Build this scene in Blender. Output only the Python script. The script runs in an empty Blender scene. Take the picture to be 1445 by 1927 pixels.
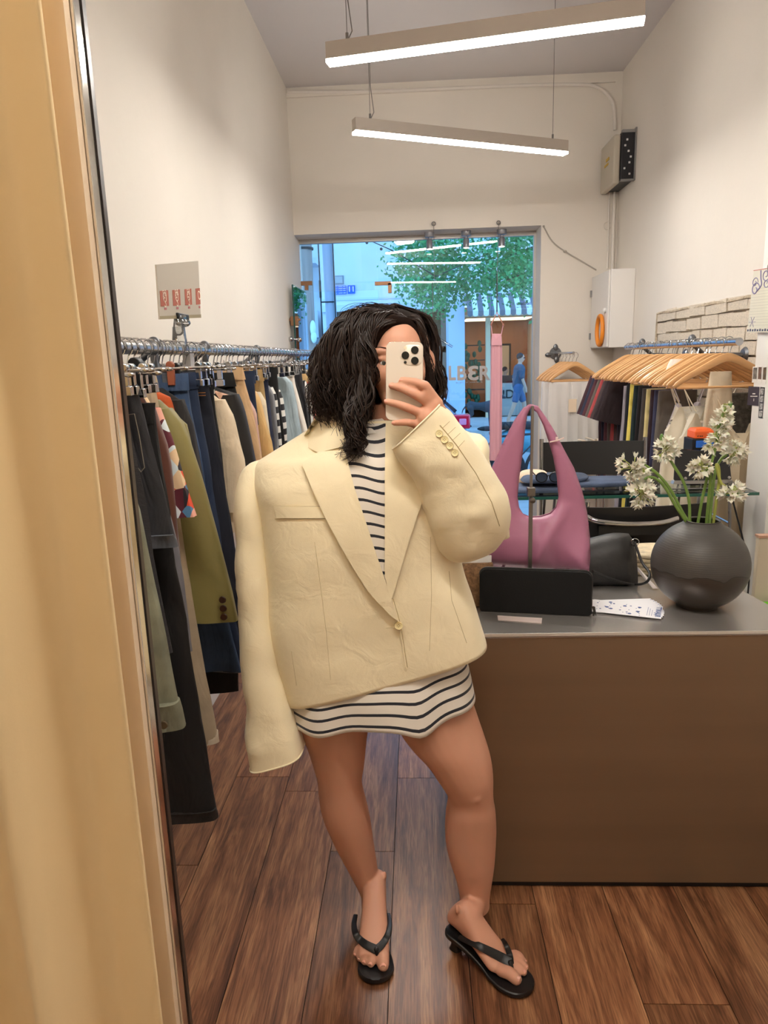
import bpy, bmesh, math, random
from math import sin, cos, pi, radians
from mathutils import Vector, Matrix, noise
from mathutils.bvhtree import BVHTree
from mathutils.geometry import delaunay_2d_cdt
random.seed(7)
scene = bpy.context.scene
COL = scene.collection
V = Vector
# ------------------------------------------------------------------ camera
W, H, FPX = 1445.0, 1927.0, 1336.0
CAM = V((0, 0, 1.5))
YAW, PITCH, ROLL = radians(-2.82073889), radians(-12.18871536), radians(1.75)
FWD = V((sin(YAW)*cos(PITCH), cos(YAW)*cos(PITCH), sin(PITCH)))
_r = FWD.cross(V((0, 0, 1))).normalized(); _u = _r.cross(FWD)
RGT = _r*cos(ROLL) - _u*sin(ROLL); UPV = _u*cos(ROLL) + _r*sin(ROLL)
cd = bpy.data.cameras.new('camera'); cam = bpy.data.objects.new('camera', cd); COL.objects.link(cam)
cd.sensor_fit = 'VERTICAL'; cd.sensor_height = 24.0; cd.sensor_width = 18.0
cd.lens = 24.0*FPX/H; cd.clip_start = 0.02; cd.clip_end = 200
cam.matrix_world = Matrix(((RGT.x, UPV.x, -FWD.x, CAM.x), (RGT.y, UPV.y, -FWD.y, CAM.y), (RGT.z, UPV.z, -FWD.z, CAM.z), (0, 0, 0, 1)))
scene.camera = cam
def ray(px, py): return FWD + RGT*((px-W/2)/FPX) - UPV*((py-H/2)/FPX)
def PY(px, py, y): d = ray(px, py); return CAM + d*(y/d.y)
def PZ(px, py, z): d = ray(px, py); return CAM + d*((z-CAM.z)/d.z)
def PXx(px, py, x): d = ray(px, py); return CAM + d*(x/d.x)
# ------------------------------------------------------------------ world and exposure
wd = bpy.data.worlds.new('world'); scene.world = wd; wd.use_nodes = True
nt = wd.node_tree; bg = nt.nodes['Background']
tc = nt.nodes.new('ShaderNodeTexCoord'); sp = nt.nodes.new('ShaderNodeSeparateXYZ'); rp = nt.nodes.new('ShaderNodeValToRGB')
nt.links.new(tc.outputs['Generated'], sp.inputs[0]); nt.links.new(sp.outputs['Z'], rp.inputs[0]); nt.links.new(rp.outputs[0], bg.inputs[0])
rp.color_ramp.elements[0].color = (.30, .62, 1, 1); rp.color_ramp.elements[1].color = (.18, .45, .95, 1)
bg.inputs[1].default_value = 2.3
scene.view_settings.view_transform = 'Standard'; scene.view_settings.look = 'None'
scene.view_settings.gamma = 1; scene.view_settings.use_curve_mapping = False
scene.view_settings.exposure = 0.5
LED = 80.0          # strength of the pendant diffusers
# ------------------------------------------------------------------ materials
def lin(c):
    o = []
    for v in c[:3]:
        v = v/255.0; o.append(v/12.92 if v <= .04045 else ((v+.055)/1.055)**2.4)
    return (o[0], o[1], o[2], 1)
MATS = {}
def mat(name, c, r=.6, m=0.0, bump=None, var=None, sss=0, coat=0, sheen=0, spec=None, emit=0, stretch=None, alpha=None):
    if name in MATS: return MATS[name]
    M = bpy.data.materials.new(name); M.use_nodes = True; MATS[name] = M
    t = M.node_tree; b = t.nodes['Principled BSDF']; b.inputs['Base Color'].default_value = lin(c)
    b.inputs['Roughness'].default_value = r; b.inputs['Metallic'].default_value = m
    if spec is not None: b.inputs['Specular IOR Level'].default_value = spec
    if sss:
        b.inputs['Subsurface Weight'].default_value = sss; b.inputs['Subsurface Radius'].default_value = (1, .35, .2); b.inputs['Subsurface Scale'].default_value = .012
    if coat: b.inputs['Coat Weight'].default_value = coat; b.inputs['Coat Roughness'].default_value = .15
    if sheen: b.inputs['Sheen Weight'].default_value = sheen
    if alpha is not None: b.inputs['Alpha'].default_value = alpha
    if emit: b.inputs['Emission Color'].default_value = lin(c); b.inputs['Emission Strength'].default_value = emit
    if bump or var:
        g = t.nodes.new('ShaderNodeTexCoord'); mp = t.nodes.new('ShaderNodeMapping'); t.links.new(g.outputs['Object'], mp.inputs[0])
        if stretch: mp.inputs['Scale'].default_value = stretch
    if bump:
        n = t.nodes.new('ShaderNodeTexNoise'); n.inputs['Scale'].default_value = bump[0]; n.inputs['Detail'].default_value = 4
        t.links.new(mp.outputs[0], n.inputs[0]); bp = t.nodes.new('ShaderNodeBump'); bp.inputs['Strength'].default_value = bump[1]; bp.inputs['Distance'].default_value = bump[2] if len(bump) > 2 else .002
        t.links.new(n.outputs[0], bp.inputs['Height']); t.links.new(bp.outputs[0], b.inputs['Normal'])
    if var:
        n = t.nodes.new('ShaderNodeTexNoise'); n.inputs['Scale'].default_value = var[0]; n.inputs['Detail'].default_value = 5
        t.links.new(mp.outputs[0], n.inputs[0]); cr = t.nodes.new('ShaderNodeValToRGB')
        a = lin(c); k = var[1]; cr.color_ramp.elements[0].position = .3; cr.color_ramp.elements[1].position = .7
        cr.color_ramp.elements[0].color = (a[0]*(1-k), a[1]*(1-k), a[2]*(1-k), 1); cr.color_ramp.elements[1].color = (min(1, a[0]*(1+k)), min(1, a[1]*(1+k)), min(1, a[2]*(1+k)), 1)
        t.links.new(n.outputs[0], cr.inputs[0]); t.links.new(cr.outputs[0], b.inputs['Base Color'])
    return M
def add_fold(M, sc=16, st=.5, dist=.012, stretch=(1, 1, 1)):
    t = M.node_tree; b = t.nodes['Principled BSDF']; n = t.nodes.new('ShaderNodeTexNoise'); n.inputs['Scale'].default_value = sc; n.inputs['Detail'].default_value = 3; n.inputs['Distortion'].default_value = .8; g = t.nodes.new('ShaderNodeTexCoord'); mp = t.nodes.new('ShaderNodeMapping'); mp.inputs['Scale'].default_value = stretch; t.links.new(g.outputs['Object'], mp.inputs[0]); t.links.new(mp.outputs[0], n.inputs[0]); bp = t.nodes.new('ShaderNodeBump'); bp.inputs['Strength'].default_value = st; bp.inputs['Distance'].default_value = dist; t.links.new(n.outputs[0], bp.inputs['Height'])
    old = b.inputs['Normal'].links[0].from_node; t.links.new(bp.outputs[0], old.inputs['Normal']); return M
def fabric(name, c, r=.85, k=.12, b=.35, sc=350):
    if name in MATS: return MATS[name]
    return add_fold(mat(name, c, r, 0, (sc, b, .001), (14, k)), 14, .9, .02, (1, 1, .35))
def glassmat(name, tint=(.93, .97, .97), refl=.10, rough=0.0):
    if name in MATS: return MATS[name]
    M = bpy.data.materials.new(name); M.use_nodes = True; MATS[name] = M
    t = M.node_tree; t.nodes.clear(); o = t.nodes.new('ShaderNodeOutputMaterial'); mx = t.nodes.new('ShaderNodeMixShader')
    tr = t.nodes.new('ShaderNodeBsdfTransparent'); tr.inputs[0].default_value = (*tint, 1)
    gl = t.nodes.new('ShaderNodeBsdfGlossy'); gl.inputs['Roughness'].default_value = rough
    fr = t.nodes.new('ShaderNodeFresnel'); fr.inputs[0].default_value = 1.5
    mu = t.nodes.new('ShaderNodeMath'); mu.operation = 'MULTIPLY_ADD'; mu.inputs[1].default_value = 1.0; mu.inputs[2].default_value = refl
    t.links.new(fr.outputs[0], mu.inputs[0]); t.links.new(mu.outputs[0], mx.inputs[0]); t.links.new(tr.outputs[0], mx.inputs[1]); t.links.new(gl.outputs[0], mx.inputs[2]); t.links.new(mx.outputs[0], o.inputs[0])
    return M
def emitmat(name, c, s):
    if name in MATS: return MATS[name]
    M = bpy.data.materials.new(name); M.use_nodes = True; MATS[name] = M
    t = M.node_tree; t.nodes.clear(); o = t.nodes.new('ShaderNodeOutputMaterial'); e = t.nodes.new('ShaderNodeEmission')
    e.inputs[0].default_value = (*c, 1); e.inputs[1].default_value = s; t.links.new(e.outputs[0], o.inputs[0]); return M
# ------------------------------------------------------------------ mesh builder
class MB:
    def __init__(s): s.v = []; s.f = []; s.uv = {}
    def add(s, vs, fs):
        o = len(s.v); s.v += [tuple(p) for p in vs]; s.f += [tuple(i+o for i in f) for f in fs]; return s
    def box(s, a, b, M=None):
        x0, y0, z0 = a; x1, y1, z1 = b
        vs = [V(p) for p in ((x0,y0,z0),(x1,y0,z0),(x1,y1,z0),(x0,y1,z0),(x0,y0,z1),(x1,y0,z1),(x1,y1,z1),(x0,y1,z1))]
        if M: vs = [M @ p for p in vs]
        return s.add(vs, [(0,3,2,1),(4,5,6,7),(0,1,5,4),(1,2,6,5),(2,3,7,6),(3,0,4,7)])
    def tube(s, pts, r, n=10, cap=True):
        pts = [V(p) for p in pts]; k = len(pts); rs = r if isinstance(r, (list, tuple)) else [r]*k
        rings = []; t = (pts[1]-pts[0]).normalized(); a = t.orthogonal().normalized()
        for i in range(k):
            if i == 0: t = pts[1]-pts[0]
            elif i == k-1: t = pts[-1]-pts[-2]
            else: t = (pts[i+1]-pts[i]).normalized()+(pts[i]-pts[i-1]).normalized()
            if t.length < 1e-9: t = V((0, 0, 1))
            t.normalize(); a = a-t*a.dot(t)
            if a.length < 1e-6: a = t.orthogonal()
            a.normalize(); b = t.cross(a)
            rings.append([pts[i]+(a*cos(2*pi*j/n)+b*sin(2*pi*j/n))*rs[i] for j in range(n)])
        return s.loft(rings, cap, cap)
    def loft(s, rings, c0=True, c1=True, uv=False):
        n = len(rings[0]); o = len(s.v)
        for r in rings: s.v += [tuple(p) for p in r]
        for i in range(len(rings)-1):
            for j in range(n):
                j2 = (j+1) % n; s.f.append((o+i*n+j, o+i*n+j2, o+(i+1)*n+j2, o+(i+1)*n+j))
        if c0: s.f.append(tuple(o+j for j in range(n))[::-1])
        if c1: s.f.append(tuple(o+(len(rings)-1)*n+j for j in range(n)))
        return s
    def ell(s, c, r, n=14, m=9, M=None):
        c = V(c); r = V((r, r, r)) if not hasattr(r, '__len__') else V(r); rings = []
        for i in range(1, m):
            a = pi*i/m; rings.append([V((r.x*sin(a)*cos(2*pi*j/n), r.y*sin(a)*sin(2*pi*j/n), -r.z*cos(a))) for j in range(n)])
        if M: rings = [[M @ p for p in q] for q in rings]
        b = V((0, 0, -r.z)); t = V((0, 0, r.z))
        if M: b = M @ b; t = M @ t
        rings = [[c+p for p in q] for q in rings]; o = len(s.v); s.loft(rings, False, False)
        k = len(s.v); s.v += [tuple(c+b), tuple(c+t)]; l = o+(m-2)*n
        for j in range(n):
            j2 = (j+1) % n; s.f.append((o+j2, o+j, k)); s.f.append((l+j, l+j2, k+1))
        return s
    def lathe(s, c, prof, n=32, axis=None):
        c = V(c); rings = []
        q = V((0, 0, 1)).rotation_difference(V(axis)).to_matrix() if axis is not None else None
        for r, z in prof:
            ring = [V((r*cos(2*pi*j/n), r*sin(2*pi*j/n), z)) for j in range(n)]
            if q: ring = [q @ p for p in ring]
            rings.append([c+p for p in ring])
        return s.loft(rings, True, True)
    def prism(s, poly, d):          # polygon of 3D points extruded by vector d
        poly = [V(p) for p in poly]; d = V(d); n = len(poly); o = len(s.v)
        s.v += [tuple(p) for p in poly]+[tuple(p+d) for p in poly]
        s.f.append(tuple(range(o, o+n))[::-1]); s.f.append(tuple(range(o+n, o+2*n)))
        for j in range(n): j2 = (j+1) % n; s.f.append((o+j, o+j2, o+n+j2, o+n+j))
        return s
    def capsule(s, a, b, ra, rb, n=14):
        a = V(a); b = V(b); d = b-a; L = d.length
        if L < 1e-6: return s.ell(a, ra)
        t = d/L; pts = []; rs = []
        for i in range(1, 6): q = pi/2*i/5; pts.append(a-t*ra*cos(q)); rs.append(ra*sin(q))
        for i in range(0, 5): q = pi/2*i/5; pts.append(b+t*rb*sin(q)); rs.append(rb*cos(q))
        return s.tube(pts, rs, n)
    def chain(s, pts, rs, n=14):
        for i in range(len(pts)-1): s.capsule(pts[i], pts[i+1], rs[i], rs[i+1], n)
        return s
    def build(s, name, m, parent=None, smooth=True, bevel=0, sub=0, ang=40):
        me = bpy.data.meshes.new(name); me.from_pydata(s.v, [], s.f); me.update()
        return finish(me, name, m, parent, smooth, bevel, sub, ang)
def finish(me, name, m, parent=None, smooth=True, bevel=0, sub=0, ang=40):
    if len(me.polygons) < 60000:
        bm = bmesh.new(); bm.from_mesh(me); bmesh.ops.recalc_face_normals(bm, faces=bm.faces); bm.to_mesh(me); bm.free()
    me.materials.append(m)
    if smooth:
        me.polygons.foreach_set('use_smooth', [True]*len(me.polygons))
        try: me.set_sharp_from_angle(angle=radians(ang))
        except Exception: pass
    o = bpy.data.objects.new(name, me); COL.objects.link(o)
    if parent: adopt(o, parent)
    if bevel: md = o.modifiers.new('b', 'BEVEL'); md.width = bevel; md.segments = 2; md.limit_method = 'ANGLE'
    if sub: md = o.modifiers.new('s', 'SUBSURF'); md.levels = sub; md.render_levels = sub
    return o
def adopt(o, p):
    b = V(p.get('_base', (0, 0, 0))); o.data.transform(Matrix.Translation(-b)); o.parent = p; o['_base'] = tuple(b)
def ordinal(i): return ('first', 'second', 'third', 'fourth', 'fifth', 'sixth', 'seventh', 'eighth', 'ninth', 'tenth', 'eleventh', 'twelfth', 'thirteenth', 'fourteenth', 'fifteenth', 'sixteenth', 'seventeenth', 'eighteenth', 'nineteenth', 'twentieth', 'twenty-first', 'twenty-second', 'twenty-third', 'twenty-fourth', 'twenty-fifth', 'twenty-sixth')[i]
def short(s):
    for w in (' with ', ' next ', ' between ', ' behind ', ' right of ', ' left of ', ' hanging', ',', ' peeking', ' whose ', ' rising', ' beside ', ' shoulder', ' sleeve', ' last ', ' near ', ' above '): s = s.split(w)[0]
    return s
def tag(o, label=None, cat=None, group=None, kind=None):
    if label: o['label'] = label
    if cat: o['category'] = cat
    if group: o['group'] = group
    if kind: o['kind'] = kind
    return o
def thing(name, label, cat, loc=(0, 0, 0), group=None):
    o = bpy.data.objects.new(name, None); COL.objects.link(o); o.location = loc; o['_base'] = tuple(loc); o.empty_display_size = .1
    return tag(o, label, cat, group)
def struct(o): o['kind'] = 'structure'; return o
def copytree(o, parent=None):
    c = o.copy(); COL.objects.link(c)
    if parent: c.parent = parent
    for ch in list(o.children): copytree(ch, c)
    return c
def catmull(pts, k=6):
    pts = [V(p) for p in pts]; P = [pts[0]*2-pts[1]]+pts+[pts[-1]*2-pts[-2]]; out = []
    for i in range(1, len(P)-2):
        for j in range(k):
            t = j/k; a, b, c, d = P[i-1], P[i], P[i+1], P[i+2]
            out.append(.5*((2*b)+(c-a)*t+(2*a-5*b+4*c-d)*t*t+(3*b-a-3*c+d)*t**3))
    return out+[pts[-1]]
def smooth_rings(rings, k=4):
    n = len(rings[0]); cols = [catmull([r[j] for r in rings], k) for j in range(n)]
    return [[cols[j][i] for j in range(n)] for i in range(len(cols[0]))]
def sring(c, a, b, n=32, p=2.4):
    out = []
    for j in range(n):
        t = 2*pi*j/n; ct, st = cos(t), sin(t)
        out.append(c+a*math.copysign(abs(ct)**(2/p), ct)+b*math.copysign(abs(st)**(2/p), st))
    return out
def ringpx(L, R, y, ry, n=40, p=2.4, yr=None):
    a = PY(*L, y); b = PY(*R, y if yr is None else yr); return sring((a+b)/2, (b-a)/2, V((0, -ry, 0)), n, p)
def wrinkle(vs, amp, sc, seed=0):
    out = []
    for p in vs:
        q = V((p[0]*sc[0]+seed, p[1]*sc[1], p[2]*sc[2])); n = noise.noise_vector(q); out.append(tuple(V(p)+V((n.x*.5, n.y, n.z*.2))*amp))
    return out
def make_bvh(mb): return BVHTree.FromPolygons([V(v) for v in mb.v], mb.f)
def drape(poly, bvh, off=.004, th=.002, step=9, curve=False, pull=None):
    # cloth piece cut to an outline and laid on a surface, with real thickness
    poly = [V((p[0], p[1])) for p in poly]
    B = []
    for i in range(len(poly)):
        a, b = poly[i], poly[(i+1) % len(poly)]; k = max(1, int((b-a).length/step))
        B += [a.lerp(b, j/k) for j in range(k)]
    def inside(x, y):
        c = False; j = len(B)-1
        for i in range(len(B)):
            if (B[i].y > y) != (B[j].y > y) and x < (B[j].x-B[i].x)*(y-B[i].y)/(B[j].y-B[i].y)+B[i].x: c = not c
            j = i
        return c
    xs = [p.x for p in B]; ys = [p.y for p in B]; I = []
    y = min(ys)+step/2
    while y < max(ys):
        x = min(xs)+step/2
        while x < max(xs):
            if inside(x, y) and min((V((x, y))-q).length for q in B) > step*.45: I.append(V((x, y)))
            x += step
        y += step
    n = len(B); co, ed, fa, *_ = delaunay_2d_cdt(B+I, [(i, (i+1) % n) for i in range(n)], [list(range(n))], 1, 1e-4)
    top = []; bot = []
    for p in co:
        d = ray(p.x, p.y).normalized(); h = bvh.ray_cast(CAM, d)
        if h[0] is None:
            best = None
            q = CAM+d*1.6
            h = bvh.find_nearest(q); t = (h[0]-CAM).dot(d); loc = CAM+d*t; nn = -d
        else: loc, nn = h[0], h[1]
        if nn.dot(d) > 0: nn = -nn
        o = off if pull is None else off+pull(p.x, p.y)
        top.append(loc-d*o*.6+nn*o*.4*1.0); bot.append(loc-d*(o-th)*.6+nn*(o-th)*.4)
    mb = MB(); k = len(top); mb.v = [tuple(p) for p in top+bot]; cnt = {}
    for f in fa:
        f = list(f); a = (co[f[1]]-co[f[0]]).cross(co[f[2]]-co[f[0]])
        if a > 0: f = f[::-1]
        mb.f.append(tuple(f)); mb.f.append(tuple(i+k for i in f[::-1]))
        for i in range(len(f)): e = (f[i], f[(i+1) % len(f)]); cnt[e] = 1
    for (a, b) in list(cnt):
        if (b, a) not in cnt: mb.f.append((b, a, a+k, b+k))
    return mb
def text_mb(s, size, M, extrude=.001, align='CENTER', bold=0):
    cu = bpy.data.curves.new('t', 'FONT'); cu.body = s; cu.size = size; cu.extrude = extrude; cu.align_x = align; cu.align_y = 'CENTER'; cu.offset = bold
    o = bpy.data.objects.new('t', cu); COL.objects.link(o); dg = bpy.context.evaluated_depsgraph_get()
    me = bpy.data.meshes.new_from_object(o.evaluated_get(dg)); bpy.data.objects.remove(o); bpy.data.curves.remove(cu)
    mb = MB(); mb.v = [tuple(M @ v.co) for v in me.vertices]; mb.f = [tuple(p.vertices) for p in me.polygons]; bpy.data.meshes.remove(me); return mb
def frame(o, x, y): # matrix with local x, y axes at origin o
    x = V(x).normalized(); y = V(y); y = (y-x*y.dot(x)).normalized(); z = x.cross(y); return Matrix(((x.x,y.x,z.x,o[0]),(x.y,y.y,z.y,o[1]),(x.z,y.z,z.z,o[2]),(0,0,0,1)))
def remeshed(mb, name, m, parent, vox, smooth_it=6, fac=.5):
    me = bpy.data.meshes.new(name); me.from_pydata(mb.v, [], mb.f); o = bpy.data.objects.new('tmp', me); COL.objects.link(o)
    md = o.modifiers.new('r', 'REMESH'); md.mode = 'VOXEL'; md.voxel_size = vox
    if smooth_it: sm = o.modifiers.new('s', 'SMOOTH'); sm.factor = fac; sm.iterations = smooth_it
    dg = bpy.context.evaluated_depsgraph_get(); m2 = bpy.data.meshes.new_from_object(o.evaluated_get(dg))
    bpy.data.objects.remove(o); m2.name = name; m2.materials.clear(); return finish(m2, name, m, parent, True, ang=180)

def strokes(mb, o, w, h, y=.002):   # a line of lettering too small to read
    r = random.Random(int(o[0]*1000)+int(w*1e4)); x = 0
    while x < w:
        d = h*r.uniform(.35, .8); mb.box((o[0]+x, o[1], o[2]-h/2), (o[0]+x+d*.3, o[1]+y, o[2]+h/2*r.choice([.5, 1]))); mb.box((o[0]+x, o[1], o[2]+h*r.choice([-.4, .1])), (o[0]+x+d, o[1]+y, o[2]+h*.15)); x += d+h*.35
        if r.random() < .15: x += h*.7
    return mb
# ================================================================== THE SHOP
XL, XR, YB, YF, ZC = -.951, 1.607, 6.0, -1.3, 3.56
wallm = mat('painted_plaster', (226, 219, 209), .75, bump=(9, .25, .01), var=(1.3, .03))
ceilm = mat('ceiling_paint', (214, 210, 210), .8)
whitem = mat('white_paint', (236, 234, 230), .5)
def slab(name, a, b, m): return struct(MB().box(a, b).build(name, m, smooth=False))
slab('wall_left', (XL-.12, YF, 0), (XL, YB, ZC), wallm)
slab('ceiling', (XL-.12, YF, ZC), (XR+.12, YB+.35, ZC+.1), ceilm)
slab('wall_front', (XL-.12, YF-.1, 0), (XR+.12, YF, ZC), wallm)
# back wall with the shop window opening (x -0.95..1.015, up to 2.49)
WX, WZ = 1.015, 2.49
wb = MB().box((XL-.12, YB, WZ), (XR+.12, YB+.35, ZC)).box((WX, YB, 0), (XR+.12, YB+.35, WZ)).box((XL-.12, YB, 0), (XL, YB+.35, WZ)).build('wall_back', wallm, smooth=False); struct(wb)
# right wall with the recess of exposed brick
BY0, BY1, BZ0, BZ1 = 3.1, 4.93, .2, 1.735
wr = MB()
wr.box((XR, YF, 0), (XR+.12, BY0, ZC)).box((XR, BY1, 0), (XR+.12, YB, ZC)).box((XR, BY0, BZ1), (XR+.12, BY1, ZC)).box((XR, BY0, 0), (XR+.12, BY1, BZ0)).box((XR+.07, BY0, BZ0), (XR+.12, BY1, BZ1))
wr = struct(wr.build('wall_right', wallm, smooth=False))
brickm = mat('painted_brick', (224, 212, 194), .8, bump=(60, .6, .01), var=(18, .16))
mortm = mat('rough_mortar', (190, 175, 152), .95, bump=(40, .9, .02), var=(20, .2))
mo = MB(); ny, nz = 60, 50
for j in range(nz+1):
    for i in range(ny+1):
        y = BY0+(BY1-BY0)*i/ny; z = BZ0+(BZ1-BZ0)*j/nz; mo.v.append((XR+.022+noise.noise(V((0, y*22, z*22)))*.010, y, z))
for j in range(nz):
    for i in range(ny): a = j*(ny+1)+i; mo.f.append((a, a+ny+1, a+ny+2, a+1))
mo.build('mortar', mortm, wr)
bmesh_ = []
for k in range(4):
    b = MB(); rr = random.Random(k)
    n = 5
    pts = []
    b.box((-.028, -.5, -.5), (.02, .5, .5)); b.v = [(x+rr.uniform(-.003, .003), y*(1+rr.uniform(-.04, .04)), z*(1+rr.uniform(-.08, .08))) for x, y, z in b.v]
    me = bpy.data.meshes.new('brick'); me.from_pydata(b.v, [], b.f); me.materials.append(brickm); bmesh_.append(me)
z = BZ0+.045; row = 0
while z < BZ1-.02:
    y = BY0+.02-(row % 2)*.11
    while y < BY1-.03:
        L = random.choice([.215, .215, .105, .16]); y0, y1 = max(y, BY0+.01), min(y+L, BY1-.01)
        if y1-y0 > .05:
            o = bpy.data.objects.new('brick', random.choice(bmesh_)); COL.objects.link(o); o.parent = wr
            o.location = (XR+.024+random.uniform(-.006, .008), (y0+y1)/2, z+random.uniform(-.004, .004)); o.scale = (1, y1-y0, .066*random.uniform(.92, 1.05)); o.rotation_euler = (random.uniform(-.03, .03), 0, random.uniform(-.03, .03))
            md = o.modifiers.new('b', 'BEVEL'); md.width = .006; md.segments = 1
        y += L+.010
    z += .0735; row += 1
# plaster lip round the recess
lip = MB(); pts = [(XR-.002, BY1, 1.30), (XR-.002, BY1+.005, 1.55), (XR-.002, BY1, BZ1)]+[(XR-.002, BY1-(BY1-BY0)*i/14, BZ1+.003*sin(i*2.1)) for i in range(1, 15)]
lip.tube(pts, .009, 6); lip.build('plaster_lip', mortm, wr)
# pier at the end of the right rack
pier = struct(MB().box((1.42, 2.9, 0), (XR, 3.1, ZC)).build('wall_pier', whitem, smooth=False, bevel=.004))
# floor of laminate planks laid towards the window
def woodfloor():
    M = bpy.data.materials.new('walnut_laminate'); M.use_nodes = True; t = M.node_tree; b = t.nodes['Principled BSDF']; N = t.nodes.new; L = t.links.new
    g = N('ShaderNodeNewGeometry'); oi = N('ShaderNodeObjectInfo'); ad = N('ShaderNodeVectorMath'); ad.operation = 'ADD'; cx = N('ShaderNodeCombineXYZ'); mu = N('ShaderNodeMath'); mu.operation = 'MULTIPLY'; mu.inputs[1].default_value = 37
    L(oi.outputs['Random'], mu.inputs[0]); L(mu.outputs[0], cx.inputs[0]); L(mu.outputs[0], cx.inputs[1]); L(g.outputs['Position'], ad.inputs[0]); L(cx.outputs[0], ad.inputs[1])
    mp = N('ShaderNodeMapping'); mp.inputs['Scale'].default_value = (9, .9, 1); L(ad.outputs[0], mp.inputs[0])
    n1 = N('ShaderNodeTexNoise'); n1.inputs['Scale'].default_value = 2.2; n1.inputs['Detail'].default_value = 7; n1.inputs['Roughness'].default_value = .62; n1.inputs['Distortion'].default_value = 1.1; L(mp.outputs[0], n1.inputs[0])
    mp2 = N('ShaderNodeMapping'); mp2.inputs['Scale'].default_value = (90, 4, 1); L(ad.outputs[0], mp2.inputs[0])
    n2 = N('ShaderNodeTexNoise'); n2.inputs['Scale'].default_value = 3; n2.inputs['Detail'].default_value = 6; n2.inputs['Distortion'].default_value = .6; L(mp2.outputs[0], n2.inputs[0])
    cr = N('ShaderNodeValToRGB'); e = cr.color_ramp.elements; e[0].position = .32; e[0].color = lin((86, 50, 34)); e[1].position = .70; e[1].color = lin((190, 140, 100)); q = cr.color_ramp.elements.new(.5); q.color = lin((144, 96, 66))
    L(n1.outputs[0], cr.inputs[0])
    c2 = N('ShaderNodeValToRGB'); c2.color_ramp.elements[0].position = .36; c2.color_ramp.elements[0].color = (.42, .38, .36, 1); c2.color_ramp.elements[1].position = .6; c2.color_ramp.elements[1].color = (1, 1, 1, 1); L(n2.outputs[0], c2.inputs[0])
    mx = N('ShaderNodeMix'); mx.data_type = 'RGBA'; mx.blend_type = 'MULTIPLY'; mx.inputs[0].default_value = .8; L(cr.outputs[0], mx.inputs[6]); L(c2.outputs[0], mx.inputs[7])
    hv = N('ShaderNodeHueSaturation'); mr = N('ShaderNodeMapRange'); mr.inputs[3].default_value = .78; mr.inputs[4].default_value = 1.18; L(oi.outputs['Random'], mr.inputs[0]); L(mr.outputs[0], hv.inputs['Value']); L(mx.outputs[2], hv.inputs['Color']); L(hv.outputs[0], b.inputs['Base Color'])
    bp = N('ShaderNodeBump'); bp.inputs['Strength'].default_value = .25; bp.inputs['Distance'].default_value = .001; L(n2.outputs[0], bp.inputs['Height']); L(bp.outputs[0], b.inputs['Normal'])
    b.inputs['Roughness'].default_value = .32; return M
flm = woodfloor()
fl = slab('floor', (XL-.12, YF, -.08), (XR+.12, YB+.35, -.008), mat('floor_gap', (38, 24, 17), .9))
pm = {}
for i in range(-5, 9):
    x0 = -.095+.2*i; x1 = x0+.2
    a, b = max(x0, XL), min(x1, XR)
    if b-a < .02: continue
    joint = {-1: 1.935-1.25, 0: 2.33-1.25, -2: 1.0}.get(i, (i*.47) % 1.25)
    y = YF+((joint-YF) % 1.25)-1.25
    while y < YB+.3:
        p, q = max(y, YF), min(y+1.25, YB+.3)
        if q-p > .03:
            key = (round(b-a, 3), round(q-p, 3))
            if key not in pm:
                w, l = key[0]-.0022, key[1]-.0022; pb = MB().box((0, 0, -.008), (w, l, 0)); me = bpy.data.meshes.new('plank'); me.from_pydata(pb.v, [], pb.f); me.materials.append(flm); pm[key] = me
            o = bpy.data.objects.new('plank', pm[key]); COL.objects.link(o); o.parent = fl; o.location = (a+.0011, p+.0011, 0)
        y += 1.25
# skirting
struct(MB().box((XL, .8, 0), (XL+.012, YB, .07)).build('baseboard_left', whitem, smooth=False))
struct(MB().box((XR-.012, 3.1, 0), (XR, YB, .07)).build('baseboard_right', whitem, smooth=False))
struct(MB().box((WX, YB-.012, 0), (XR-.012, YB, .07)).build('baseboard_back', whitem, smooth=False))
# cornice trunking along the top of the back wall, bending down to the fuse box
tr = MB(); tp = [PY(540, 173, 5.985), PY(700, 172, 5.985), PY(850, 166, 5.985), PY(1000, 160, 5.985), PY(1090, 159, 5.985), PY(1122, 163, 5.985), PY(1143, 178, 5.985), PY(1155, 200, 5.985), PY(1157, 245, 5.985)]
tr.tube(catmull(tp, 5), .014, 8); struct(tr.build('trim_1', mat('cable_cover', (222, 216, 208), .5)))
struct(MB().box((XL, YB-.02, ZC-.075), (1.55, YB, ZC-.045)).build('trim_2', wallm, smooth=False))
pp = MB().tube([PY(1157, 340, 5.985), PY(1152, 500, 5.985), PY(1151, 560, 5.985)], .013, 8); pp.tube([PY(1147, 340, 5.99), PY(1143, 505, 5.99)], .006, 6)
tag(pp.build('electrical_conduit', mat('cable_cover', (222, 216, 208), .5)), 'painted white conduit pipe running down the back right corner from the fuse box', 'pipe')
lc = MB(); q = [PY(1143, 425, 5.99)+V((.028*cos(a), 0, .028*sin(a))) for a in [pi*.2+i*.35 for i in range(16)]]; lc.tube(q, .003, 5)
tag(lc.build('cable_loop', mat('cable_white', (215, 208, 198), .5)), 'small loose loop of white cable beside the corner conduit above the cabinet', 'cable')
wc = MB(); q = catmull([PY(1022, 425, 5.985), PY(1040, 455, 5.985), PY(1065, 474, 5.98), PY(1095, 492, 5.985), PY(1122, 508, 5.985)], 6); wc.tube(q, .005, 6)
wc.ell(PY(1063, 473, 5.975), (.014, .01, .01)); wc.ell(PY(1023, 426, 5.98), .009)
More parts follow.
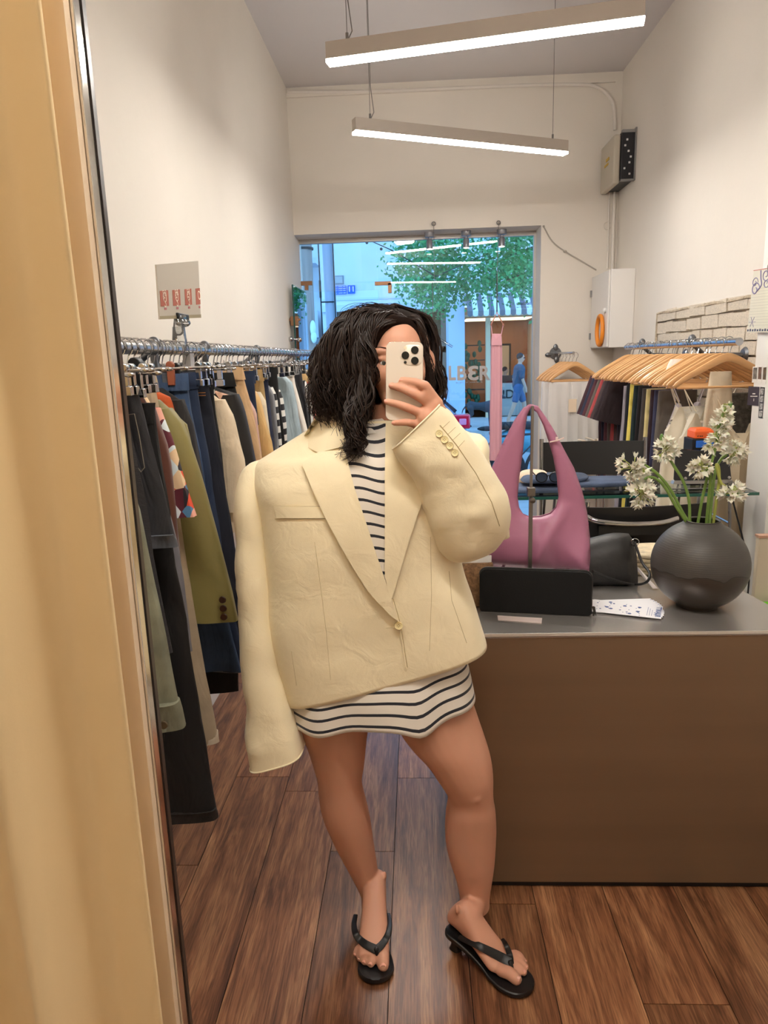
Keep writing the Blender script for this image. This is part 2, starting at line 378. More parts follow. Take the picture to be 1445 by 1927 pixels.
tag(wc.build('wall_cable', mat('cable_grey', (172, 165, 155), .5)), 'thin grey cable drooping across the wall from the window corner to the cabinet', 'cable')
# fuse box high in the corner
fb = thing('fuse_box', 'old electrical fuse box with black open side high in the back right corner', 'fuse box', (1.53, 5.75, 2.9))
fx0 = 1.475
MB().box((fx0+.03, 5.58, 2.71), (XR-.002, 5.99, 3.03)).build('housing', mat('fuse_black', (28, 28, 34), .4), fb, bevel=.004)
MB().box((fx0-.02, 5.60, 2.69), (fx0+.03, 5.97, 3.02)).build('cover', mat('aged_plastic', (190, 182, 166), .5), fb, bevel=.012)
MB().box((XR-.012, 5.565, 2.70), (XR-.001, 5.6, 3.05)).box((fx0+.03, 5.572, 3.02), (XR-.002, 5.6, 3.04)).box((fx0+.03, 5.572, 2.70), (XR-.002, 5.6, 2.712)).build('frame', mat('grey_metal', (150, 150, 150), .4, .6), fb)
MB().box((fx0-.024, 5.72, 2.88), (fx0-.019, 5.80, 2.90)).box((fx0-.024, 5.74, 2.85), (fx0-.019, 5.84, 2.865)).build('warning_label', mat('yellow_print', (196, 160, 50), .6), fb)
for k in range(7): q = fx0+.045+random.uniform(0, .05); MB().box((q, 5.572, 2.74+k*.038), (q+.012, 5.58, 2.752+k*.038)).build('fuse', mat('fuse_white', (220, 220, 220), .4), fb)
# white wall cabinet with the orange ring handle
cb = thing('wall_cabinet', 'white metal wall cabinet with an orange ring on its door in the back corner', 'cabinet', (1.5, 5.7, 1.53))
MB().box((1.432, 5.46, 1.53), (XR-.001, 5.98, 2.085)).build('body', mat('cabinet_white', (225, 222, 218), .45), cb, bevel=.003)
dr = MB().box((1.418, 5.47, 1.536), (1.431, 5.975, 2.08)).build('door', mat('cabinet_white', (225, 222, 218), .45), cb, bevel=.002)
rg = MB(); q = [V((1.402, 5.62+.085*cos(a), 1.66+.108*sin(a))) for a in [2*pi*i/28 for i in range(29)]]; rg.tube(q, .015, 10); rg.build('ring', mat('orange_wood', (232, 140, 38), .45), dr)
MB().lathe((1.418, 5.53, 1.80), [(.0, -.001), (.018, 0), (.02, .012), (.012, .018), (0, .02)], 16, (-1, 0, 0)).build('knob', whitem, dr)
for q in (1.60, 1.93): MB().box((1.408, 5.958, q), (1.418, 5.985, q+.05)).build('hinge', mat('grey_metal', (150, 150, 150), .4, .6), dr)
# ================================================================== SHOP WINDOW
YG = 6.25
win = struct(thing('window_1', None, None, (0, YG, 0)))
alum = mat('brushed_frame', (186, 182, 178), .45, .5)
MB().box((XL, YG-.01, 2.455), (WX, YG+.03, 2.49)).box((WX-.018, YG-.01, 0), (WX, YG+.03, 2.455)).box((XL, YG-.02, 0), (WX-.03, YG+.03, .06)).build('window_frame', alum, win, smooth=False)
clear = glassmat('window_glass', (.93, .97, .98), .02)
MB().box((-.30, YG, .06), (WX-.018, YG+.008, 2.455)).build('pane', clear, win, smooth=False)
MB().box((XL+.01, YG, 2.07), (-.305, YG+.008, 2.455)).build('pane', clear, win, smooth=False)
brass = mat('bronze_fitting', (150, 112, 84), .4, .7)
a = PY(575, 533, YG-.01); b = PY(722, 533, YG-.01)
MB().box((a.x-.055, YG-.012, a.z-.017), (a.x+.055, YG+.02, a.z+.017)).box((a.x-.01, YG-.012, a.z-.055), (a.x+.02, YG+.02, a.z-.016)).build('patch_fitting', brass, win, smooth=False)
MB().box((b.x-.075, YG-.012, b.z-.015), (b.x+.06, YG+.02, b.z+.015)).box((b.x+.035, YG-.012, b.z-.08), (b.x+.065, YG+.02, b.z)).build('patch_fitting', brass, win, smooth=False)
# glass door folded open against the left wall
door = struct(thing('door_1', None, None, (XL+.03, 5.7, 0)))
greeng = mat('glass_edge', (25, 70, 62), .15)
MB().box((XL+.035, 5.55, .02), (XL+.045, 6.22, 2.06)).build('door_pane', clear, door, smooth=False)
MB().box((XL+.034, 5.542, .02), (XL+.046, 5.55, 2.06)).box((XL+.034, 5.55, 2.06), (XL+.046, 6.2, 2.066)).build('glass_edge', greeng, door, smooth=False)
p = V((XL+.04, 5.56, 1.80)); MB().box((p.x-.03, p.y-.012, p.z-.035), (p.x+.03, p.y+.05, p.z+.035)).box((p.x-.055, p.y-.01, p.z+.0), (p.x+.045, p.y+.02, p.z+.018)).build('door_lock', brass, door, smooth=False, bevel=.003)
MB().ell((XL+.012, 5.5, 1.665), .02).ell((XL+.075, 5.54, 1.66), .02).tube([(XL+.012, 5.5, 1.665), (XL+.075, 5.54, 1.66)], .007).build('door_knob', mat('chrome', (190, 190, 192), .12, 1), door)
# lettering on the pane (read in the mirror)
let = mat('frosted_letters', (190, 186, 184), .6)
tx = win
for ch, x0, x1 in (('I', 816, 825), ('L', 829, 842), ('L', 844, 858), ('B', 860, 878), ('3', 880, 901), ('R', 902, 923)):
    a = PY(x0, 716, YG-.004); b = PY(x1, 688, YG-.004); mb = text_mb(ch, 1, Matrix.Identity(4), .0, bold=.03)
    xs = [v[0] for v in mb.v]; ys = [v[1] for v in mb.v]; w = max(xs)-min(xs); h = max(ys)-min(ys)
    fl3 = -1 if ch == '3' else 1
    mb.v = [((a.x+b.x)/2+((v[0]-(max(xs)+min(xs))/2)/w*(b.x-a.x-.004))*1.0*(1 if ch != '3' else 1)*(-1 if ch == '3' else 1), YG-.003, (a.z+b.z)/2+(v[1]-(max(ys)+min(ys))/2)/h*(b.z-a.z)) for v in mb.v]
    mb.build('window_letter', let, win, smooth=False)
a = PY(858, 720, YG-.004)
mb = strokes(MB(), (a.x, YG-.004, a.z), .22, .012); mb.build('window_lettering_small', let, win, smooth=False)
# three ceiling spots in the window reveal
for i, (px, lab) in enumerate(((808, 'leftmost chrome ceiling spotlight over the shop window, nearest the mirror selfie'), (877, 'middle chrome ceiling spotlight of the three over the shop window'), (944, 'rightmost chrome ceiling spotlight over the shop window, near the pink dress'))):
    c = PY(px, 443 - (i*3), 6.12); c.z = 2.49
    t = thing('ceiling_spotlight', lab.replace(', nearest the mirror selfie', ''), 'spotlight', c, 'spotlights over the shop window')
    MB().lathe(c, [(.04, 0), (.04, -.035), (.036, -.04), (0, -.04)], 24).build('base', mat('spot_grey', (150, 152, 160), .35, .6), t)
    MB().tube([c+V((0, 0, -.04)), c+V((.0, 0, -.058))], .007).lathe(c+V((0, -.003, -.055)), [(0, 0), (.018, -.002), (.025, -.015), (.027, -.075), (.024, -.075), (.02, -.06), (0, -.06)], 24, (0, 0, 1)).build('lamp_head', mat('spot_grey', (150, 152, 160), .35, .6), t)
    MB().lathe(c+V((0, -.003, -.055)), [(0, -.078), (.021, -.078), (.021, -.0765), (0, -.0765)], 20).build('lens', emitmat('spot_glow', (1, .86, .62), 14), t)
# ================================================================== PENDANT LAMPS
alub = mat('lamp_housing', (176, 166, 156), .5, .3)
ledm = emitmat('led_diffuser', (1, .945, .87), LED)
def pendant(A, B, label, wires=None):
    A = V(A); B = V(B); c = (A+B)/2; t = thing('pendant_lamp', label, 'lamp', c, 'linear pendant lamps')
    d = (B-A).normalized(); n = d.cross(V((0, 0, 1))).normalized(); u = V((0, 0, 1)); w = .0275; h = .07
    def bar(z0, z1, ww, e=0): return [A-d*e+n*ww+u*z0, A-d*e-n*ww+u*z0, A-d*e-n*ww+u*z1, A-d*e+n*ww+u*z1]
    MB().prism(bar(.008, h, w), B-A).build('housing', alub, t, smooth=False, bevel=.002)
    MB().prism(bar(-.004, .008, w-.002), B-A).build('diffuser', ledm, t, smooth=False)
    for s, q in ((-1, A.lerp(B, .07)), (1, A.lerp(B, .93))):
        MB().tube([q+u*h, q+u*(h+.03)], .006).tube([q+u*(h+.03), V((q.x, q.y, ZC-.01))], .0016, 5).tube([q+V((.0, 0, h)), q+V((.02, .01, h+.04)), V((q.x+.006, q.y, h+q.z+.16)), V((q.x+.004, q.y, ZC-.01))] if s < 0 else [q+u*h, q+u*(h+.02)], .0024, 5).build('suspension_wire', mat('wire_grey', (120, 116, 112), .5, .3), t)
        MB().lathe((q.x, q.y, ZC), [(0, 0), (.02, 0), (.02, -.012), (0, -.014)], 14).build('ceiling_cap', whitem, t)
    return t
ZP = 2.66
a = PZ(617, 120, ZP); b = PZ(1212, 40, ZP); pendant(a, b, 'near linear LED pendant lamp tilting up to the right at the top of the picture')
a = PZ(666, 250, ZP); b = PZ(1064, 290, ZP); pendant(a, b, 'far linear LED pendant lamp sloping down to the right before the back wall')
pendant((-.55, .92, ZP), (.67, .62, ZP), 'linear LED pendant lamp above and in front of the standing woman, out of frame')
dome = thing('fill_lamp', 'round opal ceiling lamp over the fitting area, behind the camera', 'lamp', (-.15, -.75, ZC-.001))  # added out of view to brighten the curtain and the woman from the front
MB().lathe((-.15, -.75, ZC-.001), [(0, 0), (.2, 0), (.2, -.03), (0, -.03)], 32).build('base', whitem, dome)
MB().lathe((-.15, -.75, ZC-.03), [(.18, 0), (.17, -.04), (.12, -.075), (.05, -.09), (0, -.092)], 32).build('shade', emitmat('fill_lamp_glow', (1, .88, .74), 26), dome)
# eye hooks and wires at the window head
for px, py, lb in ((816, 421, 'small steel eye hook with a thin wire above the left spotlight'), (938, 419, 'small steel eye hook holding the chain of the pink dress')):
    c = PY(px, py, 5.975); t = thing('eye_hook', lb, 'hook', c)
    q = [c+V((.014*cos(a), 0, .014*sin(a))) for a in [2*pi*i/14 for i in range(15)]]; MB().tube(q, .004, 6).tube([c, c+V((0, .03, 0))], .004).build('eye', mat('dark_steel', (90, 86, 84), .35, .8), t)
    MB().tube([c+V((0, 0, -.012)), V((c.x, 6.0, 2.4)), V((c.x, 6.0, 2.1))] if px < 900 else [c+V((0, 0, -.012)), V((c.x, 6.03, 2.3)), V((.675, 6.05, 1.90))], .0022, 5).build('wire', mat('wire_grey', (120, 116, 112), .5, .3), t)
# ================================================================== CURTAIN AND MIRROR EDGE (left, nearest)
cm = mat('cream_curtain', (244, 218, 168), .75, bump=(240, .15, .001), var=(3, .04), sheen=.2)
cu = MB(); nx, nzc = 150, 40; x0, x1 = -1.6, -.312
for j in range(nzc+1):
    z = .02+2.65*j/nzc
    for i in range(nx+1):
        s = i/nx; x = x0+(x1-x0)*s; w = (x1-x)
        ph = w*46+.25*sin(z*1.1)+.6*noise.noise(V((x*3, z*.5, 0)))
        y = .655+.042*sin(ph)+.016*sin(ph*2.1+1.2+z*.3)*(1-.2*z)-.02*(1-min(1, w/.05))
        cu.v.append((x+.008*sin(ph*1.0+1), y, z))
for j in range(nzc):
    for i in range(nx): a = j*(nx+1)+i; cu.f.append((a, a+1, a+nx+2, a+nx+1))
co_ = cu.build('fitting_room_curtain', cm, smooth=True, ang=180); md = co_.modifiers.new('t', 'SOLIDIFY'); md.thickness = .003
tag(co_, 'cream yellow floor length curtain hanging in soft folds at the left edge', 'curtain')
MB().tube([(-1.7, .66, 2.7), (-.33, .66, 2.7)], .012).build('r', mat('chrome', (190, 190, 192), .12, 1))
rod = bpy.data.objects['r']; rod.name = 'curtain_rod'; tag(rod, 'chrome rod carrying the cream curtain, above the frame', 'curtain rod')
mf = thing('mirror_frame', 'narrow beige upright board with a polished metal edge beside the curtain', 'mirror frame', (-.31, .72, 0))
MB().box((-.338, .70, .0), (-.306, .735, 2.75)).build('side_board', mat('beige_board', (232, 208, 178), .55), mf, smooth=False)
MB().box((-.3055, .712, .0), (-.3020, .735, 2.75)).build('metal_edge', mat('polished_edge', (225, 222, 215), .12, 1), mf, smooth=False, bevel=.0008)
MB().box((-.3018, .728, .0), (-.3006, .736, 2.75)).build('dark_bevel', mat('dark_bevel', (52, 44, 40), .3), mf, smooth=False)
# ================================================================== THE STREET
GZ = -.2
asph = mat('asphalt', (150, 150, 150), .85, bump=(60, .4, .01), var=(2, .1))
pav = mat('pavement', (178, 176, 172), .8, var=(5, .1))
struct(MB().box((-14, 10.9, GZ-.2), (16, 16.6, GZ-.12)).build('road', asph, smooth=False))
struct(MB().box((-14, YB+.36, GZ-.2), (16, 8.3, GZ)).box((-14, 8.3, GZ-.2), (16, 10.9, GZ-.1)).build('pavement_near', pav, smooth=False))
struct(MB().box((-14, 16.6, GZ-.2), (16, 28, GZ)).build('pavement_far', pav, smooth=False))
blg = mat('pale_render', (205, 215, 222), .85, bump=(5, .3, .02), var=(.9, .06))
blg2 = mat('pale_render_smooth', (190, 205, 222), .8)
dkfr = mat('shop_frame_brown', (120, 100, 84), .6); dark = mat('dark_interior', (40, 38, 38), .8)
b = thing('shop_building', 'pale plastered building across the street with two shopfronts', 'building', (0, 20, GZ))
YS = 20.0; SB = b
def wallrect(mb, px0, py0, px1, py1, y0=YS, d=.3): a = PY(px0, py0, y0); c = PY(px1, py1, y0); return mb.box((min(a.x, c.x), y0, min(a.z, c.z)), (max(a.x, c.x), y0+d, max(a.z, c.z)))
m = MB(); m.box((-2.5, YS, 2.85), (9, YS+.4, 9)).build('upper_wall', blg, b, smooth=False)
MB().box((-2.5, YS-.03, 3.08), (1.2, YS+.02, 3.13)).box((-2.5, YS-.1, 2.78), (1.0, YS+.1, 2.95)).build('string_course', blg2, b, smooth=False)
MB().box((.92, YS-.05, GZ), (1.36, YS+.3, 3.15)).box((.86, YS+.02, GZ), (.93, YS+.3, 2.9)).build('pilaster', blg2, b, smooth=False)
MB().box((3.6, YS-.05, GZ), (9, YS+.3, 2.9)).build('side_wall', blg, b, smooth=False)
MB().box((-2.5, YS-.02, GZ), (-2.25, YS+.3, 2.9)).box((-2.25, YS-.02, GZ), (.9, YS+.3, .35)).build('plinth', blg2, b, smooth=False)
w = MB().box((-2.25, YS+.05, .35), (-2.1, YS+.15, 2.8)).box((.72, YS+.05, .35), (.9, YS+.15, 2.8)).box((-2.25, YS+.05, 1.62), (.9, YS+.15, 1.78)).box((-2.25, YS+.05, .35), (.9, YS+.15, .5)).box((-.7, YS+.05, .35), (-.6, YS+.15, 2.8)).box((-2.25, YS+.05, 2.7), (.9, YS+.15, 2.8)).build('shopfront_frame', dkfr, b, smooth=False)
sg = glassmat('shop_glass', (.75, .8, .82), .05)
MB().box((-2.1, YS+.1, .5), (.72, YS+.11, 2.7)).build('shop_pane', sg, w, smooth=False)
MB().box((-2.4, YS+2.5, GZ), (.93, YS+2.6, 2.8)).box((.9, YS+.3, GZ), (.95, YS+2.5, 2.8)).box((-2.4, YS+.3, 2.8), (.93, YS+2.5, 2.85)).build('shop_interior', mat('shop_inner_wall', (120, 112, 100), .8), b, smooth=False)
lp = MB().box((-.4, YS+1.2, 2.25), (.6, YS+1.9, 2.33)).build('ceiling_light', emitmat('shop_lamp', (1, .85, .6), 3.0), b, smooth=False)
# lit cafe with the wood interior
wood = mat('warm_wood_panel', (190, 122, 76), .6, var=(3, .15), stretch=(1, 1, .2))
MB().box((1.36, YS+3.4, GZ), (3.6, YS+3.5, 3.0)).build('wood_wall', wood, b, smooth=False)
MB().box((1.36, YS+.3, 2.55), (3.6, YS+3.4, 2.6)).box((1.36, YS+.3, GZ-.02), (3.6, YS+3.4, GZ)).box((3.58, YS+.3, GZ), (3.63, YS+3.4, 2.6)).build('cafe_shell', mat('cafe_cream', (228, 200, 160), .7), b, smooth=False)
MB().box((1.95, YS+.1, GZ), (2.07, YS+.3, 2.5)).box((3.22, YS+.1, GZ), (3.36, YS+.3, 2.5)).build('door_frame', mat('cafe_cream', (228, 200, 160), .7), b, smooth=False)
MB().box((2.35, YS+3.33, .55), (3.05, YS+3.38, 1.85)).build('picture_frame', dark, b, smooth=False)
MB().box((2.41, YS+3.31, .61), (2.99, YS+3.34, 1.79)).build('picture', mat('cafe_picture', (226, 196, 156), .7), b, smooth=False)
MB().box((2.05, YS+.5, GZ), (3.1, YS+1.1, .72)).build('cafe_counter', mat('concrete_counter', (172, 166, 158), .7), b, smooth=False, bevel=.01)
sh = MB()
for k in range(5): MB().box((1.42, YS+1.0, .1+k*.42), (2.0, YS+1.3, .13+k*.42)).build('display_shelf', dark, b, smooth=False)
lm = MB().box((1.5, YS+1.2, 2.53), (3.4, YS+2.6, 2.55)).build('cafe_fill_panel', emitmat('cafe_fill_glow', (1, .75, .5), 1.8), b, smooth=False)  # glowing panel added out of sight to light the cafe interior
tree_in = MB()
for k in range(30): tree_in.ell((1.42+random.random()*.42, YS+.55+random.random()*.2, .2+random.random()*1.7), (.06, .05, .09), 6, 4)
tree_in.build('indoor_plant', mat('plant_green', (40, 92, 62), .6), b)
# scalloped awning with stripes
aw = thing('awning', 'striped scalloped awning with mirrored dark lettering over the cafe across the street', 'awning', (2.3, YS, 3.0))
A0, A1 = 1.385, 3.62; zt, zb = 3.02, 2.56; yo = YS-.75
n = 16
for k in range(n):
    u0 = A0+(A1-A0)*k/n; u1 = A0+(A1-A0)*(k+1)/n; vs = []
    mb = MB(); top = [V((u0, YS-.02, zt+.1)), V((u1, YS-.02, zt+.1))]; mid = [V((u0, yo, zb+.08)), V((u1, yo, zb+.08))]
    low = [V((u0+(u1-u0)*(.5-.5*cos(pi*i/8)), yo, zb-.06*sin(pi*i/8))) for i in range(9)]
    mb.prism([top[0], top[1], mid[1], mid[0]], (0, .01, .012)); mb.prism([mid[0], mid[1]]+low[::-1], (0, .012, 0))
    mb.build('awning_stripe', mat('awning_white', (226, 228, 234), .7) if k % 2 else mat('awning_grey', (104, 104, 112), .7), aw, smooth=False)
mb = text_mb('lollou', .17, frame((2.86, yo+.22, 2.80), (-1, 0, 0), (0, .72, .55)), .004); mb.v = [(v[0], v[1]-.03, v[2]+.0) for v in mb.v]; mb.build('awning_lettering', dark, aw, smooth=False)
mb = strokes(MB(), (2.66, yo+.04, 2.70), .42, .03); mb.build('awning_small_lettering', dark, aw, smooth=False)
# left neighbour with balconies and windows
nb = thing('neighbour_building', 'white apartment block with dark windows set back at the left of the street', 'building', (-4, 22, GZ))
MB().box((-9, 22, GZ), (-2.55, 22.4, 9)).build('facade', blg, nb, smooth=False)
MB().box((-9, 20.9, 2.15), (-2.75, 22, 2.9)).box((-9, 21.2, .9), (-2.75, 22, 1.35)).box((-9, 21, 4.2), (-2.75, 22, 4.35)).build('balcony', blg2, nb, smooth=False)
for (q0, q1) in (((600, 528), (613, 560)), ((588, 648), (603, 682))):
    a = PY(*q0, 21.95); c = PY(*q1, 21.95); f = MB().box((a.x, 21.9, c.z), (c.x, 22.0, a.z)).build('window', dkfr, nb, smooth=False)
    MB().box((a.x+.03, 21.88, c.z+.03), (c.x-.03, 21.91, a.z-.03)).build('pane', dark, f, smooth=False)
a = PY(626, 519, YS-.02); c = PY(647, 535, YS-.02)
f = MB().box((a.x, YS-.03, c.z), (c.x, YS+.02, a.z)).build('window', mat('grey_frame', (120, 130, 140), .5), b, smooth=False)
MB().box((a.x+.03, YS-.04, c.z+.03), (c.x-.03, YS-.025, a.z-.03)).build('pane', mat('pale_pane', (160, 168, 172), .2), f, smooth=False)
# street signs (seen mirrored)
blue = mat('street_sign_blue', (24, 88, 214), .4); wsg = mat('sign_white', (240, 244, 250), .5)
for name, q0, q1, s, lab in (('house_number_sign', (654, 537), (668, 552), '11', 'small blue house number sign with mirrored 11'), ('street_name_sign', (626, 538), (652, 553), None, 'blue street name sign with two lines of white lettering')):
    a = PY(*q0, YS-.06); c = PY(*q1, YS-.06); t = thing(name, lab, 'sign', ((a.x+c.x)/2, YS-.03, (a.z+c.z)/2)); MB().box((a.x, YS-.06, c.z), (c.x, YS-.01, a.z)).build('plate', blue, t, smooth=False)
    if s: text_mb(s, .2, frame(((a.x+c.x)/2, YS-.063, (a.z+c.z)/2), (-1, 0, 0), (0, 0, 1)), 0).build('numerals', wsg, t, smooth=False)
    else:
        lt = MB()
        for r_ in (.09, .035, -.02, -.08): strokes(lt, ((a.x+c.x)/2-.2, YS-.066, (a.z+c.z)/2+r_), .4, .035)
        lt.build('lettering', wsg, t, smooth=False)
# poles
def cyl_thing(name, pts, r, m_, lab, cat, extra=None):
    t = thing(name, lab, cat, pts[0]); MB().tube(pts, r, 14).build('shaft', m_, t)
    if extra: extra(t)
    return t
x0 = PY(577, 560, 8.6).x
def ex(t):
    bnd = MB(); [bnd.lathe((x0, 8.6, z), [(0, 0), (.107, 0), (.107, .025), (0, .025)], 16) for z in (2.75, 1.2)]; bnd.build('band', dark, t)
    MB().ell((x0+.07, 8.5, 1.87), (.035, .03, .09)).ell((x0+.075, 8.5, 1.77), (.035, .03, .07)).build('plastic_wrap', mat('pale_wrap', (190, 222, 232), .4), t)
cyl_thing('utility_pole', [(x0-.03, 8.6, GZ), (x0, 8.6, 4.2)], .10, mat('weathered_wood', (150, 140, 134), .9, bump=(30, .5, .01), var=(6, .15), stretch=(3, 3, .3)), 'weathered wooden utility pole at the left outside the window', 'pole', ex)
x1 = PY(618, 540, 13).x
def ex2(t):
    q = MB()
    for z in (3.7, 2.5, 1.9): q.tube([(x1-.12, 12.9, z), (x1+.1, 12.9, z)], .012, 5)
    for s in (-1, 1): q.tube([(x1+.02, 12.9, 3.9), (x1+s*.28, 12.9, 4.2)], .012, 5)
    q.build('bracket', dark, t)
    MB().tube([(x1-.14, 12.9, 5), (x1-.13, 12.9, 1.5)], .012, 5).tube([(x1+.12, 12.9, 5), (x1+.11, 12.9, 0)], .012, 5).build('cable', dark, t)
cyl_thing('lamp_post', [(x1+.05, 13, GZ), (x1, 13, 5.5)], .10, mat('post_grey', (150, 160, 176), .5), 'straight grey metal lamp post right of the wooden pole', 'post', ex2)
sl = MB(); q0 = PY(690, 450, 9); q1 = PY(735, 470, 9); q2 = PY(820, 520, 9)
sl.tube([V((x0+.05, 8.6, q0.z+.3)), q0, q1, q2, V((1.2, 11.6, 3.05))], .006, 5); [sl.ell(p-V((0, 0, .04)), .018, 8, 5) for p in (q0, q0.lerp(q1, .6), q1)]
tag(sl.build('string_light', dark), 'thin cable with small bulbs strung across outside the window top', 'string light')
# street tree
tr_ = thing('street_tree', 'leafy green street tree overhanging the pavement outside the window', 'tree', (3.6, 11.5, GZ))
MB().tube(catmull([(3.6, 11.5, GZ), (3.5, 11.5, 1.4), (3.2, 11.6, 3.2), (3.0, 11.8, 5)], 6), [.2]*10+[.17]*9, 12).build('trunk', mat('bark', (104, 92, 80), .9, bump=(20, .6, .02)), tr_)
br = MB()
for (a, b, c, r) in (((3.3, 11.5, 3.0), (2.4, 11.5, 3.2), (1.5, 11.6, 3.0), .07), ((3.2, 11.6, 3.4), (2.0, 11.8, 3.7), (.6, 12, 3.5), .06), ((2.4, 11.5, 3.2), (1.9, 11.4, 2.8), (1.4, 11.3, 2.6), .035), ((3.1, 11.6, 4.0), (1.6, 12, 4.3), (.4, 12.2, 4.0), .05)):
    q = catmull([a, b, c], 7); br.tube(q, [r*(1-.8*i/(len(q)-1)) for i in range(len(q))], 7)
br.build('branch', mat('bark', (104, 92, 80), .9, bump=(20, .6, .02)), tr_)
lf = MB(); rr = random.Random(3); cl = []
while len(cl) < 190:
    px = rr.uniform(735, 1040); py = rr.uniform(425, 606); lo = 470+ (130 if px > 950 else 112)*min(1, (px-728)/70)
    if px > 905 and px < 1010 and py > 560: 
        if rr.random() < .6: continue
    if px < 785 and py < 470+ (785-px)*.3 - 20: continue
    if py > lo - (20 if 850 < px < 950 else 0): continue
    if px > 862 and py > 541 and rr.random() < .88: continue
    cl.append(PY(px, py, rr.uniform(10.6, 13.2)))
for c in cl:
    for k in range(46):
        d = V((rr.gauss(0, .13), rr.gauss(0, .13), rr.gauss(0, .11))); p = c+d; a = V((rr.uniform(-1, 1), rr.uniform(-1, 1), rr.uniform(-1, .4))).normalized(); n_ = a.cross(V((rr.uniform(-1, 1), rr.uniform(-1, 1), rr.uniform(-1, 1)))).normalized(); L = rr.uniform(.05, .09); o = len(lf.v)
        lf.v += [tuple(p), tuple(p+a*L*.5+n_*L*.32), tuple(p+a*L), tuple(p+a*L*.5-n_*L*.32)]; lf.f.append((o, o+1, o+2, o+3))
lm_ = mat('leaf_green', (70, 150, 84), .5, var=(2.5, .35)); lm_.node_tree.nodes['Principled BSDF'].inputs['Transmission Weight'].default_value = .0
tag(lf.build('foliage', lm_, tr_, smooth=False), kind='stuff')
# parked car, rear towards the right
car = thing('parked_car', 'dark blue hatchback parked outside, its red tail light beside the woman\'s hand', 'car', (-1.2, 9.9, GZ))
cz = GZ; xr = .66; yc0, yc1 = 9.05, 10.75
prof = [(0, .35), (.02, .62), (-.02, .80), (-.12, .95), (-.42, 1.25), (-.62, 1.40), (-1.1, 1.47), (-2.1, 1.45), (-2.6, 1.3), (-3.05, 1.0), (-3.9, .9), (-4.1, .75), (-4.15, .4), (-4.0, .22), (-3.8, .2), (-.2, .2), (-.05, .26)]
bd = MB(); rings = []
for t, ins in ((0, .16), (.04, .06), (.12, 0), (.88, 0), (.96, .06), (1, .16)):
    y = yc0+(yc1-yc0)*t; rings.append([V((xr+px*(1) - (0 if px > -1 else 0)+(-ins*.5 if px > -.3 else (ins*.5 if px < -3.8 else 0)), y + (.14*(1 if t < .5 else -1) if pz > 1.0 and (t < .1 or t > .9) else 0)+(.09*(1 if t < .5 else -1) if pz > 1.0 and .1 < t < .9 else 0), cz+pz-(ins*.4 if pz > 1.2 else 0))) for px, pz in prof])
bd.loft(rings).build('body', mat('car_blue', (32, 58, 108), .25, .3, coat=.8), car, ang=35)
cg = mat('car_glass', (30, 48, 62), .05)
MB().prism([V((xr-.16, yc0+.25, cz+.985)), V((xr-.16, yc1-.25, cz+.985)), V((xr-.60, yc1-.35, cz+1.375)), V((xr-.60, yc0+.35, cz+1.375))], (.03, 0, .03)).build('rear_window', cg, car, smooth=False)
MB().prism([V((xr-.5, yc0-.005, cz+.98)), V((xr-.72, yc0+.085, cz+1.36)), V((xr-2.3, yc0+.085, cz+1.36)), V((xr-2.9, yc0-.005, cz+.98))], (0, .03, 0)).build('side_window', cg, car, smooth=False)
tl = MB().box((xr-.24, yc0-.02, cz+.80), (xr+.02, yc0+.22, cz+.98)).build('tail_light', mat('tail_red', (226, 22, 58), .15, coat=1), car, bevel=.02)
MB().box((xr-.12, yc0-.028, cz+.85), (xr-.03, yc0+.1, cz+.93)).build('reversing_lens', mat('tail_pink', (248, 150, 186), .15), tl, bevel=.01)
for wx in (xr-.75, xr-3.35):
    w = MB().lathe((wx, yc0+.06, cz+.3), [(0, -.09), (.2, -.09), (.3, -.08), (.31, 0), (.3, .1), (0, .1)], 28, (0, 1, 0)).build('wheel', mat('tyre', (26, 26, 28), .8), car)
    MB().lathe((wx, yc0-.03, cz+.3), [(0, -.02), (.18, -.012), (.19, .01), (0, .01)], 20, (0, 1, 0)).build('hub_cap', mat('grey_metal', (150, 150, 150), .4, .6), w)
# bicycle and teal scooter
steel = mat('dark_steel', (90, 86, 84), .35, .8); tyre = mat('tyre', (26, 26, 28), .8)
bk = thing('bicycle', 'dark bicycle leaning outside behind the pink dress', 'bicycle', (.95, 8.4, GZ))
def wheel(c, r, par, name='wheel', sp_=20, rt=.018):
    w = MB(); q = [V((c[0]+r*cos(a), c[1], c[2]+r*sin(a))) for a in [2*pi*i/36 for i in range(37)]]; w.tube(q, rt, 8); w.tube([(p.x*.96+c[0]*.04, p.y, p.z*.96+c[2]*.04) for p in q], rt*.5, 6); o = w.build(name, tyre, par)
    s = MB(); [s.tube([c, (c[0]+r*cos(2*pi*i/sp_), c[1], c[2]+r*sin(2*pi*i/sp_))], .0025, 4) for i in range(sp_)]; s.tube([(c[0], c[1]-.04, c[2]), (c[0], c[1]+.04, c[2])], .02, 8); s.build('spokes', steel, o)
bz = GZ+.34; wheel((.62, 8.4, bz), .34, bk); wheel((1.62, 8.4, bz), .34, bk)
MB().tube([(.62, 8.4, bz), (1.0, 8.4, bz-.04), (1.45, 8.4, bz+.42), (1.62, 8.4, bz)], .014).tube([(1.0, 8.4, bz-.04), (.86, 8.4, bz+.48)], .015).tube([(.88, 8.4, bz+.42), (1.45, 8.4, bz+.45)], .015).tube([(.62, 8.4, bz), (.88, 8.4, bz+.38)], .01).build('frame', mat('bike_black', (30, 34, 40), .3), bk)
MB().ell((.85, 8.4, bz+.52), (.14, .06, .03)).build('saddle', tyre, bk); MB().tube([(1.47, 8.4, bz+.45), (1.44, 8.4, bz+.58), (1.44, 8.12, bz+.62)], .012).tube([(1.44, 8.4, bz+.58), (1.44, 8.68, bz+.62)], .012).build('handlebar', steel, bk)
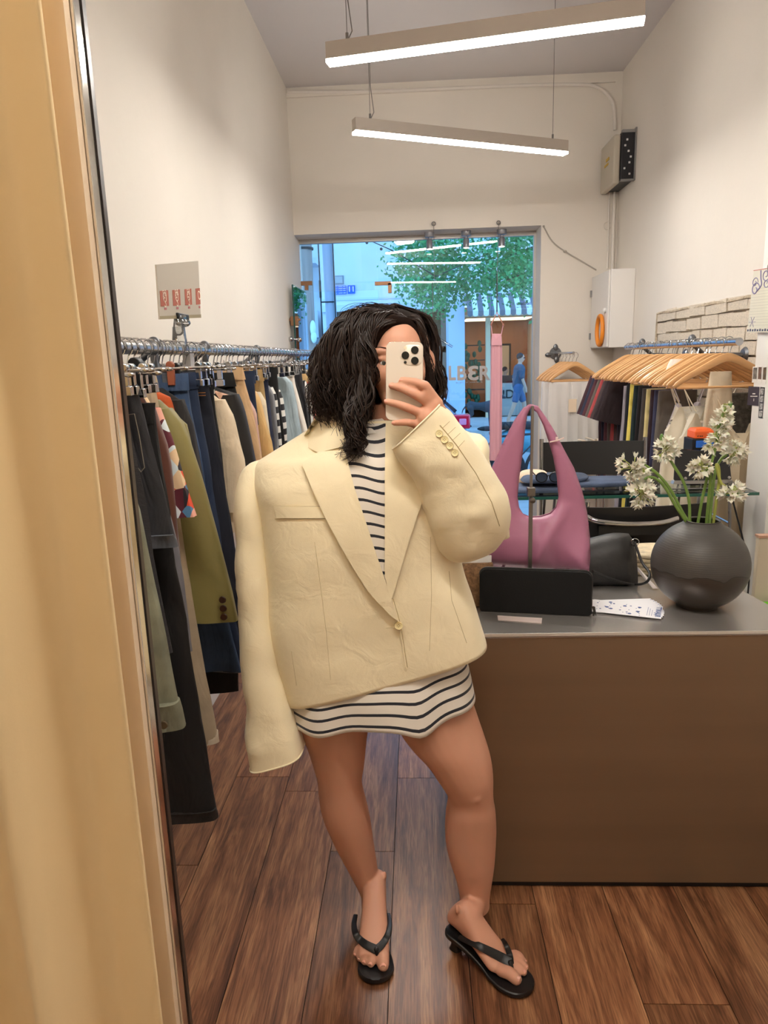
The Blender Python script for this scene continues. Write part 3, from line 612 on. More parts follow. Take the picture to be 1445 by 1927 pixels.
sc = thing('scooter', 'teal motor scooter parked outside beyond the pink bag strap', 'scooter', (1.55, 9.3, GZ)); teal = mat('scooter_teal', (60, 140, 160), .3, coat=.6)
for x in (1.15, 2.35): wheel((x, 9.3, GZ+.24), .22, sc, rt=.05, sp_=8)
MB().loft(smooth_rings([sring(V((x, 9.3, GZ+z)), V((0, w, 0)), V((0, 0, h)), 16, 2.6) for x, z, w, h in ((1.0, .55, .05, .05), (1.1, .6, .14, .12), (1.35, .62, .17, .16), (1.6, .55, .15, .14), (1.75, .33, .14, .06), (2.0, .3, .14, .05), (2.12, .45, .15, .12))], 4)).build('bodywork', teal, sc)
MB().loft(smooth_rings([sring(V((x, 9.3, GZ+z)), V((0, w, 0)), V((.04, 0, .0)), 16, 2.6) for x, z, w in ((2.14, .35, .2), (2.18, .7, .22), (2.12, 1.0, .13), (2.08, 1.1, .1))], 4)).build('leg_shield', teal, sc)
MB().loft([sring(V((x, 9.3, GZ+.80)), V((0, w, 0)), V((0, 0, .05)), 14) for x, w in ((1.02, .06), (1.15, .13), (1.5, .13), (1.66, .08))]).build('seat', tyre, sc)
MB().tube([(2.06, 9.02, GZ+1.12), (2.04, 9.3, GZ+1.08), (2.06, 9.58, GZ+1.12)], .018).tube([(2.06, 9.1, GZ+1.1), (2.05, 9.05, GZ+1.28)], .008).ell((2.05, 9.05, GZ+1.32), (.02, .07, .05)).build('handlebar', steel, sc)
# --- figures in the street
skin2 = mat('skin_street', (200, 158, 132), .55)
def figure(name, lab, x, y, z0, h, shirt, pants, walk=0, face=1):
    t = thing(name, lab, 'person', (x, y, z0)); k = h/1.75; P = lambda a, b, c: (x+a*k*face, y+b*k, z0+c*k)
    m = MB()
    m.chain([P(0, 0, .95), P(.02, 0, 1.15), P(.03, 0, 1.38)], [.13*k, .125*k, .13*k]); m.capsule(P(.03, 0, 1.42), P(.05, 0, 1.55), .055*k, .05*k); m.ell(P(.07, 0, 1.64), (.092*k, .075*k, .115*k)); m.ell(P(.165, 0, 1.62), (.015*k, .012*k, .02*k), 8, 5)
    for s in (-1, 1):
        f = s*walk
        m.chain([P(0, s*.09, .93), P(f*.16+.04, s*.09, .52), P(f*.30-.02, s*.09, .1)], [.085*k, .06*k, .042*k]); m.capsule(P(f*.30-.02, s*.09, .05), P(f*.30+.15, s*.09, .04), .04*k, .035*k)
        m.chain([P(.03, s*.19, 1.40), P(-f*.10, s*.23, 1.12), P(-f*.14+.06, s*.23, .88)], [.05*k, .04*k, .032*k]); m.ell(P(-f*.14+.07, s*.23, .82), (.03*k, .025*k, .05*k), 8, 6)
    remeshed(m, 'body', skin2, t, .016, 3)
    s_ = MB(); s_.chain([P(0, 0, .97), P(.02, 0, 1.15), P(.03, 0, 1.36)], [.15*k, .148*k, .15*k])
    for s in (-1, 1): f = s*walk; s_.chain([P(.03, s*.18, 1.40), P(-f*.08, s*.22, 1.17)], [.07*k, .065*k])
    remeshed(s_, 'shirt', shirt, t, .018, 3)
    p_ = MB(); p_.ell(P(0, 0, .93), (.14*k, .16*k, .12*k))
    for s in (-1, 1): f = s*walk; p_.chain([P(0, s*.09, .92), P(f*.13+.03, s*.09, .60)], [.11*k, .09*k])
    remeshed(p_, 'shorts', pants, t, .018, 3)
    hr = MB().ell(P(.045, 0, 1.68), (.092*k, .082*k, .092*k)); hr.build('hair', mat('street_hair', (40, 36, 36), .8), t)
    MB().box(P(.13, -.085, 1.63), P(.165, .085, 1.655)).build('glasses', dark, t) if walk else None
    return t
mx = PY(977, 700, 18).x
man = figure('person', 'man in a dark grey t-shirt and blue shorts walking right across the street', mx, 18.2, GZ, 1.72, mat('shirt_slate', (70, 82, 98), .8), mat('shorts_blue', (70, 96, 130), .8), .8, 1)
ml = figure('person', 'seated cafe person in a light top working at a dark laptop', PY(951, 690, 20.9).x, YS+1.35, GZ-.2, 1.55, mat('shirt_pale', (200, 190, 190), .8), mat('shorts_dark', (60, 60, 66), .8), 0, 1)
lx = PY(958, 691, 20.7).x; tag(MB().box((lx-.2, YS+.75, .722), (lx+.2, YS+1.0, .735)).prism([V((lx-.2, YS+.76, .73)), V((lx+.2, YS+.76, .73)), V((lx+.2, YS+.68, .93)), V((lx-.2, YS+.68, .93))], (0, .012, 0)).build('laptop', dark, smooth=False), 'dark open laptop on the cafe counter across the street', 'laptop')
# dog
dg_ = thing('dog', 'dark slim dog standing in the street behind the parked car', 'dog', (PY(905, 770, 17.5).x, 17.5, GZ)); x, y, z = dg_.location; D = MB(); P = lambda a, b, c: (x+a, y+b, z+c)
D.loft(smooth_rings([sring(V(P(a, 0, c)), V((0, w, 0)), V((0.0, 0, h)), 14, 2) for a, c, w, h in ((-.34, .52, .05, .06), (-.26, .52, .09, .11), (-.05, .50, .085, .09), (.14, .48, .11, .14), (.26, .52, .09, .13), (.33, .56, .06, .09))], 3))
D.chain([P(.28, 0, .56), P(.38, 0, .70)], [.075, .06]); D.chain([P(.40, 0, .74), P(.48, 0, .72), P(.58, 0, .69)], [.065, .05, .028])
for s in (-1, 1):
    D.chain([P(-.26, s*.07, .46), P(-.22, s*.07, .32), P(-.33, s*.07, .18), P(-.30, s*.07, .03)], [.075, .045, .024, .022]); D.capsule(P(-.30, s*.07, .025), P(-.25, s*.07, .025), .024, .022)
    D.chain([P(.22, s*.07, .42), P(.21, s*.07, .25), P(.22, s*.07, .03)], [.055, .03, .022]); D.capsule(P(.22, s*.07, .025), P(.27, s*.07, .025), .024, .022); D.ell(P(.40, s*.05, .80), (.018, .014, .04), 8, 6)
D.chain([P(-.34, 0, .54), P(-.44, 0, .42), P(-.47, 0, .30)], [.025, .016, .01])
remeshed(D, 'body', mat('dog_coat', (58, 56, 60), .7), dg_, .012, 3)
# the cafe letters
bk_ = text_mb('!D A', .34, frame((PY(967, 742, YS+.45).x, YS+.47, PY(967, 742, YS+.45).z), (1, 0, 0), (0, 0, 1)), .005).build('cafe_lettering', dark, SB, smooth=False)
# pink slip dress hanging in the window, on its copper hanger
pk = mat('pale_pink_satin', (236, 176, 190), .5, sheen=.3)
ph = thing('copper_hanger', 'small copper hanger on a chain holding the pink dress in the window', 'hanger', PY(935, 588, 6.05))
top = PY(935, 588, 6.05); l = PY(924, 611, 6.05); r = PY(947, 611, 6.05)
MB().tube([l, top, r], .006, 8).ell(l, .009).ell(r, .009).build('arm', mat('copper', (206, 140, 120), .35, .4), ph)
ch = MB(); k = 22; a = V((.675, 6.05, 1.90))
for i in range(k): ch.ell(top.lerp(V((a.x, a.y, 2.15)), i/k), (.006, .004, .009), 6, 4)
ch.build('chain', steel, ph)
ds = thing('slip_dress', 'long pale pink satin slip dress hanging in the shop window', 'dress', PY(933, 860, 6.05))
R_ = []
for (lx_, rx_, yy, ry) in ((926, 943, 628, .02), (925, 943.5, 640, .03), (924, 944, 670, .035), (923.5, 944, 720, .03), (922.5, 943.5, 780, .03), (922, 943, 830, .03), (921, 943, 866, .035)):
    q = ringpx((lx_, yy), (rx_, yy), 6.05, ry, 44, 2.2); R_.append(q)
R_ = smooth_rings(R_, 5); c_ = []
for i, q in enumerate(R_):
    cc = sum(q, V())/len(q); am = .10*min(1, i/6); R_[i] = [cc+(p-cc)*(1+am*sin(8*2*pi*j/44)) for j, p in enumerate(q)]
MB().loft(R_).build('skirt', pk, ds)
nk = MB(); nk.tube([l, PY(926, 630, 6.04), PY(934, 641, 6.01), PY(943, 630, 6.04), r], .0035, 6); nk.build('strap', pk, ds)
MB().prism([PY(926, 629, 6.015), PY(934, 640, 6.01), PY(942, 629, 6.015), PY(944, 650, 6.01), PY(925, 650, 6.01)], (0, -.006, 0)).build('neckline', pk, ds)
# clear acrylic hanger with wire, hanging in the window behind the head
hg = thing('acrylic_hanger', 'clear acrylic hanger hanging from a thin chain in the window beside the woman\'s head', 'hanger', PY(812, 640, 6.1))
clr = glassmat('acrylic', (.96, .97, .97), .12, .05)
c = PY(815, 640, 6.1); MB().tube([c+V((0, 0, .02)), V((c.x, 6.08, 2.1))], .003, 5).build('chain', mat('wire_grey', (120, 116, 112), .5, .3), hg)
MB().tube([c+V((-.16, 0, -.06)), c+V((-.05, 0, .01)), c+V((0, 0, .02)), c+V((.05, 0, .01)), c+V((.16, 0, -.06))], .009).tube([c+V((0, 0, .02)), c+V((.02, 0, .05)), c+V((.03, 0, .03))], .004).build('arm', clr, hg)
# ================================================================== RAILS
chrome = mat('chrome', (190, 190, 192), .12, 1); steelr = mat('rail_steel', (178, 180, 184), .22, 1); gun = mat('grey_bracket', (110, 112, 116), .35, .8)
black = mat('black_plastic', (16, 16, 17), .45)
RX, RZ = -.70, 1.545
rl = thing('clothes_rail', 'long chrome clothes rail fixed along the left wall', 'rail', (RX, 3, RZ))
MB().tube([(RX, .9, RZ), (RX, 5.3, RZ)], .0165, 20).build('bar', steelr, rl)
for y in (1.93, 2.4, 3.2, 4.2, 5.1):
    MB().tube([(RX, y, RZ), (RX-.06, y, RZ-.045), (XL+.02, y, RZ-.06)], .010).lathe((XL, y, RZ-.06), [(0, 0), (.035, 0), (.03, .012), (0, .014)], 16, (1, 0, 0)).ell((RX, y, RZ+.012), (.019, .012, .019)).box((RX-.01, y-.008, RZ-.10), (RX+.008, y+.008, RZ)).build('bracket', gun, rl)
MB().box((RX-.012, 2.20, RZ-.075), (RX+.012, 2.24, RZ-.01)).build('connector', mat('brushed_frame', (168, 160, 150), .45, .5), rl)
RX2, RZ2 = 1.35, 1.525
rr_ = thing('clothes_rail', 'shorter chrome clothes rail in front of the brick recess on the right wall', 'rail', (RX2, 4, RZ2))
MB().tube([(RX2, 3.1, RZ2), (RX2, 4.72, RZ2)], .0165, 20).build('bar', steelr, rr_)
for y in (3.62, 4.4):
    MB().tube([(RX2, y, RZ2), (RX2+.06, y, RZ2-.05), (XR-.01, y, RZ2-.06)], .011).lathe((XR, y, RZ2-.06), [(0, 0), (.04, 0), (.03, .012), (0, .014)], 16, (-1, 0, 0)).ell((RX2, y, RZ2+.018), (.02, .02, .028)).build('bracket', gun, rr_)
# small acrylic holder with a printed card, standing on the left rail
sg_ = thing('price_card_holder', 'clear acrylic holder with a grey card printed with four orange tags on the left rail', 'sign', (RX, 2.2, RZ+.015))
A, B, C_, D_ = PXx(294, 498, RX), PXx(373, 491, RX), PXx(378, 598, RX), PXx(301, 601, RX)
nrm = (B-A).cross(D_-A).normalized(); nrm = nrm if nrm.x > 0 else -nrm
MB().prism([A, B, C_, D_], nrm*-.004).build('card', mat('card_grey', (182, 172, 156), .6), sg_, smooth=False)
def onc(u, v, w_=0): return A.lerp(B, u).lerp(D_.lerp(C_, u), v)+nrm*w_
org = mat('tag_orange', (168, 84, 56), .6)
for u in (.04, .31, .60, .89):
    pr = MB().prism([onc(max(0, u-.01), .48, .0004), onc(min(1, u+.165), .475, .0004), onc(min(1, u+.165), .76, .0004), onc(max(0, u-.01), .765, .0004)], nrm*.0006).build('printed_tag', org, sg_, smooth=False)
    for s_, vv, hh in (('S\\8', .535, .026), ('O', .61, .04), ('S', .70, .04)):
        if u > .8 and s_ != 'O': continue
        t_ = text_mb(s_, hh, frame(onc(u+.08, vv, .0014), (B-A), (A-D_)), 0)
        t_.build('printed_letters', mat('tag_cream', (236, 214, 190), .6), pr, smooth=False)
    MB().prism([onc(min(.97, u+.06), .79, .0004), onc(min(.99, u+.11), .79, .0004), onc(min(.99, u+.11), .83, .0004), onc(min(.97, u+.06), .83, .0004)], nrm*.0006).build('small_print', mat('print_red', (170, 90, 90), .6), sg_, smooth=False)
MB().prism([onc(0, .94, .0004), onc(1, .94, .0004), onc(1, 1, .0004), onc(0, 1, .0004)], nrm*.0008).build('lower_band', mat('band_olive', (150, 136, 104), .6), sg_, smooth=False)
bc = onc(.5, 1.0); clr = glassmat('acrylic', (.96, .97, .97), .12, .05)
MB().box((bc.x-.012, bc.y-.055, bc.z-.004), (bc.x+.008, bc.y+.045, bc.z+.014)).build('clamp', black, sg_, bevel=.003)
yb = PXx(338, 640, RX).y
MB().chain([(bc.x, bc.y, bc.z), (RX, yb, RZ+.09), (RX, yb-.005, RZ+.055)], [.014, .011, .016]).loft([sring(V((RX, yb, z)), V((0, w, 0)), V((.018, 0, 0)), 14) for z, w in ((RZ+.065, .015), (RZ+.03, .035), (RZ-.005, .045))]).ell((bc.x, bc.y, bc.z-.012), (.02, .05, .014)).build('stem', clr, sg_)
# ------------------------------------------------------------------ hangers
def hook_pts(x, y, z, rz): # hook over the rail; z = hanger top, rz = rail height
    R = .0235; c = V((x, y, rz)); pts = [c+V((R*cos(a), 0, R*sin(a))) for a in [radians(d) for d in range(200, -61, -26)]]
    return pts+[V((x+.006, y, rz-.045)), V((x, y, z+.02)), V((x, y, z))]
def clip_hanger(y, label, grp, zt=1.47, off=(-.14, .14), x=RX):
    t = thing('clip_hanger', label, 'hanger', (x, y, zt), grp)
    MB().tube(hook_pts(x, y, zt, RZ), .0021, 6).build('hook', chrome, t)
    MB().tube([(x-.175, y, zt), (x+.175, y, zt)], .003, 8).ell((x+.178, y, zt), (.012, .005, .005), 8, 5).build('bar', chrome, t)
    for o in off:
        MB().box((x+o-.007, y-.006, zt-.03), (x+o+.007, y+.006, zt+.008)).tube([(x+o, y-.009, zt+.006), (x+o, y+.009, zt+.006)], .008, 10).box((x+o-.011, y-.008, zt-.048), (x+o+.011, y+.008, zt-.03)).build('clip', chrome if off[0] == -.14 else black, t, bevel=.0015)
    return t
def top_hanger(y, label, grp, m, zt, x, rx, rz, w=.205, bar=True, th=.006, rot=0):
    t = thing('coat_hanger', label, 'hanger', (x, y, zt), grp)
    MB().tube(hook_pts(x, y, zt, rz), .0021, 6).build('hook', chrome, t)
    R = []; pts = catmull([(x-w, y, zt-.115), (x-w*.75, y, zt-.075), (x-w*.3, y, zt-.02), (x-w*.12, y, zt), (x, y, zt+.006), (x+w*.12, y, zt), (x+w*.3, y, zt-.02), (x+w*.75, y, zt-.075), (x+w, y, zt-.115)], 4)
    for i, p in enumerate(pts):
        s = abs(p.x-x)/w; tn = (pts[min(i+1, len(pts)-1)]-pts[max(i-1, 0)]).normalized(); up = V((0, 1, 0)).cross(tn); up = up if up.z > 0 else -up
        hgt = .019-.008*s if s < .99 else .006
        R.append(sring(p, up*hgt, V((0, th+.003*(1-s), 0)), 10, 2.6))
    MB().loft(R).build('shoulder_bar', m, t)
    if bar: MB().tube([(x-w*.93, y, zt-.12), (x+w*.93, y, zt-.12)], .0055, 8).build('trouser_bar', m, t)
    return t
# ------------------------------------------------------------------ garments on the left rail
def edge_at(pts, z):
    if z >= pts[0].z: return pts[0].x
    for a, b in zip(pts, pts[1:]):
        if a.z >= z >= b.z: return a.x+(b.x-a.x)*(a.z-z)/max(1e-6, a.z-b.z)
    return pts[-1].x
def cloth_loft(zs, xl, xr, y, th, seed=0, folds=5, amp=.6, dy=0, n=36, p=2.8):
    R = []
    for i, z in enumerate(zs):
        a, b = xl(z), xr(z); c = V(((a+b)/2, y+dy*(i/len(zs)), z)); hw = (b-a)/2; k = min(1, i/max(1, len(zs)*.35)); q = []
        for j, pt in enumerate(sring(V((0, 0, 0)), V((1, 0, 0)), V((0, 1, 0)), n, p)):
            f = 1+amp*k*(sin(pt.x*folds+seed*2.1+z*1.3)*.6+noise.noise(V((pt.x*2+seed*5, pt.y, z*4)))*1.1)
            q.append(V((c.x+pt.x*hw*(1+.05*k*noise.noise(V((seed, pt.y*2, z*7)))), c.y+pt.y*th*f+.008*k*sin(pt.x*3+seed+z*2), c.z)))
        R.append(q)
    return R
def zr(a, b, n=14): return [a+(b-a)*i/(n-1) for i in range(n)]
CLIPS = []
def trousers(name, label, cat, y, e, m, width=.32, th=.017, grp='clothes hanging on the left rail', band=True, hem=None, seed=0, loops=0, lm=None):
    pts = [PY(px, py, y) for px, py in e]; zt, zb = pts[0].z, pts[-1].z
    t = thing(name, label, cat, (RX, y, zb), grp)
    zs = [zt]+zr(zt-.045, zb, 16); xr = lambda z: edge_at(pts, z); xl = lambda z: xr(z)-width*(1-.12*(zt-z)/(zt-zb))
    R = cloth_loft(zs, xl, xr, y, th, seed)
    MB().loft(R).build('legs' if cat != 'skirt' else 'skirt_panel', m, t)
    CLIPS.append((y, label))
    if band: MB().loft(cloth_loft([zt+.002, zt-.02, zt-.04], xl, lambda z: xr(z)+.003, y, th+.003, seed, amp=0)).build('waistband', m, t)
    for k in range(loops):
        x = xr(zt)-.05-k*.09; MB().box((x-.007, y-th-.007, zt-.055), (x+.007, y-th-.002, zt+.004)).build('belt_loop', lm or m, t, bevel=.001)
    if hem: MB().loft(cloth_loft([zb+.025, zb+.01, zb-.003], xl, lambda z: xr(z)+.002, y, th*1.06, seed, amp=.3)).build('hem', hem, t)
    return t
def shirt(name, label, cat, y, body_e, slv_e, m, grp='clothes hanging on the left rail', th=.018, seed=0, collar=None, cuff=None, sw=.11, hanger=True, buttons=None, zlow=None, slab=None):
    bp_ = [PY(px, py, y) for px, py in body_e]; zt, zb = bp_[0].z, bp_[-1].z
    t = thing(name, label, cat, (RX, y, zb), grp)
    xr = lambda z: edge_at(bp_, z); xl = lambda z: 2*RX-xr(z)
    MB().loft(cloth_loft(zr(zt, zb, 18), xl, xr, y, th, seed)).build('body', m, t)
    hw = xr(zt-.07)-RX-.012; top_hanger(y, 'slim black hanger inside the '+short(label), 'hangers on the left rail', hb, zt+.012, RX, RX, RZ, max(.06, hw), False, .004)
    if slv_e:
        sp_ = [PY(px, py, y-.012) for px, py in slv_e]; s0, s1 = sp_[0].z, sp_[-1].z; x_ = lambda z: edge_at(sp_, z)
        R = cloth_loft(zr(s0, s1, 16), lambda z: x_(z)-sw*(.35+.65*min(1, (s0-z)/.06)), x_, y-.012, th*1.3, seed+3, folds=2, amp=.3)
        MB().loft(R).build('sleeve', m, t)
        MB().loft([[V((2*RX-p.x, p.y+.02, p.z)) for p in q][::-1] for q in R]).build('sleeve', m, t)
        if cuff: MB().loft(cloth_loft([s1+.055, s1+.03, s1-.004], lambda z: x_(z)-sw*1.0, lambda z: x_(z)+.004, y-.012, th*1.5, seed+3, amp=.1)).build('cuff', cuff, t)
        if buttons:
            for k in range(buttons[0]):
                c = V((x_(s1+.03)-.022, y-.012-th*1.5-.004, s1+.02+k*.022)); MB().lathe(c, [(0, .003), (.008, .003), (.009, 0), (0, -.001)], 14, (0, -1, 0)).build('button', buttons[1], t)
    if collar is not None:
        MB().loft([sring(V((RX, y, zt+z)), V((w, 0, 0)), V((0, th+.006, 0)), 20) for z, w in ((-.02, .085), (.02, .075), (.03, .07))]).build('collar', collar, t)
    return t
den_blk = fabric('charcoal_denim', (46, 46, 50)); den_dk = fabric('dark_blue_denim', (34, 48, 74)); den_md = fabric('blue_denim', (54, 76, 108), k=.25); den_nv = fabric('navy_denim', (24, 28, 42))
den_gr = fabric('grey_green_denim', (124, 126, 108), k=.25); blk = fabric('black_cloth', (12, 12, 13)); bg_ = fabric('beige_twill', (176, 158, 132)); grey = fabric('grey_jersey', (128, 126, 132)); choc = mat('brown_suede', (88, 46, 32), .7, var=(8, .2), sheen=.2)
oliv = mat('olive_satin_cotton', (134, 124, 74), .5, bump=(14, .5, .006), var=(6, .12)); tan = fabric('tan_twill', (206, 170, 128)); crm = fabric('cream_knit', (222, 204, 176), b=.8, sc=160); lea = mat('black_leather', (15, 14, 15), .48, bump=(180, .3, .001))
stit = mat('orange_stitch', (196, 130, 70), .7); hemg = fabric('faded_hem', (92, 96, 104), k=.5, sc=700)
ribm = mat('rib_knit_charcoal', (52, 50, 52), .9, bump=(120, .6, .003), stretch=(1, 1, 6))
def printm():
    M = mat('printed_cotton', (200, 120, 100), .7); t = M.node_tree; b = t.nodes['Principled BSDF']; N = t.nodes.new
    g = N('ShaderNodeTexCoord'); v = N('ShaderNodeTexVoronoi'); v.inputs['Scale'].default_value = 30; v.inputs['Randomness'].default_value = 1; mp = N('ShaderNodeMapping'); mp.inputs['Scale'].default_value = (1.6, .3, 1); t.links.new(g.outputs['Object'], mp.inputs[0]); t.links.new(mp.outputs[0], v.inputs[0])
    sx = N('ShaderNodeSeparateColor'); t.links.new(v.outputs['Color'], sx.inputs[0]); cr = N('ShaderNodeValToRGB'); cr.color_ramp.interpolation = 'CONSTANT'; e = cr.color_ramp.elements
    cols = [(40, 34, 40), (216, 228, 232), (236, 172, 152), (86, 132, 170), (226, 82, 52), (230, 200, 160), (92, 30, 44), (214, 220, 226)]
    e[0].color = lin(cols[0]); e[1].position = .98; e[1].color = lin(cols[-1])
    for i, c in enumerate(cols[1:-1]): q = e.new((i+1)/8); q.color = lin(c)
    t.links.new(sx.outputs[0], cr.inputs[0]); t.links.new(cr.outputs[0], b.inputs['Base Color']); return M
prn = printm()
def stripem(name, c1, c2, per, duty=.5, ax='Z'):
    M = mat(name, c1, .8); t = M.node_tree; b = t.nodes['Principled BSDF']; N = t.nodes.new; g = N('ShaderNodeTexCoord'); s = N('ShaderNodeSeparateXYZ'); t.links.new(g.outputs['Object'], s.inputs[0])
    m1 = N('ShaderNodeMath'); m1.operation = 'MULTIPLY'; m1.inputs[1].default_value = 1/per; t.links.new(s.outputs[ax], m1.inputs[0]); m2 = N('ShaderNodeMath'); m2.operation = 'FRACT'; t.links.new(m1.outputs[0], m2.inputs[0]); m3 = N('ShaderNodeMath'); m3.operation = 'GREATER_THAN'; m3.inputs[1].default_value = duty; t.links.new(m2.outputs[0], m3.inputs[0])
    mx = N('ShaderNodeMix'); mx.data_type = 'RGBA'; mx.inputs[6].default_value = lin(c1); mx.inputs[7].default_value = lin(c2); t.links.new(m3.outputs[0], mx.inputs[0]); t.links.new(mx.outputs[2], b.inputs['Base Color']); return M
bws = stripem('black_white_stripe', (222, 220, 214), (26, 26, 30), .052); bws2 = stripem('fine_black_white_stripe', (220, 218, 212), (30, 30, 34), .022, .5, 'X')
G = 'clothes hanging on the left rail'; hb = mat('black_hanger', (24, 24, 26), .4)
shirt('denim_jacket', 'washed grey green denim jacket sleeve with buttoned cuff beside the mirror edge', 'jacket', 1.335, [(150, 760), (215, 800), (235, 1000), (262, 1300)], [(222, 850), (262, 960), (297, 1130), (318, 1250), (343, 1365)], den_gr, seed=1, th=.02, sw=.135, cuff=den_gr, buttons=(1, mat('metal_button', (120, 110, 96), .35, .9)))
trousers('ribbed_trousers', 'charcoal ribbed trousers just behind the grey green denim jacket', 'trousers', 1.375, [(222, 700), (238, 780), (262, 900), (288, 1050), (322, 1230)], ribm, .30, .012, seed=2)
trousers('denim_skirt', 'charcoal denim skirt with back pocket and frayed hem', 'skirt', 1.405, [(243, 706), (262, 745), (284, 830), (300, 900), (330, 1028)], den_blk, .34, .014, hem=hemg, seed=3, loops=1)
ck_ = bpy.data.objects['denim_skirt']; q = [PY(a, b, 1.405-.0165) for a, b in ((236, 781), (253, 779), (262, 820), (272, 880), (265, 888), (255, 874), (246, 830), (236, 781))]
MB().tube(q, .0011, 5).build('pocket_stitching', mat('pocket_stitch', (120, 112, 100), .8), ck_)
trousers('wide_black_jeans', 'long black wide-leg jeans with pale hem stitching, hanging lowest at the left', 'jeans', 1.47, [(290, 760), (322, 1000), (352, 1200), (376, 1350), (407, 1540)], fabric('jet_black_denim', (14, 12, 12)), .40, .022, hem=fabric('black_hem', (30, 28, 28), k=.6, sc=800), seed=4)
trousers('grey_sweatpants', 'light grey jersey trousers behind the black jeans', 'trousers', 1.51, [(300, 900), (340, 1030), (352, 1130), (362, 1225)], grey, .26, .014, band=False, seed=5)
shirt('suede_jacket', 'dark brown suede jacket between the charcoal skirt and the printed shirt', 'jacket', 1.545, [(268, 745), (300, 800), (318, 930), (340, 1200)], [(288, 762), (318, 850), (336, 1040), (358, 1285)], choc, seed=6, sw=.11)
shirt('printed_shirt', 'colourful abstract print short-sleeved shirt in red, blue and white', 'shirt', 1.58, [(276, 748), (306, 800), (318, 900), (350, 1130)], [(300, 768), (322, 820), (345, 900), (367, 972)], prn, seed=7, sw=.15, th=.02)
trousers('beige_trousers', 'beige cotton trousers with a wide waistband on a black clip', 'trousers', 1.62, [(290, 704), (296, 760), (318, 860), (350, 1060), (384, 1250), (412, 1392)], bg_, .22, .016, seed=8, hem=fabric('beige_hem', (206, 190, 166)))
shirt('olive_jacket', 'olive green cotton jacket with three dark buttons on its cuff', 'jacket', 1.675, [(300, 752), (352, 800), (372, 900), (398, 1140)], [(322, 768), (348, 800), (378, 890), (410, 1000), (437, 1110), (449, 1165)], oliv, seed=9, th=.022, sw=.15, buttons=(3, mat('horn_button', (60, 36, 24), .3)))
shirt('orange_cardigan', 'rust orange top peeking out above the olive jacket', 'cardigan', 1.72, [(300, 738), (322, 748), (334, 790), (340, 900)], None, fabric('rust_knit', (192, 86, 40)), seed=10)
shirt('black_knit_top', 'plain black knitted top between the orange top and the blue jeans', 'top', 1.755, [(305, 730), (342, 752), (360, 800), (368, 950), (372, 1150)], [(345, 752), (362, 800), (380, 900), (384, 980)], fabric('black_knit', (40, 37, 38)), seed=11, sw=.1)
trousers('blue_jeans', 'mid blue jeans with a light belt loop hanging from a brown clip', 'jeans', 1.80, [(352, 704), (358, 760), (378, 850), (400, 1000), (430, 1160), (455, 1262)], den_md, .34, .017, seed=12, loops=1, lm=hemg)
trousers('blue_jeans', 'dark blue jeans with turned pale hem, right behind the mid blue pair', 'jeans', 1.85, [(368, 702), (376, 760), (396, 880), (420, 1050), (462, 1258)], den_dk, .36, .017, seed=13, hem=hemg)
nj = trousers('navy_jeans', 'dark navy jeans with orange double stitching at the waist and hip', 'jeans', 1.90, [(388, 700), (396, 745), (412, 850), (432, 980), (452, 1100), (456, 1220)], den_nv, .36, .017, seed=14)
s_ = MB()
for z, ww in ((1.425, .30), (1.418, .30)): s_.box((-.84, 1.90-.0235, z), (-.555, 1.90-.0215, z+.002))
for x in (-.60, -.588): s_.box((x, 1.9-.0245, 1.43), (x+.002, 1.9-.021, 1.475))
for x in (-.575, -.566): s_.box((x, 1.9-.0235, 1.17), (x+.002, 1.9-.019, 1.29))
s_.build('stitching', stit, nj)
trousers('black_skirt', 'long black skirt whose hem shows just below the dark blue jeans', 'skirt', 1.935, [(398, 705), (420, 900), (440, 1100), (449, 1300)], blk, .38, .016, seed=15)
tag(MB().box((-.80, 1.962, PY(380, 742, 1.96).z), (PY(399, 690, 1.96).x, 1.968, PY(398, 688, 1.96).z)).build('paper_board', mat('paper_white', (228, 216, 206), .6), smooth=False), 'blank white paper board clipped between navy jeans and cream jacket', 'paper', G)
shirt('cream_knit_jacket', 'cream textured knit jacket with rounded shoulder', 'jacket', 2.02, [(400, 742), (424, 760), (436, 800), (446, 900), (452, 1000)], [(422, 752), (440, 784), (452, 830), (462, 868), (465, 960)], crm, seed=16, th=.026, sw=.14)
shirt('leather_jacket', 'black leather jacket with a pale pink collar', 'jacket', 2.10, [(404, 728), (446, 738), (456, 760), (466, 850), (472, 960)], [(448, 742), (458, 765), (470, 820), (482, 880), (486, 980)], lea, seed=17, th=.026, sw=.12)
c_ = PY(440, 742, 2.06); MB().prism([PY(404, 738, 2.065), PY(442, 750, 2.065), PY(434, 772, 2.06), PY(418, 758, 2.06)], (0, .01, .004)).build('pink_collar', fabric('pale_pink_collar', (226, 180, 152)), bpy.data.objects['leather_jacket'])
trousers('black_trousers', 'wide black trousers hanging above the black leather jacket', 'trousers', 2.16, [(437, 702), (446, 740), (460, 800), (470, 900)], blk, .36, .016, seed=18)
trousers('tan_trousers', 'light tan trousers with a long waistband, right of the leather jacket', 'trousers', 2.24, [(454, 690), (461, 722), (472, 760), (486, 820), (500, 900)], tan, .16, .02, seed=19, loops=1)
shirt('pink_shirt', 'dusty pink shirt sleeve between tan trousers and ochre shirt', 'shirt', 2.33, [(440, 735), (468, 752), (478, 800), (486, 880)], [(470, 754), (482, 775), (489, 830), (494, 880)], fabric('dusty_pink', (206, 168, 156)), seed=20, sw=.1)
trousers('blue_jeans', 'short strip of blue jeans with belt loop above the ochre shirt', 'jeans', 2.40, [(477, 699), (480, 740), (486, 800)], den_dk, .22, .018, seed=21, loops=1, lm=den_md)
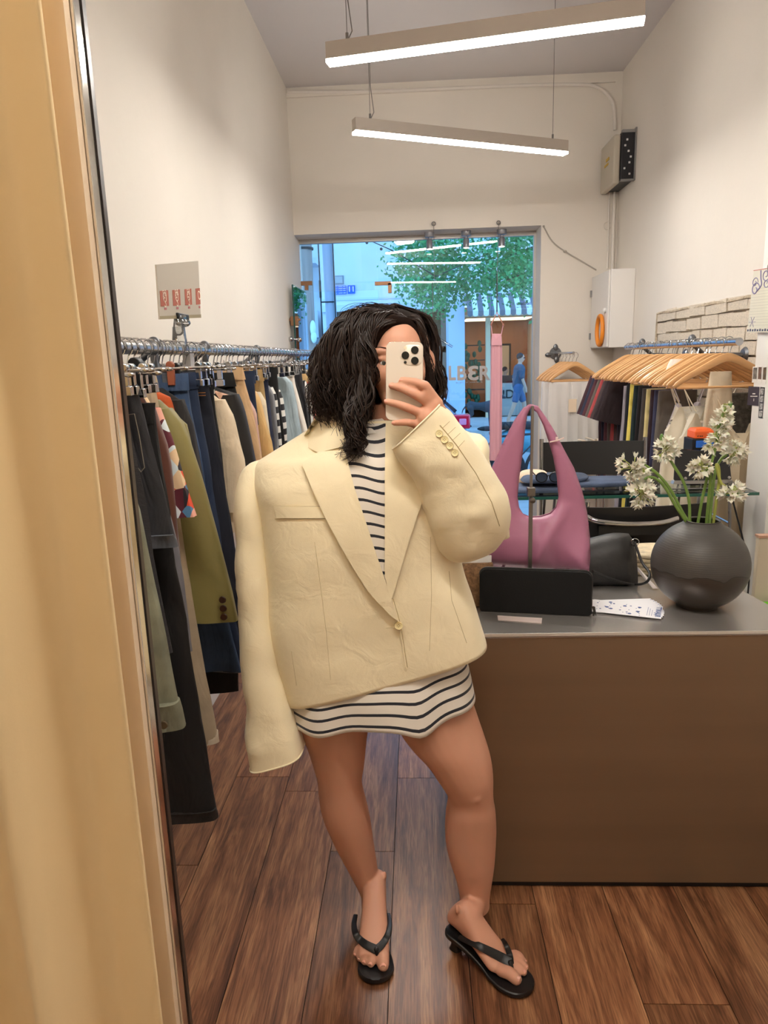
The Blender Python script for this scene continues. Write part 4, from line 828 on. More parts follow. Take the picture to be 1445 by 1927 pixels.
shirt('ochre_shirt', 'pale ochre cotton shirt with long folded sleeve', 'shirt', 2.47, [(450, 726), (478, 738), (490, 780), (500, 860)], [(474, 730), (488, 745), (500, 790), (512, 830), (520, 880)], fabric('pale_ochre', (214, 176, 116)), seed=22, sw=.14, th=.026)
shirt('ivory_shirt', 'ivory shirt shoulder behind the ochre shirt', 'shirt', 2.56, [(470, 730), (492, 742), (500, 780), (506, 860)], [(490, 738), (500, 755), (506, 800), (512, 860)], fabric('ivory_cotton', (222, 208, 182)), seed=23, sw=.11)
trousers('khaki_trousers', 'khaki trousers with waistband, centre of the left rail', 'trousers', 2.63, [(493, 696), (497, 730), (505, 790), (511, 860)], fabric('khaki', (178, 148, 100)), .18, .02, seed=24)
trousers('navy_trousers', 'navy trousers right of the khaki pair', 'trousers', 2.72, [(503, 696), (506, 740), (513, 800), (519, 870)], fabric('navy_cloth', (34, 42, 68)), .2, .02, seed=25)
shirt('grey_cardigan', 'grey cardigan left of the black and white striped top', 'cardigan', 2.80, [(480, 722), (508, 730), (516, 780), (522, 860)], [(506, 726), (516, 745), (521, 800), (526, 860)], fabric('mid_grey', (120, 122, 126)), seed=26, sw=.09)
shirt('striped_top', 'black and white wide-striped top next to the long black trousers', 'top', 2.90, [(490, 718), (514, 730), (522, 780), (529, 860)], [(512, 728), (521, 745), (527, 800), (532, 850)], bws, seed=27, sw=.1, th=.025)
trousers('black_trousers', 'slim black trousers rising highest between the two striped tops', 'trousers', 2.98, [(520, 686), (524, 740), (532, 800), (537, 860)], blk, .14, .025, seed=28)
shirt('striped_top', 'second black and white striped top with narrower sleeve, left of the pale blue jacket', 'top', 3.07, [(500, 728), (526, 734), (533, 780), (538, 850)], [(526, 734), (533, 752), (539, 800), (541, 850)], bws, seed=29, sw=.09, th=.025)
shirt('pale_blue_jacket', 'pale grey blue quilted jacket with wide sleeve', 'jacket', 3.20, [(505, 705), (540, 712), (552, 745), (562, 850)], [(538, 709), (550, 720), (558, 760), (566, 810), (568, 860)], fabric('pale_blue', (160, 178, 186)), seed=30, sw=.24, th=.035)
trousers('white_trousers', 'white trousers right of the pale blue jacket', 'trousers', 3.34, [(551, 691), (555, 722), (566, 760), (584, 830)], fabric('white_twill', (226, 218, 208)), .1, .025, seed=31)
trousers('black_trousers', 'black trousers between white trousers and the fine-striped shirt', 'trousers', 3.46, [(548, 700), (562, 730), (572, 780), (580, 830)], blk, .12, .025, seed=32)
trousers('charcoal_jeans', 'charcoal jeans on a black clip near the far end of the left rail', 'jeans', 3.58, [(566, 688), (569, 715), (578, 760), (586, 830)], den_blk, .14, .025, seed=33)
shirt('fine_striped_shirt', 'fine black and white striped shirt near the red top', 'shirt', 3.72, [(550, 712), (576, 722), (584, 760), (590, 830)], [(574, 716), (584, 735), (590, 780), (594, 830)], bws2, seed=34, sw=.11, th=.03)
shirt('rose_top', 'dusty rose top left of the bright red one', 'top', 3.9, [(560, 718), (585, 728), (592, 770), (597, 830)], [(583, 720), (590, 738), (596, 780), (600, 830)], fabric('dusty_rose', (186, 110, 100)), seed=35, sw=.09)
shirt('red_top', 'bright red top beside the woman\'s hair', 'top', 4.05, [(565, 716), (592, 724), (600, 760), (606, 830)], [(590, 718), (600, 736), (606, 780), (610, 830)], fabric('bright_red', (206, 56, 32)), seed=36, sw=.1)
shirt('gold_blouse', 'pale gold lace blouse last on the left rail', 'blouse', 4.3, [(560, 692), (594, 700), (604, 740), (612, 830)], None, fabric('pale_gold', (212, 184, 130)), seed=37, th=.04)
# hangers for them, in rail order
HG = 'hangers on the left rail'
for y, lb in CLIPS: clip_hanger(y, 'chrome clip hanger holding the '+short(lb), HG, 1.492, (-.12, .10) if y in (1.62, 1.80, 2.98, 3.58) else (-.14, .14))
em = (1.30, 1.44, 1.96, 2.05, 2.28, 2.51, 2.67, 3.02, 3.14, 3.28, 3.4, 3.64, 3.82, 3.98, 4.15, 4.45, 4.6, 4.72, 4.85, 5.0)
for i, y in enumerate(em): clip_hanger(y, 'empty clip hanger, %s of the bare ones on the left rail from the mirror edge' % ordinal(i), 'empty hangers on the left rail', 1.485)
# one brown clip holding the mid blue jeans, white beige clip
x_ = PY(322, 700, 1.78).x; tag(MB().box((x_-.009, 1.772, 1.45), (x_+.009, 1.784, 1.50)).tube([(x_, 1.770, 1.50), (x_, 1.786, 1.50)], .010, 10).build('wooden_clip', mat('brown_clip', (150, 84, 58), .5), bevel=.002), 'brown metal trouser clip gripping the waist of the mid blue jeans', 'clip')
x_ = PY(258, 700, 1.60).x; tag(MB().box((x_-.013, 1.585, 1.435), (x_+.013, 1.605, 1.468)).tube([(x_, 1.585, 1.505), (x_, 1.61, 1.505)], .015, 10).box((x_-.009, 1.592, 1.46), (x_+.009, 1.600, 1.51)).build('black_clip', black, bevel=.002), 'black rubber trouser clip gripping the beige waistband', 'clip')
# ------------------------------------------------------------------ right rack
wd_ = mat('hanger_wood', (216, 166, 112), .42, bump=(30, .1, .002), var=(5, .12), stretch=(1, 8, 8), coat=.3)
RH = 'wooden hangers on the right rail'
ys = [3.20, 3.27, 3.36, 3.41, 3.45, 3.50, 3.54, 3.60, 3.64, 3.68, 3.72, 3.77, 3.82, 3.87, 3.93, 4.0, 4.06, 4.13, 4.2, 4.27, 4.35, 4.43, 4.5, 4.57, 4.64]
proto = None
for i, y in enumerate(ys):
    lab = 'light wooden coat hanger, %s from the near end of the right rail' % ordinal(i) if i else 'nearest light wooden coat hanger on the right rail, beside the white pier'
    gg = RH
    if i == 0: proto = top_hanger(y, lab, gg, wd_, 1.455, RX2, RX2, RZ2, .225)
    else:
        c = copytree(proto); c.location = (RX2+random.uniform(-.012, .012), y, 1.455); c['label'] = lab; c.rotation_euler = (0, random.uniform(-.02, .02), random.uniform(-.06, .06))
def rgarm(name, label, cat, y, zt, zb, x0, w0, w1, m, th=.018, seed=0, grp='clothes hanging on the right rail', slv=None, part='body'):
    t = thing(name, label, cat, (RX2, y, zb), grp); zs = zr(zt, zb, 14)
    MB().loft(cloth_loft(zs, lambda z: x0-(w1-w0)*.5*(zt-z)/(zt-zb), lambda z: x0+w0+(w1-w0)*.5*(zt-z)/(zt-zb), y, th, seed, folds=6, amp=.4)).build(part, m, t)
    if slv:
        for s in (-1, 1):
            cx = x0 if s < 0 else x0+w0; R = []
            for k in range(9):
                f = k/8; z = zt-.005-f*slv; R.append(sring(V((cx+s*(.01+.05*f), y-.01, z+s*0)), V((.05+.035*f, 0, .02*s)), V((0, th*1.1, 0)), 20, 2.4))
            MB().loft(R).build('sleeve', m, t)
    return t
tees = [(4.98, (66, 40, 48), 'plum'), (4.90, (48, 50, 70), 'navy'), (4.83, (84, 46, 54), 'maroon'), (4.75, (96, 88, 82), 'taupe'), (4.68, (168, 70, 72), 'coral red'), (4.61, (74, 60, 62), 'dark brown'), (4.54, (40, 26, 32), 'black cherry'), (4.48, (34, 20, 26), 'dark burgundy')]
for i, (y, c, nm) in enumerate(tees):
    rgarm('short_sleeved_top', nm+' short-sleeved top at the far end of the right rail', 'top', y-.12, 1.335, .62+.03*i, 1.22+.0*i, .26, .24, fabric('tee_'+nm.replace(' ', '_'), c), .017, i, slv=.25)
cols = [(4.30, (150, 144, 152), 'lilac grey', .10, 1.30, .45), (4.24, (22, 24, 34), 'black', .13, 1.31, .4), (4.17, (226, 208, 100), 'bright yellow', .13, 1.36, .42), (4.10, (20, 38, 40), 'dark teal', .12, 1.31, .4), (4.02, (26, 22, 24), 'black wide', .14, 1.31, .4), (3.95, (70, 62, 58), 'dark taupe', .13, 1.30, .4), (3.88, (208, 192, 134), 'straw beige', .13, 1.30, .4), (3.81, (52, 34, 42), 'plum', .13, 1.30, .4), (3.75, (58, 60, 88), 'slate navy', .13, 1.30, .4), (3.69, (106, 98, 90), 'grey taupe', .13, 1.30, .4)]
for i, (y, c, nm, w, zt, zb) in enumerate(cols):
    rgarm('hanging_trousers', nm+' trousers hanging over a wooden hanger on the right rail', 'trousers', y, zt, zb, 1.225, w+.06, w+.12, fabric('tr_'+nm.replace(' ', '_'), c), .022, 30+i, part='legs')
satin = mat('ivory_satin', (232, 222, 200), .32, bump=(5, .6, .03), var=(4, .04), sheen=.3)
satl = mat('lilac_satin', (214, 206, 212), .4, bump=(5, .5, .03)); shr = mat('champagne_satin', (216, 198, 168), .35, bump=(5, .6, .03))
def slip(label, y, m, x0, w, zt=1.28, zb=.45, seed=0, gauze=None):
    t = thing('slip_dress', label, 'dress', (RX2, y, zb), 'clothes hanging on the right rail'); c = x0+w/2
    R = []
    for k in range(18):
        f = k/17; z = zt-.12-f*(zt-.12-zb); hw = w/2*(.80+.35*f); q = []
        for j, pt in enumerate(sring(V((0, 0, 0)), V((1, 0, 0)), V((0, 1, 0)), 48, 2.3)):
            v = .13*max(0, 1-abs(abs(pt.x)-.5)*2.4) if k == 0 else (.05*max(0, 1-abs(abs(pt.x)-.5)*2.4) if k == 1 else 0)
            q.append(V((c+pt.x*hw, y+pt.y*(.024+.02*f)*(1+.35*sin(pt.x*9+seed+z*3)), z+v)))
        R.append(q)
    MB().loft(R).build('skirt', m, t)
    for sg in (-1, 1):
        MB().tube([V((c+sg*w*.20, y-.02, zt-.0)), V((c+sg*w*.36, y, zt+.10)), V((c+sg*w*.22, y+.02, zt-.0))], .0028, 5).build('strap', m, t)
    return t
slip('lilac white satin dress left of the ivory slips on the right rail', 3.60, satl, 1.22, .24, 1.25, .4, 1)
slip('ivory satin slip dress with thin straps, second from the near hanger', 3.47, satin, 1.16, .30, 1.24, .35, 2)
slip('ivory satin slip dress behind the white flowers on the right rail', 3.34, satin, 1.18, .32, 1.22, .35, 4)
slip('champagne satin slip dress nearest the white pier', 3.20, shr, 1.28, .28, 1.18, .3, 5)
rgarm('sheer_blouse', 'sheer beige blouse hanging inside the nearest wooden hanger', 'blouse', 3.25, 1.40, .9, 1.30, .09, .16, fabric('sheer_beige', (214, 198, 172)), .02, 51)
rgarm('dark_fur_vest', 'dark grey fluffy garment beyond the champagne slip, by the pier', 'vest', 3.32, 1.30, .8, 1.42, .13, .14, mat('dark_fluff', (90, 84, 76), 1, bump=(90, 1, .01), var=(40, .5)), .03, 52)
rgarm('white_pouch_bag', 'small white cloth draped on the wooden hangers', 'cloth', 3.58, 1.455, 1.40, 1.24, .1, .14, fabric('white_cloth', (232, 222, 210)), .03, 53)
# ------------------------------------------------------------------ face-out arm on the back wall with sheer white clothes
fx, fz = 1.165, 1.50
fa_ = thing('wall_rail', 'chrome face-out arm with a grey wall plate on the back wall beside the window', 'rail', (fx, 5.9, fz))
MB().lathe((fx-.02, 5.998, fz), [(0, 0), (.05, 0), (.045, .012), (0, .014)], 20, (0, -1, 0)).ell((fx-.02, 5.99, fz+.045), (.02, .01, .03)).ell((fx-.075, 5.99, fz-.01), (.03, .01, .018)).ell((fx-.01, 5.99, fz-.05), (.02, .01, .028)).build('wall_plate', gun, fa_)
MB().tube([(fx-.02, 5.99, fz), (fx+.02, 5.50, fz)], .010, 12).build('arm', steelr, fa_)
for i in range(5):
    c = copytree(proto); c.location = (fx+.0+.012*i, 5.86-.075*i, 1.41); c['label'] = 'wooden hanger on the short arm beside the window, %s from the wall' % ordinal(i); c['group'] = 'wooden hangers on the back wall arm'
    c.rotation_euler = (0, 0, 0); c.scale = (.86, 1, 1)
    for ch in list(c.children):
        if ch.name.startswith('hook'): ch.scale = (1, 1, 1)
gz = mat('sheer_white', (240, 236, 232), .8, alpha=.55); gz2 = mat('sheer_blue_white', (232, 236, 246), .8, alpha=.75)
for i, (y, m_, x0, w, zb, lb) in enumerate(((5.78, gz2, 1.0, .34, .72, 'sheer white dress closest to the back wall beside the window'), (5.68, gz, .99, .40, .62, 'sheer ivory lace dress in the middle of the short wall arm'), (5.57, gz, 1.02, .38, .70, 'sheer white skirt with a paper tag on the short wall arm'))):
    t = thing('sheer_dress', lb, 'dress', (fx, y, zb)); R = []
    for k in range(20):
        f = k/19; z = 1.285-f*(1.285-zb); q = []
        for j, pt in enumerate(sring(V((0, 0, 0)), V((1, 0, 0)), V((0, 1, 0)), 64, 2.4)):
            q.append(V((x0+w/2+pt.x*w/2*(1+.06*f), y+pt.y*(.016+.014*f)*(1+.45*sin(pt.x*16+i*2+z*2)), z+(.02*sin(pt.x*5+i) if k == 19 else 0))))
        R.append(q)
    MB().loft(R, False, False).build('fabric', m_, t)
    if i == 2:
        MB().box((1.165, 5.535, 1.055), (1.225, 5.538, 1.155)).build('paper_tag', mat('tag_paper', (232, 212, 186), .7), t, smooth=False)
        MB().tube([(1.19, 5.54, 1.26), (1.195, 5.536, 1.155)], .0012, 4).build('tag_string', whitem, t)
# ================================================================== COUNTER
CZ = .78
ctm = mat('brushed_steel_top', (186, 182, 178), .25, .7, bump=(60, .15, .0005), stretch=(.1, 6, 1)); cfm = mat('brushed_brown_steel', (140, 116, 92), .4, .55, bump=(50, .2, .0006), var=(2, .10), stretch=(.15, 1, 4))
ct = thing('shop_counter', 'low steel counter with a brushed brown metal front panel', 'counter', (.6, 1.78, 0))
CX0, CX1, CY0 = .105, 1.30, 1.78
top = [V((CX0, CY0-.003, CZ-.012)), V((CX1-.12, CY0-.003, CZ-.012)), V((1.02, 2.02, CZ-.012)), V((.97, 2.45, CZ-.012)), V((CX0, 2.45, CZ-.012))]
top = [V((CX0, CY0-.003, CZ-.014)), V((1.02, CY0-.003, CZ-.014)), V((.98, 2.10, CZ-.014)), V((.90, 2.45, CZ-.014)), V((CX0, 2.45, CZ-.014))]
MB().prism(top, (0, 0, .014)).build('worktop', ctm, ct, smooth=False, bevel=.003)
MB().box((CX0+.003, CY0, .022), (1.015, CY0+.02, CZ-.014)).build('front_panel', cfm, ct, smooth=False)
MB().box((CX0+.003, CY0+.02, .0), (CX0+.02, 2.44, CZ-.014)).box((.86, CY0+.02, 0), (.88, 2.44, CZ-.014)).build('side_panel', cfm, ct, smooth=False)
MB().box((CX0+.02, CY0+.012, 0), (1.0, CY0+.03, .022)).build('plinth', mat('plinth_black', (20, 18, 18), .6), ct, smooth=False)
MB().box((CX0, CY0-.0055, CZ-.007), (1.02, CY0-.003, CZ+.0005)).build('edge_highlight', mat('edge_highlight_tone', (240, 236, 228), .35, .6), ct, smooth=False)  # pale strip paints the highlight along the front edge of the worktop
# bag stand and pink bag
bs = thing('bag_stand', 'grey metal upright display stand holding the pink bag on the counter', 'stand', (.38, 2.08, CZ)); sx0 = PY(1000, 1060, 2.06)
tp_ = PY(1002, 762, 2.06); md_ = PY(999, 925, 2.055)
sm_ = mat('stand_metal', (128, 122, 114), .28, .9)
MB().box((sx0.x-.07, 1.975, CZ), (sx0.x+.07, 2.12, CZ+.006)).build('base', sm_, bs, bevel=.002)
sx0 = PY(997, 1072, 2.005); md_ = PY(999, 925, 2.03); tp_ = PY(1002, 764, 2.085)
MB().tube([(sx0.x, 2.005, CZ), tuple(md_)], .0075, 4).build('lower_pole', sm_, bs, smooth=False, bevel=.001)
MB().tube([tuple(md_), tuple(tp_)], .0055, 4).build('upper_pole', sm_, bs, smooth=False, bevel=.001)
MB().box((md_.x-.011, md_.y-.012, md_.z-.012), (md_.x+.011, md_.y+.012, md_.z+.012)).lathe((md_.x+.002, md_.y-.012, md_.z-.022), [(0, 0), (.008, 0), (.008, .014), (0, .016)], 12, (0, -1, 0)).build('clamp', sm_, bs, bevel=.001)
pkl = mat('pink_leather', (180, 118, 146), .42, bump=(10, .3, .01), var=(5, .05), spec=.4)
bg2 = thing('shoulder_bag', 'large mauve pink leather slouchy shoulder bag hanging on the stand', 'bag', (.33, 2.12, CZ))
def arc(a, b, c, k=8): return [tuple((1-t)**2*V(a)+2*t*(1-t)*V(b)+t*t*V(c)) for t in [i/k for i in range(k)]]
outer_l = [(862, 1062), (872, 1030), (888, 985), (906, 930), (925, 880), (948, 830), (968, 790), (984, 768), (997, 760)]
outer_r = [(1012, 764), (1028, 786), (1044, 812), (1061, 845), (1080, 880), (1096, 925), (1105, 965), (1110, 1010), (1111, 1050), (1108, 1078)]
inner = [(998, 768), (1010, 776), (1022, 800), (1032, 830), (1041, 860), (1048, 900), (1051, 935), (1047, 955), (1036, 967), (1018, 973), (998, 974), (985, 968), (977, 955), (974, 935), (977, 900), (984, 850), (988, 810), (992, 782)]
# two shells (front and back) meeting at the outline; thickness from distance to edge
def bagshell(sgn, y0):
    poly = [V((p[0], p[1])) for p in outer_l+outer_r]; hole = [V((p[0], p[1])) for p in inner]
    def dens(q, st):
        o = []
        for i in range(len(q)):
            a, b = q[i], q[(i+1) % len(q)]; k = max(1, int((b-a).length/st)); o += [a.lerp(b, j/k) for j in range(k)]
        return o
    A = dens(poly, 6); Hh = dens(hole, 6)
    def ins(q, x, y):
        c = False; j = len(q)-1
        for i in range(len(q)):
            if (q[i].y > y) != (q[j].y > y) and x < (q[j].x-q[i].x)*(y-q[i].y)/(q[j].y-q[i].y)+q[i].x: c = not c
            j = i
        return c
    I = []; y = 762
    while y < 1078:
        x = 862
        while x < 1112:
            if ins(poly, x, y) and not ins(hole, x, y) and min((V((x, y))-q).length for q in A+Hh) > 3: I.append(V((x, y)))
            x += 6
        y += 6
    nA, nH = len(A), len(Hh)
    ed = [(i, (i+1) % nA) for i in range(nA)]+[(nA+i, nA+(i+1) % nH) for i in range(nH)]
    co, e_, fa, *_ = delaunay_2d_cdt(A+Hh+I, ed, [], 0, 1e-4)
    out = MB()
    for p in co:
        d1 = min((p-q).length for q in A); d2 = min((p-q).length for q in Hh)
        bel = max(0, min(1, (p.y-940)/110)); w = .014*min(1, d1/10)*min(1, (d2+2)/10)+.055*bel*min(1, d1/55)**.6
        fold = 1.7*.010*sin((p.x-1000)*.055+(p.y-960)*.02)*bel+.012*max(0, 1-abs((p.x-1040)-(p.y-1000)*-.55)/16)*max(0, min(1, (p.y-950)/30))*(1-bel*.3)-.008*max(0, 1-abs((p.x-1030)-(p.y-1010)*.35)/14)*bel-.010*max(0, 1-abs(p.x-1003)/5)*bel
        pt = PY(p.x, p.y, y0-sgn*(w+fold*(1 if sgn > 0 else 0))); 
        if sgn < 0: q = PY(p.x, p.y, y0); pt = V((q.x, y0+w, q.z))
        out.v.append(tuple(pt))
    for f in fa:
        c = sum((co[i] for i in f), V((0, 0)))/len(f)
        if ins(A, c.x, c.y) and not ins(Hh, c.x, c.y):
            f = list(f)
            if ((co[f[1]]-co[f[0]]).cross(co[f[2]]-co[f[0]]) > 0) == (sgn > 0): f = f[::-1]
            out.f.append(tuple(f))
    return out
fm = bagshell(1, 2.10); bm_ = bagshell(-1, 2.115); fm.add(bm_.v, bm_.f)
o_ = fm.build('body', pkl, bg2, ang=180)
md = o_.modifiers.new('t', 'SOLIDIFY'); md.thickness = .0025
bl = MB(); bl.prism([PY(1021, 788, 2.085), PY(1036, 800, 2.085), PY(1037, 829, 2.085), PY(1061, 823, 2.085), PY(1062, 826, 2.083), PY(1036, 833, 2.083)], (0, .002, 0)); 
MB().tube([PY(1034, 832, 2.082), PY(1048, 829, 2.080), PY(1061, 824, 2.084)], .0022, 6).box(tuple(PY(1045, 830, 2.08)-V((.0, .004, 0))), tuple(PY(1049, 822, 2.078)+V((.001, 0, 0)))).build('tag_loop', mat('tag_cord', (238, 214, 206), .5), bg2)
st = MB()
for q in ([(1033, 836), (1041, 862), (1047, 900), (1049, 935)], [(1004, 976), (1006, 1000), (1005, 1040)], [(998, 978), (1000, 1040)]):
    pts = [PY(a, b, 2.073 if b < 960 else 2.045) for a, b in q]; st.tube(catmull(pts, 4), .0009, 4)
# wallet
wl = thing('zip_wallet', 'black suede zip-around wallet standing on the counter edge', 'wallet', (.32, 1.91, CZ))
a, b = PZ(902, 1150, CZ), PZ(1112, 1160, CZ); h = PY(1000, 1072, 1.93).z-CZ; d_ = (b-a); d_.z = 0; L = d_.length; ex_ = d_.normalized(); nn = V((-ex_.y, ex_.x, 0))
suede = mat('black_suede', (11, 11, 11), .95, bump=(300, .4, .001))
def rr2(L, h, r, k=5):
    pts = []
    for cx, cz, a0 in ((L-r, r*.4, -90), (L-r, h-r, 0), (r, h-r, 90), (r*.4, r*.4, 180)):
        rad = r if cz > h/2 else r*.4
        cx2 = cx if cz > h/2 else (L-rad if cx > L/2 else rad)
        pts += [(cx2+rad*cos(radians(a0+90*i/k)), (cz if cz > h/2 else rad)+rad*sin(radians(a0+90*i/k))) for i in range(k+1)]
    return pts
rings = []
for t, ins in ((-.014, .006), (-.012, .001), (-.004, 0), (-.003, .003), (.003, .003), (.004, 0), (.012, .001), (.014, .006)):
    rings.append([a+ex_*(ins+(L-2*ins)*(px/L))+nn*(t+.01)+V((0, 0, ins+(h-2*ins)*(pz/h)-(0.0))) for px, pz in rr2(L, h, .022)])
MB().loft(rings).build('body', suede, wl, ang=60)
zp = [a+ex_*px+nn*.01+V((0, 0, pz)) for px, pz in rr2(L+.001, h+.001, .022)]
MB().tube(zp[:-6], .0022, 6).build('zip', mat('zip_black', (40, 38, 38), .4), wl)
q = a+ex_*(L+.004); MB().tube([q+V((0, 0, .03)), q+V((.003, -.004, .018)), q+V((.001, -.006, .004))], .003, 6).tube([q+V((.004, -.003, .03)), q+V((.008, -.006, .004))], .0015, 5).build('zip_pull', mat('zip_metal', (70, 68, 66), .3, .8), wl)
# tag in front
a = PZ(936, 1158, CZ+.002); b = PZ(1020, 1163, CZ+.002); c = PZ(1019, 1172, CZ+.002); d = PZ(937, 1166, CZ+.002)
MB().prism([a, b, c, d], (0, 0, -.0015)).build('price_tag', mat('pale_pink_paper', (228, 212, 208), .6), smooth=False); tag(bpy.data.objects['price_tag'], 'small pale pink strip tag lying in front of the black wallet', 'price tag')
# brown woven clutch behind her hip and the wallet
wv = thing('woven_clutch', 'brown woven clutch with white paper edge between the blazer hem and the wallet', 'bag', (.13, 2.0, CZ)); wm = mat('brown_weave', (132, 98, 66), .8, bump=(240, 1, .003), var=(120, .4))
MB().loft(smooth_rings([sring(V((.135, 2.02, z)), V((w, 0, 0)), V((0, d, 0)), 28, 2.8) for z, w, d in ((CZ+.001, .07, .035), (CZ+.01, .08, .04), (CZ+.05, .085, .035), (CZ+.1, .085, .025), (CZ+.125, .08, .012))], 3)).build('body', wm, wv)
MB().loft([sring(V((.135, 2.025, z)), V((.078, 0, 0)), V((0, .006, 0)), 20, 3) for z in (CZ+.11, CZ+.145)]).build('tissue_paper', whitem, wv)
# black pouch with strap
pc = thing('black_pouch', 'soft black leather pouch with a thin wrist strap lying behind the leaflets', 'bag', (.56, 2.2, CZ)); pl = mat('pouch_leather', (30, 29, 29), .5, bump=(30, .5, .004))
R = []
for f in [i/12 for i in range(13)]:
    x = .43+.255*f; y = 2.21-.02*f; hh = (.105+.05*min(1, f*1.4))*(1 if f < .95 else .8)*(.35+.65*min(1, f*6)); w = .05*(min(1, f*5)*.9+.1)*(min(1, (1-f)*6)*.8+.2)
    R.append(sring(V((x, y, CZ+hh/2+.001)), V((0, w, 0)), V((0, .022*(1 if f > .1 else .3), hh/2)), 24, 2.5))
MB().loft(R).build('body', pl, pc)
e0 = V((.675, 2.185, CZ+.135)); MB().tube(catmull([e0, PY(1208, 1058, 2.13), PY(1222, 1078, 2.08), PY(1217, 1095, 2.06), PZ(1195, 1100, CZ+.012), PZ(1160, 1093, CZ+.03), PZ(1115, 1075, CZ+.07)], 6), .0042, 8).build('strap', pl, pc)
MB().tube([e0+V((.012*cos(t), -.004, .012*sin(t))) for t in [i*pi/7 for i in range(15)]], .0018, 5).build('ring', chrome, pc)
MB().prism([PZ(1190, 1063, CZ+.035), PZ(1199, 1066, CZ+.04), PZ(1238, 1108, CZ+.003), PZ(1228, 1108, CZ+.003)], (0, .0, .001)).build('swing_tag', mat('tag_paper2', (214, 204, 200), .6), pc, smooth=False)
# fan of leaflets
lw = mat('leaflet_paper', (236, 236, 240), .5); lb = mat('leaflet_blue', (52, 84, 150), .5)
for k in range(6):
    ang = -.12+k*.085; piv = V((.495, 1.972, 0)); z = CZ+.001+.0009*(6-k)
    ex2_ = V((cos(ang-.25), sin(ang-.25), 0)); ey2 = V((-ex2_.y, ex2_.x, 0)); L, w = .190, .052
    t = thing('leaflet', ('front leaflet of the fan, white with blue dots, beside the black wallet' if k == 0 else 'white and blue leaflet, %s counting back from the front one of the fan' % ordinal(k)), 'leaflet', piv+V((0, 0, z)), 'fanned leaflets on the counter')
    P_ = lambda u, v, dz=0: piv+ex2_*u+ey2*v+V((0, 0, z+dz))
    MB().prism([P_(0, -w), P_(L, -w), P_(L, w), P_(0, w)], (0, 0, -.0007)).build('paper', lw, t, smooth=False)
    dt = MB(); rk = random.Random(5)
    for i in range(34 if k == 0 else 8):
        u, v, r = rk.uniform(.012, L*.72) if k == 0 else rk.uniform(L*.6, L*.8), rk.uniform(-w*.85, w*.85), rk.choice([.0016, .0028, .0052])
        dt.prism([P_(u+r*cos(q_), v+r*sin(q_), .0004) for q_ in [i_*pi/5 for i_ in range(10)]], (0, 0, -.0003))
    dt.build('printed_dots', lb, t, smooth=False)
    tm = text_mb('TTIKAJLJR', .019, frame(P_(L-.010, 0, .0004), ey2*-1, ex2_*1), 0, bold=.0006); tm.build('printed_letters', lb, t, smooth=False)
    s2 = MB(); 
    for i in range(3): s2.prism([P_(L-.026-.006*i, -w*.7, .0004), P_(L-.025-.006*i, -w*.7, .0004), P_(L-.025-.006*i, w*(.2+.2*i), .0004), P_(L-.026-.006*i, w*(.2+.2*i), .0004)], (0, 0, -.0002))
    s2.build('small_print', lb, t, smooth=False)
# vase
vc = V((.795, 1.975, CZ)); vr = .1315
def vasem():
    M = mat('black_stoneware', (58, 54, 50), .42, .15); t = M.node_tree; b = t.nodes['Principled BSDF']; N = t.nodes.new; L = t.links.new
    g = N('ShaderNodeTexCoord'); s = N('ShaderNodeSeparateXYZ'); L(g.outputs['Object'], s.inputs[0]); n = N('ShaderNodeTexNoise'); n.inputs['Scale'].default_value = 14; n.inputs['Detail'].default_value = 2
    mp = N('ShaderNodeMapping'); mp.inputs['Scale'].default_value = (1, 1, .05); L(g.outputs['Object'], mp.inputs[0]); L(mp.outputs[0], n.inputs[0])
    ma = N('ShaderNodeMath'); ma.operation = 'MULTIPLY_ADD'; ma.inputs[1].default_value = .05; L(n.outputs[0], ma.inputs[0]); L(s.outputs['Z'], ma.inputs[2])
    cr = N('ShaderNodeValToRGB'); e = cr.color_ramp.elements; base = .105+.035
    mr = N('ShaderNodeMapRange'); mr.inputs[1].default_value = base-.02; mr.inputs[2].default_value = base+.02; L(ma.outputs[0], mr.inputs[0]); L(mr.outputs[0], cr.inputs[0])
    e[0].color = lin((64, 56, 50)); e[0].position = .46; e[1].color = lin((76, 73, 70)); e[1].position = .54; q = e.new(.5); q.color = lin((34, 31, 30)); L(cr.outputs[0], b.inputs['Base Color'])
    r2 = N('ShaderNodeMapRange'); r2.inputs[3].default_value = .34; r2.inputs[4].default_value = .5; L(mr.outputs[0], r2.inputs[0]); L(r2.outputs[0], b.inputs['Roughness'])
    w = N('ShaderNodeTexWave'); w.bands_direction = 'Z'; w.inputs['Scale'].default_value = 55; w.inputs['Distortion'].default_value = 1.5; L(g.outputs['Object'], w.inputs[0]); bp = N('ShaderNodeBump'); bp.inputs['Strength'].default_value = .12; bp.inputs['Distance'].default_value = .001; L(w.outputs[0], bp.inputs['Height']); L(bp.outputs[0], b.inputs['Normal']); return M
vs = thing('ceramic_vase', 'round black stoneware vase with a dripping glaze line on the counter', 'vase', vc)
prof = [(0, 0), (.050, 0), (.056, .003)]
for i in range(3, 26):
    a = pi*i/28; r = vr*sin(a); z = vr*.97*(1-cos(a))
    if z < .005: continue
    if r < .046 and z > vr: continue
    if r > .056 or z > vr: prof.append((r, z-.004))
prof += [(.046, .249), (.0475, .2515), (.045, .2525), (.042, .249), (.06, .23), (.1, .18), (.11, .1), (.04, .01), (0, .01)]
MB().lathe(vc, prof, 64).build('vase_body', vasem(), vs, ang=60)
